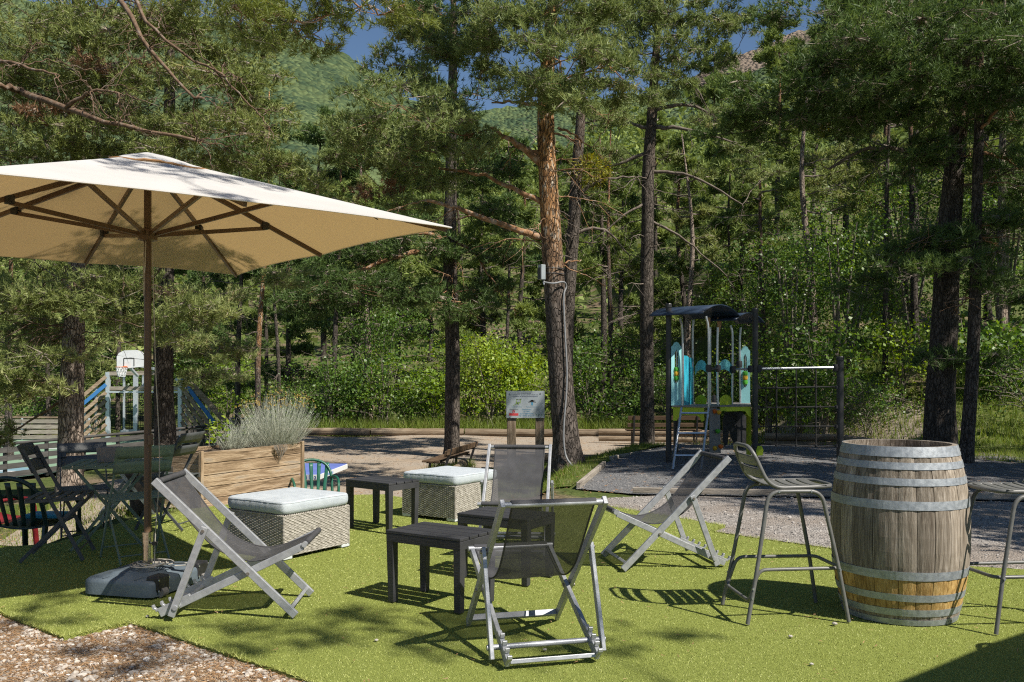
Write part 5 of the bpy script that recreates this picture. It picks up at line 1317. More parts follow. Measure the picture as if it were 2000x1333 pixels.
# ================================================================== playground
PY = 13.4
pz = zg(4.0, PY)
pg = thing('play_tower', 'small play tower with curved navy roofs, teal panels and a rope climbing net', 'play tower', (Q(1390, 900, PY).x, PY, pz))
def pq(px, py, dy=0.0): return Q(px, py, PY + dy) - Vector(pg.location)
def gq(px, dy): q = Q(px, 900, PY + dy) - Vector(pg.location); q.z = zg(q.x + pg.location.x, PY + dy) - pz - .05; return q
for px, top, dy, w_ in ((1306, 597, 0, .085), (1475, 606, .1, .085), (1641, 700, .25, .105)):
    a, b_ = pq(px, top, dy), gq(px, dy); b_.x = a.x
    po = MB().tube([b_, a], w_ / 2, 16).build('post', MT['dark_metal'], pg, smooth=False)
    MB().lathe([(.001, .03), (w_ * .5, .028), (w_ * .58, .015), (w_ * .58, -.03), (w_ * .5, -.03)], 16, a).build('post_cap', MT['dark_metal'], po)
for px, dy in ((1320, 1.3), (1462, 1.35), (1395, 1.4)):
    a, b_ = pq(px, 690, dy), gq(px, dy); b_.x = a.x
    MB().tube([b_, V(a.x, a.y, .95)], .04, 12).build('rear_post', MT['dark_metal'], pg)
def roof(name, c0, c1, rad, a0, a1, wide):
    """curved sheet: axis from c0 to c1, arc from a0 to a1 about it"""
    ax = (c1 - c0).normalized(); up = V(0, 0, 1); sd_ = ax.cross(up).normalized()
    def f_(u, v):
        a = lerp(a0, a1, v); c = c0.lerp(c1, u)
        return c + (sd_ * math.cos(a) * wide + up * math.sin(a)) * rad
    return MB().grid(f_, 6, 18).build(name, MT['roof_panel'], pg, smooth=True, solid=.015)
ra_, rb_ = pq(1306, 600, .45), pq(1410, 598, -.20); ra_.z = rb_.z = pq(1390, 599, .1).z - .95
roof('roof_sheet', ra_, rb_, .95, R_(58), R_(122), 1.0)
ra_, rb_ = pq(1412, 612, .75), pq(1466, 613, .45); ra_.z = rb_.z = pq(1440, 613, .6).z - .95
roof('roof_sheet', ra_, rb_, .95, R_(60), R_(120), 1.0)
for px, dy in ((1383, .1), (1405, .35)):
    MB().prism([(-.035, .16), (.035, .16), (.03, .05), (.0, -.06), (-.02, .03)], pq(px, 642, dy), (1, 0, 0), (0, 0, 1), (0, .03, 0)).build('roof_bracket', MT['tan_bracket'], pg)
for pts in ([(1328, 622, -.15), (1333, 655, -.1), (1333, 797, -.1)], [(1355, 625, .5), (1353, 660, .5), (1354, 790, .5)], [(1379, 618, -.3), (1384, 655, -.3), (1384, 798, -.3)], [(1387, 640, .1), (1387, 700, .1), (1387, 795, .1)],
            [(1402, 640, .0), (1401, 700, 0), (1402, 795, 0)], [(1427, 636, .35), (1431, 665, .35), (1430, 790, .35)], [(1447, 640, .9), (1445, 675, .9), (1446, 788, .9)]):
    MB().tube(catmull([pq(*q) for q in pts], 6), .017, 10).build('handrail', MT['steel'], pg, smooth=True)
def panel(name, poly, dy0, dy1, mat, xa=None, xb_=None, th=.018):
    xs_ = [q[0] for q in poly]; a, b_ = min(xs_), max(xs_)
    pts = [pq(x, y, lerp(dy0, dy1, (x - a) / max(1e-6, b_ - a))) for x, y in poly]; n_ = len(pts)
    return MB().add(pts + [q + V(0, th, 0) for q in pts], [tuple(range(n_)), tuple(range(2 * n_ - 1, n_ - 1, -1))] + [(i, (i + 1) % n_, n_ + (i + 1) % n_, n_ + i) for i in range(n_)]).build(name, MT[mat], pg)
def tall_panel(x0, x1, yt, yb, dy0, dy1):
    w_ = x1 - x0; c = (x0 + x1) / 2
    arch = [(x0, yt + 10), (x0 + w_ * .15, yt + 7), (x0 + w_ * .28, yt + 2), (c, yt), (x1 - w_ * .28, yt + 2), (x1 - w_ * .15, yt + 7), (x1, yt + 10)]
    sl0, sl1, st0, sb0 = c - w_ * .16, c + w_ * .16, yt + 18, yt + 78
    panel('side_panel', [(x0, yb)] + arch[:4] + [(c, st0 - 3), (sl0, st0 + 4), (sl0, sb0), (c, sb0 + 4), (c, yb)], dy0, (dy0 + dy1) / 2, 'teal_panel')
    p2_ = panel('side_panel', [(x1, yb), (c, yb), (c, sb0 + 4), (sl1, sb0), (sl1, st0 + 4), (c, st0 - 3)] + arch[3:], (dy0 + dy1) / 2, dy1, 'teal_panel')
    for k, (m, yy) in enumerate((('hold_green', 54), ('hold_yellow', 62), ('hold_green', 71))):
        MB().lathe([(.001, -.04), (.035, -.03), (.042, 0), (.035, .03), (.001, .04)], 14, pq(c, yt + yy, (dy0 + dy1) / 2 - .0)).build('bead', MT[m], pg, smooth=True)
    MB().tube([pq(c, st0, (dy0 + dy1) / 2 + .01), pq(c, sb0 + 3, (dy0 + dy1) / 2 + .01)], .008, 6).build('bead_rod', MT['steel'], pg)
tall_panel(1311, 1331, 668, 793, -.05, .0); tall_panel(1446, 1465, 676, 788, .9, .85)
panel('curved_panel', [(1336, 793), (1336, 695), (1341, 695), (1347, 699), (1352, 699), (1355, 704), (1352, 709), (1352, 716), (1355, 720), (1354, 793)], .05, .5, 'blue_panel')
panel('arch_panel', [(1358, 733), (1358, 716), (1364, 706), (1370, 703), (1376, 706), (1380, 713), (1380, 728), (1374, 723), (1368, 722), (1362, 726)], .55, .4, 'teal_arch')
panel('arch_panel', [(1405, 727), (1405, 712), (1411, 704), (1417, 702), (1424, 706), (1430, 715), (1430, 733), (1424, 726), (1417, 722), (1410, 722)], .1, .35, 'teal_arch')
panel('low_arch_panel', [(1358, 790), (1358, 780), (1363, 774), (1369, 771), (1376, 774), (1380, 780), (1380, 790)], .55, .4, 'lime_panel')
panel('low_arch_panel', [(1406, 793), (1406, 780), (1411, 774), (1418, 771), (1425, 774), (1430, 781), (1430, 793)], .1, .35, 'lime_panel')
MB().prism([(0, 0), (1, 0), (1, 1), (0, 1)], V(0, 0, 0), V(1, 0, 0), V(0, 1, 0), V(0, 0, .001)) if False else None
pts = [pq(1312, 793, -.1), pq(1386, 793.5, -.3), pq(1405, 793, -.05), pq(1467, 789, .1), pq(1466, 789, 1.25), pq(1312, 791, 1.2)]
zf_ = pts[1].z
MB().add([V(q.x, q.y, zf_) for q in pts] + [V(q.x, q.y, zf_ - .022) for q in pts], [tuple(range(6)), tuple(range(11, 5, -1))] + [(i, (i + 1) % 6, 6 + (i + 1) % 6, 6 + i) for i in range(6)]).build('platform', MT['play_grey'], pg)
panel('apron_panel', [(1315, 822), (1315, 796), (1375, 796.5), (1376, 822), (1370, 824), (1367, 816), (1361, 812), (1330, 811), (1325, 816), (1322, 822)], -.08, -.25, 'lime_panel')
panel('apron_panel', [(1406, 795), (1466, 791), (1467, 816), (1461, 812), (1456, 804), (1448, 803), (1420, 804), (1412, 802), (1407, 808)], -.03, .12, 'lime_panel')
for xa, xb_ in ((1331, 1314), (1384, 1369)):
    a, b_ = pq(xa, 797, -.3), pq(xb_, 908, -.75); b_.z = -.02
    MB().tube([a, b_], .018, 10).build('ladder_rail', MT['steel'], pg, smooth=True)
for k, f_ in enumerate((.09, .42, .78)):
    a0, b0_ = pq(1331, 797, -.3), pq(1314, 908, -.75); a1, b1_ = pq(1384, 797, -.3), pq(1369, 908, -.75); b0_.z = b1_.z = -.02
    MB().bar(a0.lerp(b0_, f_), a1.lerp(b1_, f_), .05, .02, (0, .3, 1)).build('ladder_rung', MT['steel'], pg)
panel('climbing_wall', [(1386, 885), (1386, 797), (1406, 799), (1408, 885)], -.28, -.05, 'play_grey', th=.03)
for px, py, m in ((1395, 804, 'hold_orange'), (1404, 806, 'hold_yellow'), (1402, 843, 'hold_green'), (1408, 873, 'hold_orange'), (1396, 876, 'hold_yellow')):
    q = pq(px, py, -.2)
    MB().lathe([(.001, .035), (.025, .03), (.042, .012), (.03, -.02), (.001, -.035)], 7, q).build('climbing_hold', MT[m], pg, smooth=True)
panel('crawl_panel', [(1412, 820), (1416, 806), (1450, 805), (1458, 815), (1459, 870), (1450, 877), (1438, 876), (1428, 855), (1424, 838), (1421, 868), (1415, 872), (1412, 860)], .4, .5, 'black_plastic', th=.03)
panel('crawl_side', [(1458, 890), (1458, 808), (1467, 806), (1467, 890)], .35, .14, 'lime_panel')
MB().tube([pq(1383, 721, -.28), pq(1402, 721, -.02)], .017, 8).build('connector_bar', MT['dark_metal'], pg)
MB().tube([pq(1431, 722, .3), pq(1475, 721, .1)], .016, 8).build('connector_bar', MT['steel'], pg)
for px, py, dy in ((1384, 720, -.3), (1402, 720, 0), (1432, 722, .3), (1466, 721, .1), (1482, 721, .1), (1632, 719, .25), (1444, 712, .6)):
    MB().lathe([(.001, .055), (.042, .05), (.048, 0), (.042, -.05), (.001, -.055)], 14, pq(px, py, dy)).build('clamp', MT['black_plastic'], pg, smooth=True)
MB().tube([pq(1478, 721, .1), pq(1640, 718, .25)], .02, 12).build('top_bar', MT['steel'], pg, smooth=True)
def npt(px, py): return pq(px, py, lerp(.1, .25, (px - 1480) / 160))
for x in (1516.5, 1555, 1593.5): MB().tube([npt(x, 720), npt(x, 872)], .011, 6).build('net_rope', MT['net_rope'], pg)
for y0, y1 in ((758, 756), (796, 795), (833, 833), (868, 873)): MB().tube([npt(1480, y0), npt(1516, y0 + .5), npt(1593, y1), npt(1636, y1)], .011, 6).build('net_rope', MT['net_rope'], pg)
for x in (1516.5, 1555, 1593.5):
    for y in (757, 795.5, 833, 870.5): MB().lathe([(.001, .02), (.022, .012), (.022, -.012), (.001, -.02)], 10, npt(x, y)).build('net_knot', MT['black_plastic'], pg, smooth=True)
for y in (757, 795.5, 833, 871):
    for x in (1481, 1634): MB().lathe([(.001, .03), (.03, .02), (.03, -.02), (.001, -.03)], 10, npt(x, y)).build('clamp', MT['black_plastic'], pg, smooth=True)
MB().prism([(-.04, 0), (.04, 0), (.055, .07), (.03, .14), (-.03, .14), (-.055, .07)], pq(1484, 890, .05), (1, 0, 0), (0, 0, 1), (0, .04, 0)).build('ground_hold', MT['lime_panel'], pg)
# ================================================================== trees and plants
def unit(a): return a / np.linalg.norm(a, axis=-1, keepdims=True)
class Veg:
    def __init__(s, seed): s.lp = []; s.r = np.random.default_rng(seed); s.need = []; s.tint = []; s.wood = MB(); s.tw = []; s.extra = {}
    def needles(s, P, D, size, m, w, tint, key=None, th=(.3, 1.15)):
        r = s.r; n_ = len(P) * m
        P2 = np.repeat(P, m, 0); D2 = np.repeat(D, m, 0); S = np.repeat(size, m)
        R = r.normal(size=(n_, 3)); R -= (R * D2).sum(1)[:, None] * D2; R = unit(R)
        a = r.uniform(th[0], th[1], n_)[:, None]; d = np.cos(a) * D2 + np.sin(a) * R
        b = P2 - D2 * (S * r.uniform(0, .65, n_))[:, None]; L = (S * r.uniform(.55, .95, n_))[:, None]
        sd = unit(np.cross(d, r.normal(size=(n_, 3)))) * (w * r.uniform(.7, 1.2, n_))[:, None] / 2
        out = np.empty((n_ * 3, 3)); out[0::3] = b - sd; out[1::3] = b + sd; out[2::3] = b + d * L
        t = np.clip(np.repeat(tint, m) + r.normal(0, .10, n_), 0, 1)
        if key: s.extra.setdefault(key, [[], []]); s.extra[key][0].append(out); s.extra[key][1].append(t)
        else: s.need.append(out); s.tint.append(t)
    def twigs(s, A, B, w):
        n_ = len(A); d = B - A; sd = unit(np.cross(d, s.r.normal(size=(n_, 3)) + 1e-6)) * w / 2
        out = np.empty((n_ * 3, 3)); out[0::3] = A - sd; out[1::3] = A + sd; out[2::3] = B; s.tw.append(out)
    def limb(s, pts, r0, r1, sides=7, k=5):
        q = catmull(pts, k); m = len(q)
        q = [p_ + Vector(s.r.normal(0, .012, 3)) if 0 < i < m - 1 else p_ for i, p_ in enumerate(q)]
        rr_ = [lerp(r0, r1, (i / (m - 1)) ** .8) for i in range(m)]
        s.wood.tube(q, rr_, sides); s.lp += [(p_, a) for p_, a in zip(q, rr_)][1:]; return q
    def attach(s, st, C, r0):
        """start of a new bough: on the trunk, or on a bough already there if that is much nearer"""
        best = (C - st).length * .72, st, r0
        for p_, a in s.lp:
            d_ = (C - p_).length
            if d_ < best[0] and p_.z < C.z + .25: best = d_, p_, min(r0, a * .75)
        return best[1], max(.008, best[2])
    def pad(s, start, C, R, nsh, size, m, w, r0=.04, key=None, nsub=9, tint=.5, droop=.15, twig=.6, clump=.175):
        r = s.r; C = Vector(C); start = Vector(start); d = C - start; L = d.length
        mid = start.lerp(C, .5) + Vector((0, 0, -droop * L * .5 + .03 * L)) + Vector(r.normal(0, .045 * L, 3))
        br = s.limb([start, mid, C], r0, max(.006, r0 * .3), 5, 4)
        E = []
        Ra = np.array(R)
        for k in range(nsub):
            v = r.normal(size=3); v /= np.linalg.norm(v); v *= r.uniform(.45, .95); e = np.array(C) + v * Ra
            q0 = br[min(len(br) - 1, int(len(br) * r.uniform(.55, 1.0)))]
            mm = (np.array(q0) + e) / 2 + r.normal(0, .1, 3) * Ra
            s.wood.tube([q0, Vector(mm), Vector(e)], [max(.005, r0 * .35), max(.004, r0 * .22), .002], 3, caps=False)
            E.append(e)
        E = np.array(E)
        idx = r.integers(0, nsub, nsh); g = r.normal(0, clump, (nsh, 3)); P = E[idx] + g * Ra
        D = unit((P - np.array(C)) / Ra * .8 + np.array([0, 0, .7]) + r.normal(0, .55, (nsh, 3)))
        ct = tint + r.normal(0, .10, nsub)
        s.needles(P, D, size * r.uniform(.7, 1.25, nsh), m, w, np.clip(ct[idx] + r.normal(0, .08, nsh), 0, 1), key)
        kk = r.uniform(0, 1, nsh) < twig
        s.twigs(E[idx][kk] + (P - E[idx])[kk] * .0, (P - D * size * .6)[kk], w * 1.3)
    def dead(s, start, dirv, L, r0=.014, n_=6):
        r = s.r; start = Vector(start); d = Vector(dirv).normalized(); pts = [start]
        for k in range(4): d = (d + Vector(r.normal(0, .22, 3)) + Vector((0, 0, -.10))).normalized(); pts.append(pts[-1] + d * L / 4)
        q = s.limb(pts, r0, r0 * .25, 5, 3)
        for k in range(n_):
            a = q[int(r.uniform(.25, .95) * (len(q) - 1))]; dd = (d + Vector(r.normal(0, .7, 3))).normalized(); b = a + dd * L * r.uniform(.15, .4); c = b + (dd + Vector(r.normal(0, .5, 3))).normalized() * L * .15
            s.wood.tube([a, b, c], [r0 * .4, r0 * .25, r0 * .1], 3, caps=False)
    def finish(s, t, needle, wood, twigm=None, crown='crown'):
        l_ = np.array(t.location)
        s.wood.v = [(a - l_[0], b - l_[1], c - l_[2]) for a, b, c in s.wood.v]
        if s.wood.v:
            me = s.wood.mesh('branches', True); link('branches', me, wood, t)
        if s.tw: soup('twigs', np.concatenate(s.tw) - l_, 3, twigm or MT['twig_dead'], t, kind='stuff')
        if s.need: soup(crown, np.concatenate(s.need) - l_, 3, needle, t, np.concatenate(s.tint))
        for k, (a, b) in s.extra.items(): soup('withered_spray', np.concatenate(a) - l_, 3, MT[k], t, np.concatenate(b))
def trunk_mesh(t, pts, rad, mat, sides=18, seed=1, flare=1.35, name='trunk'):
    q = catmull(pts, 8); m = len(q); R = []
    for i in range(m):
        f_ = i / (m - 1) * (len(rad) - 1); a = min(int(f_), len(rad) - 2); R.append(lerp(rad[a], rad[a + 1], f_ - a))
    mb = MB(); l_ = Vector(t.location); vs_ = []
    for i in range(m):
        fl_ = 1 + (flare - 1) * max(0, 1 - (q[i].z - q[0].z) / .45) ** 2
        for k in range(sides):
            a = 2 * math.pi * k / sides
            nz = 1 + .05 * mnoise.noise(V(math.cos(a) * 1.7 + seed, math.sin(a) * 1.7, q[i].z * 1.1)) + .035 * mnoise.noise(V(math.cos(a) * 5 + seed, math.sin(a) * 5, q[i].z * 4)) + (fl_ - 1) * .5 * math.sin(a * 4 + seed)
            vs_.append(q[i] - l_ + V(math.cos(a), math.sin(a), 0) * R[i] * fl_ * nz)
    mb.add(vs_, [(i * sides + k, i * sides + (k + 1) % sides, (i + 1) * sides + (k + 1) % sides, (i + 1) * sides + k) for i in range(m - 1) for k in range(sides)] + [tuple((m - 1) * sides + k for k in range(sides))])
    me = mb.mesh(name, True); return link(name, me, mat, t), q, R
def at_z(q, z):
    for a, b in zip(q, q[1:]):
        if a.z <= z <= b.z: return a.lerp(b, (z - a.z) / max(1e-6, b.z - a.z))
    return q[-1].copy() if z > q[-1].z else q[0].copy()

def placed_pine(label, Z, trunk_px, wpx, pads, limbs, needle, barkm, branchm, seed, size=.11, m=11, w=.008, nsh=150, dead=10, deadz=(1.5, 4.5), tint=.5, r0=.035, group=None, top=0):
    """a pine whose trunk and foliage pads were measured in the photo, at depth Z"""
    k = Z / F
    pts = [Q(x, y, Z) for x, y in trunk_px]; pts[0].z = zg(pts[0].x, Z) - .06
    t = thing('pine_tree', label, 'tree', (pts[0].x, Z, zg(pts[0].x, Z)), 0, group or 'pines around the terrace')
    tr, q, R = trunk_mesh(t, pts, [a / 2 * k for a in wpx], barkm, seed=seed)
    v = Veg(seed)
    for L in limbs:
        pp = [Q(x, y, Z + d) for x, y, d in L[0]]; v.limb(pp, L[1] * k / 2, L[1] * k / 2 * .35, 8, 5)
        e = pp[-1]
        for j in range(L[2] if len(L) > 2 else 0): v.dead(pp[int(v.r.integers(1, len(pp)))], v.r.normal(size=3) + np.array([np.sign(pp[-1].x - pp[0].x) * .8, 0, -.1]), v.r.uniform(.3, .8), .010, 5)
    pads = sorted(pads, key=lambda p_: math.hypot((p_[0] - trunk_px[3][0]) * k, p_[2]))
    for pd in pads:
        x, y, d, rx, rz = pd[:5]; C = Q(x, y, Z + d); key = pd[5] if len(pd) > 5 else None
        hd = math.hypot(C.x - pts[0].x, d); zz = C.z - .22 * hd
        st = at_z(q, max(q[0].z + 1.6, zz))
        st, ra = v.attach(st, C, min(.05, r0 * (.5 + .3 * hd)))
        v.pad(st, C, (rx, rx, rz), int(nsh * rx * rx * (.6 + rz)), size, m, w, r0=ra, key=key, tint=tint, nsub=max(7, int(12 * rx)))
    for j in range(dead):
        z = v.r.uniform(*deadz) + q[0].z; a = v.r.uniform(0, 6.28); v.dead(at_z(q, z), (math.cos(a), math.sin(a), v.r.uniform(-.15, .35)), v.r.uniform(.5, 1.5))
    rt = np.random.default_rng(seed + 500); z0 = CH + (HY + 60) * Z / F; z1 = max(z0 + 3.2, q[-1].z)
    for j in range(top):
        f_ = j / max(1, top); a = rt.uniform(0, 6.28); rad = 2.1 * (1 - .7 * f_) * rt.uniform(.3, 1); zz = z0 + (z1 - z0) * f_
        v.pad(at_z(q, zz), V(q[-1].x + math.cos(a) * rad, Z + math.sin(a) * rad, zz + .2), (1.1, 1.1, .42), 110, .26, 8, .045, r0=.035, nsub=7)
    v.finish(t, needle, branchm)
    return t, q

# -- the orange-barked pine in the middle
main_t, main_q = placed_pine('tall pine with orange flaking bark above a dark base, grey box strapped to it', 13.7,
    [(1110, 930), (1105, 850), (1096, 750), (1087, 620), (1079, 500), (1072, 380), (1066, 250), (1068, 150), (1075, 60), (1085, -60), (1092, -230), (1094, -420)],
    [62, 52, 47, 43, 41, 38, 34, 29, 25, 19, 12, 4],
    [(700, 250, -.5, .75, .32), (780, 205, -1.0, .9, .40), (800, 290, 0, .85, .34), (900, 265, -.6, .75, .34), (690, 305, .3, .65, .3), (860, 180, .5, .85, .4),
     (1000, 60, -.8, .85, .36), (1095, 120, -1.3, .9, .36), (1150, 55, -.6, .9, .36), (1020, 175, -1.4, .62, .26), (1110, 178, -1.5, .72, .24), (1190, 130, -.5, .75, .34), (950, 110, .3, .75, .34), (1070, 25, -1.2, .85, .34),
     (1195, 215, .4, .5, .24), (1245, 175, -.2, .6, .28), (840, 345, .5, .7, .22), (930, 20, -.2, .8, .35), (850, 90, .6, .75, .33), (785, 70, .6, .7, .3), (760, 130, .8, .6, .26),
     (740, 372, .6, .4, .18, 'brownneedle'), (790, 395, .4, .5, .2),
     (1000, -110, 0, 1.1, .45), (1170, -130, 0, 1.1, .45), (1090, -260, -.4, 1.1, .5), (930, -60, .4, 1.0, .4), (1230, -30, .2, .9, .4)],
    [([(1058, 462, 0), (985, 442, -.2), (890, 406, -.4), (830, 392, -.3)], 15, 5), ([(1062, 398, 0), (1000, 368, .1), (930, 340, .3), (815, 326, .4)], 12, 4), ([(1056, 318, 0), (1010, 282, -.2), (960, 250, -.4)], 18, 2),
     ([(1066, 120, 0), (1040, 95, -.2), (1000, 70, -.5)], 14), ([(1052, 300, 0), (1020, 285, -.1), (985, 268, -.1)], 10, 1), ([(1090, 250, 0), (1120, 262, .2), (1150, 285, .3)], 6, 2), ([(1098, 520, .0), (1110, 512, .05), (1135, 508, .1)], 6, 0), ([(1050, 205, 0), (1000, 200, -.2), (960, 201, -.3)], 9, 1)],
    MT['needleA'], MT['barkA'], MT['branch_orange'], 21, size=.125, m=12, w=.0135, nsh=700, top=3, dead=9, deadz=(3.2, 5.2), tint=.52)
# -- slim pine left of centre
placed_pine('slim dark-trunked pine beside the small bench, left of the sign', 20.3,
    [(884, 920), (883, 850), (884, 700), (882, 600), (878, 480), (880, 400), (882, 250), (885, 100), (886, -120)], [34, 30, 28, 27, 26, 24, 20, 16, 5],
    [(810, 565, 0, 1.0, .40), (700, 565, -.5, 1.15, .45), (900, 590, -.8, .95, .36), (965, 565, .5, .85, .36), (640, 525, .5, 1, .45), (740, 485, 0, 1, .36), (980, 495, 0, .85, .3), (840, 480, -.5, .85, .36),
     (770, 290, .8, 1.1, .45), (930, 330, 1, 1.1, .45), (850, 200, 0, 1.1, .5), (600, 590, 0, .9, .4), (960, 420, .6, .9, .35), (780, 430, .3, .9, .35), (900, 90, .5, 1.1, .5), (820, 20, 0, 1.1, .5)],
    [([(872, 492, 0), (800, 495, -.3), (720, 522, -.5), (650, 548, -.6)], 13, 6), ([(870, 468, 0), (830, 455, -.3), (780, 462, -.5)], 11, 3), ([(890, 470, 0), (930, 500, .2), (990, 590, .4)], 7, 4)],
    MT['needleD'], MT['barkB'], MT['branch_orange'], 22, size=.17, m=10, w=.021, nsh=420, top=8, dead=12, deadz=(2.5, 5), tint=.45)
# -- pine at the playground edge
placed_pine('straight pine at the edge of the playground, in front of the long bench', 19.3,
    [(1264, 895), (1264, 800), (1263, 600), (1265, 450), (1266, 330), (1274, 220), (1280, 120), (1292, 0), (1300, -170)], [32, 27, 26, 25, 24, 20, 16, 11, 4],
    [(1290, 110, -.5, 1, .40), (1215, 95, 0, .9, .36), (1365, 60, 0, 1, .4), (1320, 175, -.3, .6, .25), (1400, 25, .5, .7, .3), (1462, 48, .4, .6, .25), (1430, 110, .5, .5, .2), (1250, 35, .3, .9, .36), (1395, 225, .2, .6, .25), (1455, 300, 0, .55, .22), (1310, 20, -.5, .9, .4), (1500, 340, .3, .6, .22), (1290, -90, 0, 1.2, .5)],
    [([(1276, 248, 0), (1340, 252, -.2), (1430, 278, -.4)], 10, 5), ([(1268, 335, 0), (1350, 345, -.2), (1450, 400, -.4)], 8, 6), ([(1279, 215, 0), (1335, 205, .2), (1400, 225, .3)], 10, 4), ([(1262, 300, 0), (1200, 322, .1), (1150, 330, .1)], 8, 3), ([(1264, 395, 0), (1220, 420, -.2), (1160, 470, -.2)], 6, 4), ([(1268, 430, 0), (1340, 470, 0), (1420, 540, .2)], 6, 5), ([(1280, 130, 0), (1340, 150, 0), (1380, 210, .2)], 7, 3), ([(1262, 250, 0), (1220, 240, .2), (1170, 245, .2)], 8, 3)],
    MT['needleA'], MT['barkB'], MT['branch_grey'], 23, size=.16, m=10, w=.019, nsh=480, top=9, dead=16, deadz=(3, 6.5), tint=.5)
# -- pine behind the orange one
tb_t, tb_q = placed_pine('dark pine rising just behind the orange-barked one, carrying mistletoe', 18.0,
    [(1102, 905), (1104, 800), (1107, 680), (1112, 560), (1121, 430), (1127, 330), (1134, 230), (1140, 60)], [28, 27, 26, 25, 24, 22, 18, 8],
    [(1165, 235, .3, .7, .28), (1120, 160, .4, .8, .3), (1185, 300, .2, .5, .2), (1180, 70, .3, .9, .4)],
    [([(1124, 380, 0), (1180, 352, 0), (1240, 345, .1)], 8, 4), ([(1118, 455, 0), (1180, 450, 0), (1230, 500, .2)], 8, 4), ([(1126, 345, 0), (1090, 330, .2)], 7, 2), ([(1130, 280, 0), (1090, 262, .1), (1050, 268, .1)], 6, 2)],
    MT['needleA'], MT['barkB'], MT['branch_grey'], 24, size=.16, m=10, w=.018, nsh=460, top=3, dead=14, deadz=(3, 6), tint=.45)
# -- the big dark pine on the right
placed_pine('thick dark pine trunk behind the barrel with heavy shaded boughs', 14.5,
    [(1836, 925), (1836, 860), (1838, 760), (1846, 600), (1852, 480), (1862, 350), (1874, 220), (1880, 100), (1882, -120), (1884, -330)], [74, 62, 54, 48, 44, 38, 31, 26, 16, 5],
    [(1510, 190, -1.5, .9, .3), (1600, 130, -2, 1.1, .42), (1700, 90, -2, 1.1, .42), (1555, 235, -1, .9, .32), (1640, 232, -1, .9, .34), (1730, 180, -1.5, 1.0, .4), (1800, 60, -1.5, 1.1, .42), (1900, 120, -1.5, 1.1, .42), (1965, 180, -1, 1.1, .42), (1850, 200, -1, .9, .34), (1955, 55, -1, 1.1, .42), (1620, 25, -1, 1.1, .4), (1720, 10, 0, 1.1, .42), (1420, 260, -.6, .6, .2),
     (1800, 470, -.8, .8, .3), (1885, 525, -1, .9, .34), (1960, 450, -.5, .9, .34), (1740, 515, -.5, .7, .28), (1700, 560, -.2, .6, .24), (1975, 560, 0, .8, .34), (1905, 700, -.6, .55, .2), (1820, 700, -.8, .4, .15), (1980, 330, -.4, .8, .3), (1790, 300, -.5, .9, .3), (1900, -150, 0, 1.4, .6), (1780, -120, .3, 1.3, .5), (2040, -60, 0, 1.3, .5), (2080, 120, .2, 1.2, .5), (2080, 380, .2, 1, .4)],
    [([(1850, 320, 0), (1790, 300, -.3), (1700, 290, -.5), (1620, 330, -.6)], 14, 8), ([(1855, 300, 0), (1880, 250, -.2), (1960, 165, -.5)], 10, 3), ([(1845, 500, 0), (1800, 480, -.3), (1740, 500, -.5)], 10, 4)],
    MT['needleD'], MT['barkD'], MT['branch_grey'], 25, size=.14, m=11, w=.015, nsh=560, dead=16, deadz=(2.8, 5.5), tint=.5)
placed_pine('slender leaning pine at the far right, close to the thick dark trunk', 13.8,
    [(1884, 930), (1890, 850), (1899, 720), (1905, 560), (1908, 400), (1912, 250), (1914, 60), (1916, -80)], [30, 26, 24, 22, 20, 18, 12, 4],
    [(1950, 235, .4, .7, .26), (1985, 330, .5, .6, .24), (1930, 60, .3, .8, .3), (1990, 420, .2, .6, .22)], [([(1912, 260, 0), (1950, 210, -.2), (1975, 170, -.3)], 8, 2), ([(1908, 300, 0), (1950, 305, .2), (1990, 330, .3)], 9, 2)],
    MT['needleD'], MT['barkD'], MT['branch_orange'], 26, size=.14, m=10, w=.015, nsh=460, dead=8, deadz=(2.5, 5), tint=.55)
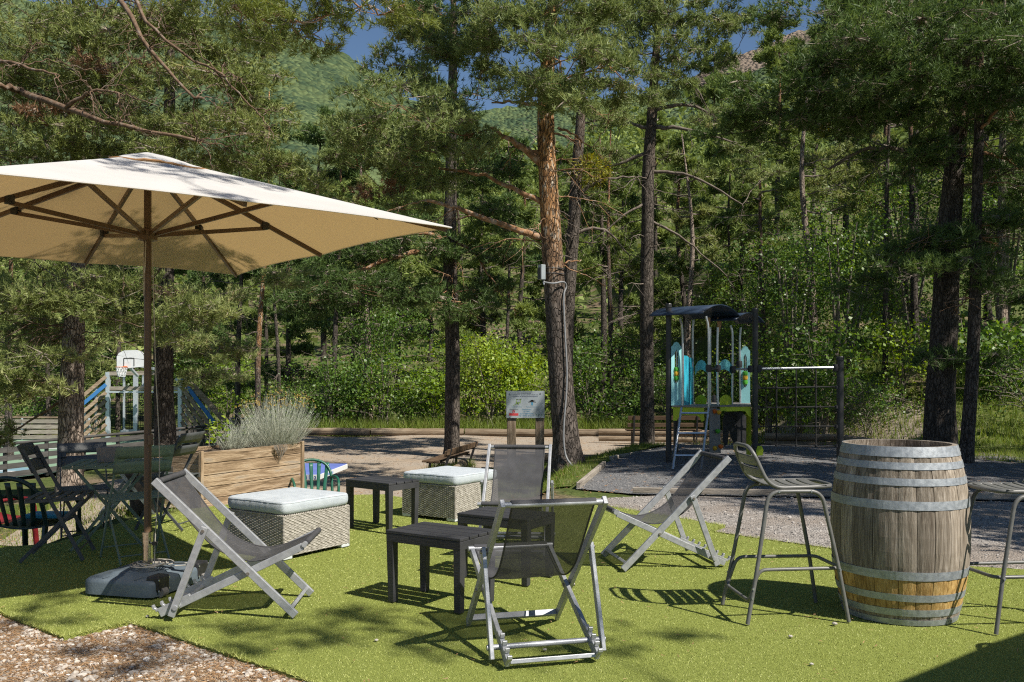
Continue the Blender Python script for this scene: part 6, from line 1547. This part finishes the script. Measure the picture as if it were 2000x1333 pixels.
# -- pines on the left
left_t, left_q = placed_pine('pine with pale bark behind the bistro table, its crown filling the upper left', 13.5,
    [(136, 985), (138, 880), (140, 780), (143, 680), (147, 600), (150, 500), (152, 350), (150, 150), (150, -100), (150, -320)], [52, 48, 46, 41, 36, 32, 28, 23, 14, 4],
    [(60, 580, -.8, .9, .36), (140, 560, -1, .8, .34), (230, 562, -.8, .8, .34), (30, 680, -1, .8, .34), (330, 595, -.8, .85, .36), (225, 625, -1.2, .6, .2), (90, 745, -1, .7, .28), (385, 620, -.6, .65, .26), (345, 660, -.8, .5, .2), (20, 785, -.8, .6, .24), (10, 850, .3, .5, .2), (60, 640, .3, .8, .3),
     (60, 60, -.5, 1, .42), (170, 40, -.8, 1, .42), (280, 80, -1, 1, .42), (385, 60, -.8, 1, .42), (80, 170, 0, 1, .42), (200, 180, -.5, 1, .4), (320, 205, -1, 1, .4), (435, 150, -1, 1, .4), (60, 270, -.6, 1, .4), (180, 270, -1, .9, .36), (300, 275, -1.3, .9, .36), (430, 255, -1.2, .9, .36), (500, 215, -.8, .65, .3), (470, 120, -.4, .7, .3), (565, 320, -.4, .65, .26), (500, 330, -.2, .8, .3), (480, 30, 0, .9, .4), (10, 370, -.3, .8, .3), (590, 380, .3, .7, .3), (-80, 120, 0, 1.1, .5), (-90, 330, 0, 1, .4), (-80, 560, 0, .9, .4), (-60, 760, 0, .8, .3),
     (230, 130, -1.3, .5, .2, 'brownneedle'), (90, 230, -1.2, .45, .2, 'brownneedle'), (100, -150, 0, 1.2, .5), (260, -120, 0, 1.2, .5), (420, -90, 0, 1.1, .5)],
    [([(150, 215, 0), (90, 190, -.6), (40, 178, -1.0)], 13, 2), ([(40, 178, -1.0), (0, 168, -1.5), (-60, 160, -1.8)], 13, 6), ([(40, 178, -1.0), (130, 212, -2.0), (230, 245, -2.35), (385, 275, -2.4)], 13, 14), ([(150, -60, 0), (235, 0, -1.9), (290, 95, -2.3), (380, 192, -2.4)], 12, 14), ([(130, 212, -2.0), (180, 178, -2.2), (232, 182, -2.3)], 8, 8), ([(-60, 110, -1.4), (40, 128, -2.0), (110, 145, -2.2)], 9, 8), ([(250, -30, -1.9), (300, 60, -2.2), (430, 150, -2.3), (500, 215, -2.2)], 7, 10), ([(150, 420, 0), (190, 470, -.5), (240, 530, -.9)], 8, 7), ([(148, 560, 0), (200, 540, -.4), (290, 560, -.8)], 8, 8), ([(146, 620, 0), (80, 590, -.4), (20, 610, -.7)], 8, 6)],
    MT['needleB'], MT['barkC'], MT['branch_brown'], 27, size=.125, m=11, w=.0138, nsh=600, dead=60, deadz=(2.2, 7.5), tint=.5)
placed_pine('second pine trunk behind the parasol pole, low green sprays in front of the goal', 15.0,
    [(324, 925), (323, 850), (320, 760), (322, 650), (326, 500), (330, 300), (332, 60), (334, -150)], [46, 40, 37, 32, 28, 24, 16, 5],
    [(420, 690, -.5, .6, .24), (450, 735, -.4, .4, .16), (395, 735, -.6, .45, .18), (360, 650, -.8, .6, .24), (480, 690, -.2, .4, .16), (420, 580, 0, .7, .3), (300, 640, .4, .6, .25), (520, 430, .5, .8, .35), (440, 400, 0, .9, .4), (350, 330, .5, .9, .4), (560, 540, .4, .6, .25)],
    [([(330, 560, 0), (380, 600, -.3), (430, 680, -.5)], 8, 6)], MT['needleA'], MT['barkB'], MT['branch_grey'], 28, size=.125, m=11, w=.0138, nsh=650, dead=16, deadz=(2, 5), tint=.62)

# -- a tree outside the frame at the left whose bough hangs into the top of the picture
def off_pine(label, base, H, pads, needle, seed, size, m, w, nsh, r=.16, r0=.03, barkm='barkD', rise=-.25):
    x, y = base; z = zg(x, y); t = thing('pine_tree', label, 'tree', (x, y, z), 0, 'pines outside the frame')
    pts = [V(x, y, z - .05), V(x + .05, y, z + H * .3), V(x, y + .1, z + H * .65), V(x, y, z + H)]
    tr, q, R = trunk_mesh(t, pts, [r, r * .8, r * .5, .02], MT[barkm], seed=seed, sides=12); v = Veg(seed)
    pads = sorted(pads, key=lambda p_: math.hypot(p_[0][0] - x, p_[0][1] - y))
    for C, rad, rz in pads:
        C = Vector(C); hd = math.hypot(C.x - x, C.y - y); st = at_z(q, max(z + 2, C.z + rise * hd))
        st, ra = v.attach(st, C, min(.05, r0 * (.7 + .25 * hd)))
        v.pad(st, C, (rad, rad, rz), int(nsh * rad * rad * (.6 + rz)), size, m, w, r0=ra, nsub=max(6, int(9 * rad)), tint=.55)
    v.finish(t, needle, MT['branch_orange']); return t
off_pine('pine outside the frame at the left, its yellow-green sprays hanging into the top edge', (-5.2, 4.0), 9,
         [(Q(555, 18, 6.2), .36, .16), (Q(640, 30, 6.3), .36, .16), (Q(720, 20, 6.4), .36, .16), (Q(790, 10, 6.5), .32, .14), (Q(600, 70, 6.6), .28, .12), (Q(500, 40, 6.1), .36, .16), (Q(700, -60, 6.4), .5, .2), (Q(560, -80, 6.2), .5, .2), (Q(430, -20, 5.9), .4, .16)], MT['needleY'], 31, .085, 16, .0062, 1300, r0=.012, rise=.42)
def over(x, y, zt, h): return Vector((x, y, zt)) - SH * h + Vector((0, 0, h))
sh_pads = [(over(-2.2, 5.3, 2.5, 4.2), .5, .15), (over(-1.6, 5.6, 2.5, 4.3), .45, .15), (over(-2.9, 5.6, 2.5, 4.4), .5, .16), (over(-1.2, 4.5, 0, 6.4), .42, .14), (over(-.5, 4.75, 0, 6.5), .42, .14), (over(.35, 4.55, 0, 6.6), .34, .12), (over(-1.9, 4.2, 0, 6.4), .5, .16), (over(-2.6, 5.0, 0, 6.3), .38, .14), (over(-.8, 5.15, 0, 6.6), .3, .1), (over(-2.0, 4.55, 0, 6.6), .4, .14), (over(-.95, 4.85, 0, 6.7), .45, .15), (over(.75, 4.75, 0, 6.5), .3, .1), (over(-.1, 4.4, 0, 6.5), .4, .14), (over(-2.9, 5.6, 0, 6.6), .4, .14), (over(-1.5, 4.9, 0, 6.2), .3, .1), (over(-1.9, 5.1, 2.5, 4.4), .45, .14)]
off_pine('pine outside the frame behind the camera, dappling the front turf with shade', (5.6, -1.4), 9.5, sh_pads, MT['needleA'], 32, .13, 9, .016, 330, r=.15, r0=.012)
for i, (x, y, H, sd_) in enumerate([(8.6, 8.3, 10.5, 41), (10.9, 10.4, 11, 42), (9.3, 5.6, 10, 43), (13.2, 12.6, 11, 44), (12.0, 8.0, 10, 45), (11.4, 16.4, 11, 46), (13.0, 19.6, 11, 47), (15.6, 22.6, 12, 48), (17.2, 27, 12, 49)]):
    rr_ = np.random.default_rng(sd_); pads = []
    for k in range(17):
        z = rr_.uniform(3.4, H - .5); a = rr_.uniform(0, 6.28); rad = (1 - (z - 3) / (H - 2)) * 2.2 * rr_.uniform(.35, 1)
        pads.append((V(x + math.cos(a) * rad, y + math.sin(a) * rad, z), rr_.uniform(.8, 1.2), rr_.uniform(.3, .45)))
    off_pine(['pine outside the frame nearest the right edge, shading the playground gravel', 'pine outside the frame right of the slender pine, shading the play tower', 'pine outside the frame beside the barrel side of the terrace', 'pine outside the frame at the back right on the grassy bank', 'pine outside the frame, second row on the right', 'pine just outside the frame behind the slender right-hand pine', 'pine outside the frame on the bank, first of the back row', 'pine outside the frame on the bank, second of the back row', 'pine outside the frame on the bank, last of the back row'][i], (x, y), H, pads, MT['needleD'], sd_, .26, 7, .045, 130, r=.2)

# -- background pines beyond the path
def far_pine(label, px, Z, H, c0, Rm, seed, needle='needleFar', barkm='barkB', np_=15, nsh=110, lean=0.0, wood='branch_grey', tw=.13, group='pines beyond the path'):
    x = (px - 1000) * Z / F; z = zg(x, Z); r = np.random.default_rng(seed)
    t = thing('pine_tree', label, 'tree', (x, Z, z), 0, group)
    pts = [V(x, Z, z - .1), V(x + lean * .3 + r.normal(0, .08), Z, z + H * .3), V(x + lean * .7 + r.normal(0, .12), Z, z + H * .65), V(x + lean, Z, z + H)]
    tr, q, R = trunk_mesh(t, pts, [tw, tw * .8, tw * .5, .02], MT[barkm], seed=seed, sides=9, flare=1.2); v = Veg(seed)
    sc = Z / 34.0
    for k in range(np_):
        f_ = (k + r.uniform(0, 1)) / np_; zz = z + c0 + (H - c0) * f_; a = r.uniform(0, 6.28); rad = Rm * (1 - f_ * .85) ** .7 * r.uniform(.25, 1)
        pr = Rm * r.uniform(.34, .52) * (1 - .4 * f_)
        v.pad(at_z(q, zz - .2 * rad), V(x + lean * f_ + math.cos(a) * rad, Z + math.sin(a) * rad, zz), (pr, pr, pr * .5), nsh, .30 * sc, 7, .044 * sc, r0=.035, nsub=6, tint=.5 + r.normal(0, .08), twig=.25)
    for k in range(10): a = r.uniform(0, 6.28); v.dead(at_z(q, z + r.uniform(1.5, c0 + 1.5)), (math.cos(a), math.sin(a), .1), r.uniform(.5, 1.4), .018, 4)
    v.finish(t, MT[needle], MT[wood])
    return t
FP = [(20, 31, 11, 3, 2.3, 'background pine at the left edge behind the court railing', 'needleB'), (95, 44, 13, 3, 2.8, 'background pine behind the far court railing, left of the pale trunk', 'needleB'), (230, 47, 14, 3.5, 3.0, 'background pine directly behind the basketball backboard', 'needleD'), (300, 49, 14, 3, 3, 'background pine behind the right side of the goal', 'needleB'),
      (395, 46, 13, 3, 2.8, 'background pine with a bare trunk right of the goal', 'needleD'), (465, 36, 12, 3.2, 2.2, 'background pine left of the thin orange trunk above the curry plant', 'needleD'), (560, 38, 11.5, 3.5, 2.0, 'slim background pine just right of the thin orange trunk', 'needleD'), (630, 34, 11, 2.5, 2.3, 'shaded background pine under the parasol corner', 'needleD'),
      (705, 31.5, 10, 2.2, 2.2, 'background pine between parasol corner and slim pine, low boughs', 'needleD'), (775, 35, 11, 2.0, 2.5, 'background pine left of the slim dark trunk', 'needleFar'), (840, 44, 12, 2, 2.8, 'far pine seen just left of the slim dark trunk', 'needleFar'), (945, 33, 9, 2.0, 2.2, 'background pine right of the slim dark trunk above the sign', 'needleFar'), (1020, 37, 10, 2, 2.5, 'background pine between sign and orange-barked pine', 'needleFar'),
      (1172, 30.5, 9.5, 4.0, 1.8, 'background pine with reddish trunk right of the orange-barked pine', 'needleFar'), (1215, 40, 10, 2, 2.6, 'background pine seen left of the playground-edge pine', 'needleFar'), (1335, 34, 10, 2, 2.4, 'background pine directly behind the play tower roof', 'needleFar'), (1395, 42, 11, 2, 2.6, 'background pine above the play tower', 'needleFar'), (1445, 31, 9.5, 2.2, 2.2, 'background pine right of the play tower post', 'needleFar'),
      (1520, 38, 11, 2.5, 2.5, 'background pine above the climbing net', 'needleFar'), (1590, 46, 12, 2, 2.9, 'far pine over the right part of the climbing net', 'needleFar'), (1655, 33, 11, 2.8, 2.3, 'background pine right of the net post', 'needleB'), (1735, 27, 9.5, 3.2, 2.0, 'background pine on the bank left of the thick dark trunk', 'needleB'), (1795, 36, 12, 3, 2.5, 'far pine on the bank just left of the thick dark trunk', 'needleFar'), (1930, 30, 11, 3, 2.3, 'background pine at the right edge behind the slender one', 'needleB'), (2010, 24, 10, 3.5, 2.2, 'background pine cut by the right edge of the picture', 'needleD'),
      (1085, 46, 11, 2, 2.8, 'far pine hidden mostly by the orange-barked trunk', 'needleFar'), (1280, 47, 12, 2, 2.8, 'far pine behind the playground-edge pine', 'needleFar'), (690, 50, 13, 2, 3, 'tall far pine above the parasol corner', 'needleFar'), (900, 53, 13, 2, 3, 'tall far pine above the slim dark trunk', 'needleFar'), (520, 52, 14, 2.5, 3, 'tall far pine over the parasol edge', 'needleFar'), (1700, 50, 14, 2, 3.2, 'tall far pine up the right slope', 'needleFar'), (1850, 48, 14, 2, 3.2, 'tall far pine behind the thick dark trunk', 'needleFar'), (150, 54, 15, 2.5, 3.2, 'tall far pine behind the pale-barked trunk', 'needleB')]
for i, (px, Z, H, c0, Rm, lab, nd) in enumerate(FP):
    far_pine(lab, px, Z, H, c0 * (.55 if Z > 36 else 1.25), Rm, 100 + i, nd, 'barkB' if i % 3 else 'barkD', np_=19, nsh=135)
far_pine('thin pine with a bright orange trunk behind the curry plant', 505, 30, 12, 6.5, 1.6, 160, 'needleD', 'barkA', np_=10, nsh=90, lean=.35, tw=.11)

ST = [(548, 30.2, 9, 'slim bare pine trunk just left of the parasol corner'), (655, 29.8, 9.5, 'slim bare pine trunk under the parasol tip'), (722, 30.4, 10, 'slim pale trunk behind the kerb, left of the slim dark pine'), (985, 31, 9.5, 'thin bare trunk above the sign'), (1190, 29.6, 10, 'thin reddish trunk right of the dark pine pair'), (1345, 29.4, 9.5, 'thin trunk rising behind the left tower roof'), (1420, 30.8, 10, 'thin trunk rising between the tower roofs'), (1490, 26.5, 9, 'thin dark trunk just right of the play tower'), (1592, 25.5, 9.5, 'thin trunk above the middle of the climbing net'), (1728, 22.5, 9, 'leaning dark trunk right of the net post'), (1790, 24, 10, 'thin trunk just left of the thick dark trunk'), (1960, 22, 10, 'thin trunk at the right edge of the wood')]
for i, (px, Z, H, lab) in enumerate(ST):
    far_pine(lab, px, Z, H, 5.2, 1.5, 400 + i, ('needleD', 'needleFar', 'needleB')[i % 3], ('barkB', 'barkD', 'barkC')[i % 3], np_=7, nsh=80, lean=.25 * math.sin(i * 2.3), tw=.075 + .03 * (i % 3), group='slim trunks beyond the path')
# -- mistletoe
def mistletoe(px, py, Y, r_, n_, label, seed):
    c = Q(px, py, Y); t = thing('mistletoe', label, 'plant', tuple(c), 0, 'mistletoe balls'); r = np.random.default_rng(seed)
    v = unit(r.normal(size=(n_, 3))); rad = r_ * r.uniform(.25, 1, n_)[:, None] ** .5; P = v * rad * np.array([1, 1, .8]); D = unit(v + r.normal(0, .5, (n_, 3)) + np.array([0, 0, -.3]))
    soup('leaves', leaf_quads(P, D, r.uniform(.05, .09, n_), r, asp=.3), 4, MT['mistletoe'], t, r.uniform(0, 1, n_))
    mb = MB()
    for k in range(24): q = V(*(v[k] * r_ * .9)); mb.tube([V(0, 0, 0), q * .5 + V(0, 0, .03), q], [.008, .006, .003], 4, caps=False)
    mb.build('stems', MT['mistletoe'], t)
mistletoe(1152, 335, 18.0, .42, 1500, 'large yellow-green mistletoe ball on the dark pine behind the orange one', 1)
mistletoe(1610, 253, 14.0, .10, 160, 'small yellow mistletoe tuft among the dark boughs at upper right', 2)

# -- leafy shrubs and saplings
def bush(label, px, Z, H, W, n_, seed, mat='leafA', size=(.05, .085), kind='leafy_bush', cat='bush', stems_=7, c0=.12, group='leafy bushes beyond the path', tint=.5, x=None):
    x = (px - 1000) * Z / F if x is None else x; z = zg(x, Z); r = np.random.default_rng(seed)
    t = thing(kind, label, cat, (x, Z, z), 0, group); mb = MB(); E = []
    for k in range(stems_):
        a = r.uniform(0, 6.28); top = V(math.cos(a) * W * .5 * r.uniform(.1, .9), math.sin(a) * W * .5 * r.uniform(.1, .9), H * r.uniform(.6, .98))
        pts = [V(r.normal(0, .08), r.normal(0, .08), -.05), V(top.x * .3, top.y * .3, H * .35), V(top.x * .7, top.y * .7, H * .65), top]; q = catmull(pts, 4)
        mb.tube(q, [.028 * (1 - .8 * i / (len(q) - 1)) * (H / 3) for i in range(len(q))], 5, caps=False)
        for j in range(9):
            f_ = r.uniform(.22, 1); p_ = q[int(f_ * (len(q) - 1))]; d = Vector(r.normal(0, 1, 3)) * .20 * W; d.z = abs(d.z) * .5; e = p_ + d
            mb.tube([p_, (p_ + e) / 2 + V(0, 0, .04), e], [.008, .006, .003], 3, caps=False); E.append(e)
    mb.build('stems', MT['stem'], t)
    E = np.array([list(e) for e in E]); k = len(E); idx = r.integers(0, k, n_); P = E[idx] + r.normal(0, .13 * W * .75, (n_, 3)) * np.array([1, 1, .75]); P[:, 2] = np.maximum(P[:, 2], c0 * H * r.uniform(.2, 1.2, n_))
    D = unit(r.normal(size=(n_, 3)) + np.array([0, 0, -.25])); ct = r.normal(tint, .16, k)
    soup('leaves', leaf_quads(P, D, r.uniform(size[0], size[1], n_), r, asp=.72), 4, MT[mat], t, np.clip(ct[idx] + r.normal(0, .12, n_), 0, 1))
    return t
BS = [(600, 29.2, 2.6, 2.4, 'leafy bush behind the silvery curry plant', 'leafB'), (650, 28.8, 2.4, 2.2, 'dark leafy bush at the left start of the far kerb', 'leafB'), (700, 29.4, 3.0, 2.4, 'leafy bush beyond the kerb, under the parasol corner', 'leafB'), (752, 28.9, 2.6, 2.2, 'bright bush beyond the kerb, halfway to the slim pine', 'leafA'), (806, 29.5, 2.8, 2.4, 'leafy bush beyond the kerb, left of the slim pine', 'leafB'), (850, 28.7, 2.2, 2.0, 'low bush just left of the slim pine trunk', 'leafA'),
      (915, 28.8, 3.0, 2.2, 'lime-green bush just right of the slim pine', 'leafA'), (958, 28.5, 3.2, 2.2, 'brightest lime bush, left of and behind the sign', 'leafA'), (1005, 29.3, 2.8, 2.2, 'bright bush directly behind the sign', 'leafA'), (1050, 28.9, 2.4, 2.2, 'bush between sign and orange-barked pine', 'leafA'), (1150, 29, 2.6, 2.2, 'leafy bush right of the orange-barked pine', 'leafB'), (1205, 28.5, 2.2, 2.2, 'dark bush left of the playground-edge pine', 'leafB'),
      (1310, 27.6, 2.6, 2.4, 'leafy bush behind the ladder of the play tower', 'leafB'), (1372, 27, 3.0, 2.4, 'leafy bush behind the middle of the play tower', 'leafB'), (1432, 26.5, 2.6, 2.2, 'leafy bush behind the right tower post', 'leafB'), (1498, 24, 2.8, 2.2, 'bright leafy bush behind the left part of the climbing net', 'leafA'), (1560, 22.8, 3.0, 2.2, 'leafy bush behind the middle of the climbing net', 'leafB'), (1612, 21.5, 2.6, 2.0, 'leafy bush behind the right part of the climbing net', 'leafB'),
      (1700, 20.5, 2.4, 1.9, 'bush with slim stems right of the net post', 'leafB'), (1760, 21.5, 2.2, 2.0, 'bush on the bank left of the thick dark trunk', 'leafA'), (1955, 20.5, 2.2, 2.2, 'dark bush at the right edge behind the slender pine', 'leafB'), (2020, 18.5, 2.6, 2.2, 'bush cut by the right edge of the picture', 'leafB'),
      (445, 43, 4.2, 3.4, 'sunlit bush behind the right wing of the goal', 'leafA'), (520, 33, 3.0, 2.4, 'bright bush beside the thin orange trunk', 'leafA'), (60, 45, 3.4, 3.4, 'dark bush behind the far court railing', 'leafB'), (130, 46, 3.6, 3.2, 'bush behind the pale-barked trunk, past the court', 'leafB'), (300, 46, 4.0, 3.4, 'shaded bush behind the goal mouth', 'leafB'), (0, 42, 3.0, 3.0, 'bush at the left edge behind the railing', 'leafB'),
      (1580, 29, 3.2, 2.8, 'bush up the slope above the climbing net', 'leafB'), (1660, 27.5, 3.0, 2.8, 'bush up the slope right of the net post', 'leafA'), (1730, 26, 2.8, 2.6, 'bush higher on the bank, left of the thick dark trunk', 'leafB'), (1620, 33, 3.6, 3.2, 'far bush high on the slope over the net post', 'leafB'), (1700, 32, 3.6, 3.2, 'far bush high on the slope among the saplings', 'leafA'), (1880, 27, 3.0, 3.0, 'bush between the two right-hand trunks', 'leafB'), (1520, 33, 3.4, 3.2, 'far bush above the left part of the climbing net', 'leafB'), (1120, 33, 3.0, 3.0, 'far bush behind the orange-barked trunk', 'leafB'), (1240, 33.5, 3.0, 3.0, 'far bush behind the playground-edge pine', 'leafB'), (870, 33, 3.0, 3.0, 'far bush behind the slim dark trunk', 'leafA')]
for i, (px, Z, H, W, lab, mt) in enumerate(BS):
    kv = (.62, 1.05, .8, 1.15, .55, .95, .72)[i % 7] if i not in (6, 7, 8) else 1.0
    bush(lab, px, Z, H * kv, W, int((3000 if Z < 40 else 2400) * (.5 + .5 * kv) * (1, .5, .8, .4)[i % 4 if i not in (6, 7, 8) else 0]), 300 + i, mt, size=((.045, .07), (.06, .11), (.08, .14))[i % 3] if Z < 40 else (.09, .15), tint=.5 if i not in (6, 7, 8) else .72)
SP = [(1545, 25, 6.2, 3.0, 'tall leafy sapling rising over the climbing net'), (1640, 22.5, 6.0, 2.8, 'leafy sapling with slim forked stems right of the net'), (1780, 25, 6.0, 3.0, 'leafy sapling on the bank beside the thick dark trunk'), (1470, 28, 5.6, 2.8, 'leafy sapling behind the right tower post'), (740, 30.5, 4.6, 2.6, 'leafy sapling beyond the kerb under dark boughs'), (1960, 24, 6.0, 3.0, 'leafy sapling at the far right edge')]
for i, (px, Z, H, W, lab) in enumerate(SP):
    bush(lab, px, Z, H, W, 4200, 350 + i, 'leafB', size=(.055, .10), kind='sapling', cat='tree', stems_=6, c0=.3, group='leafy saplings beyond the playground', tint=.55)

# -- grasses
def grass(name, poly, dens, h, w, ylim=None, tint=(.2, .9)):
    P = scatter(poly, dens, zg, ylim)
    if len(P): soup(name, blades(P, h, w, .55, .5), 3, MT['grass'], None, rng.uniform(tint[0], tint[1], len(P)), kind='stuff')
grass('verge_grass', [(-8, 27.7), (8, 26.4), (9, 29.5), (-8, 30)], 420, .42, .022)
grass('patch_grass', GRASS_PATCH, 900, .07, .010)
grass('bank_grass', RIGHT_GRASS, 420, .10, .012)
grass('bank_grass', [(6, 17.5), (12, 16), (14, 27), (6, 27)], 170, .20, .02)
grass('lower_grass', [(-6.5, 9.5), (-3.9, 8.2), (-3.2, 9.3), (-3.9, 12.5), (-7, 14)], 520, .07, .010, tint=(.4, 1))
grass('path_edge_grass', [(-1.55, 12.8), (-1.0, 12.8), (-.7, 18.4), (-1.6, 18.4)], 500, .16, .012)
grass('trunk_grass', [(2.2, 18.2), (4.2, 17.4), (4.0, 19.6), (2.2, 19.6)], 420, .22, .014)
P = scatter(PATH, 55, lambda a, b_: zg(a, b_) + .02); soup('path_litter', litter(P, .06, .012), 3, MT['litter'], None, rng.uniform(.1, .7, len(P)), kind='stuff')
P = scatter([(-7, 9.6), (-3.4, 8.5), (1, 10.2), (8.8, 9.6), (8.5, 17), (-7, 17)], 60, lambda a, b_: zg(a, b_) + .03); soup('ground_litter', litter(P, .05, .012), 3, MT['litter'], None, rng.uniform(0, .7, len(P)), kind='stuff')

P = scatter([(-9, 29.8), (11, 27.5), (22, 24), (40, 60), (-34, 60), (-14, 47)], 13, zg); k = len(P)
P[:, 2] += rng.uniform(.02, 1, k) ** 2 * .7; D = unit(rng.normal(size=(k, 3)) + np.array([0, 0, .6]))
den = np.array([mnoise.noise(Vector((a * .4, b_ * .4, 17))) for a, b_, _ in P]); kk = den + rng.normal(0, .15, k) > -.12; P, D = P[kk], D[kk]; k = len(P)
soup('undergrowth', leaf_quads(P, D, rng.uniform(.10, .30, k), rng, asp=.6), 4, MT['leafB'], None, np.clip(rng.normal(.45, .2, k), 0, 1), kind='stuff')
# -- the wood on the slope behind, one mass
r = np.random.default_rng(77); out = []; tn = []
n_t = 0
while n_t < 420:
    Y = r.uniform(56, 172); px = r.uniform(-700, 2700); X = (px - 1000) * Y / F; z = zg(X, Y); H = r.uniform(8, 14); Rm = r.uniform(2.0, 3.4); k = 210; n_t += 1
    f_ = r.uniform(0, 1, k) ** .8; a = r.uniform(0, 6.28, k); rad = Rm * (1 - f_) ** .6 * r.uniform(.55, 1.05, k)
    P = np.column_stack([X + np.cos(a) * rad, Y + np.sin(a) * rad, z + 1 + (H - 1) * f_]); d = unit(np.column_stack([np.cos(a), np.sin(a), r.uniform(0, .9, k)]) + r.normal(0, .45, (k, 3)))
    s = r.uniform(.35, .8, k)[:, None]; u = unit(np.cross(d, r.normal(size=(k, 3)))); tri = np.empty((k * 3, 3)); tri[0::3] = P - u * s * .3; tri[1::3] = P + u * s * .3; tri[2::3] = P + d * s
    out.append(tri); tn.append(np.clip(r.normal(.5, .16) + r.normal(0, .14, k), 0, 1))
soup('hillside_wood', np.concatenate(out), 3, MT['needleFar'], None, np.concatenate(tn), kind='stuff')

# ---- grey floodlight box strapped to the orange-barked pine, with its cable
def trunk_at(py):
    zz = CH - (py - HY) * 13.7 / F; return at_z(main_q, zz)
bx = thing('junction_box', 'pale grey floodlight box strapped to the orange-barked pine', 'box', tuple(Q(1062, 533, 13.45)))
MB().box((-.03, -.05, 0), (.075, .10, .22), Matrix.Rotation(.5, 3, 'Z')).build('housing', MT['grey_box'], bx, bevel=.008)
MB().box((-.068, -.07, -.02), (.012, .085, .17), Matrix.Rotation(.5, 3, 'Z')).build('lens_panel', MT['dark_metal'], bx)
MB().cyl((-.0, -.04, -.18), (-.0, -.03, -.125), .012, 8).build('gland', MT['steel'], bx)
for py in (527, 537):
    c = trunk_at(py) - Vector(bx.location)
    MB().tube([c + V(math.cos(a * .2618) * .178, math.sin(a * .2618) * .178, 0) + (V(-.035, -.05, 0) if 11 <= a <= 19 else V(0, 0, 0)) for a in range(24)], .008, 5, closed=True).build('strap', MT['black_plastic'], bx)
cb = thing('power_cable', 'grey cable running down the orange-barked pine to the ground', 'cable', tuple(Q(1062, 552, 13.4)))
cpts = [Q(1060, 551, 13.42), Q(1080, 554, 13.40), Q(1100, 551, 13.5), Q(1106, 560, 13.58), Q(1101, 580, 13.54), Q(1103, 640, 13.52), Q(1107, 720, 13.50), Q(1106, 770, 13.48), Q(1102, 820, 13.46), Q(1101, 860, 13.44), Q(1105, 890, 13.42), Q(1114, 906, 13.35), Q(1122, 914, 13.2)]
MB().tube([q - Vector(cb.location) for q in catmull(cpts, 5)], .0135, 8).build('cable', MT['conduit'], cb, smooth=True)
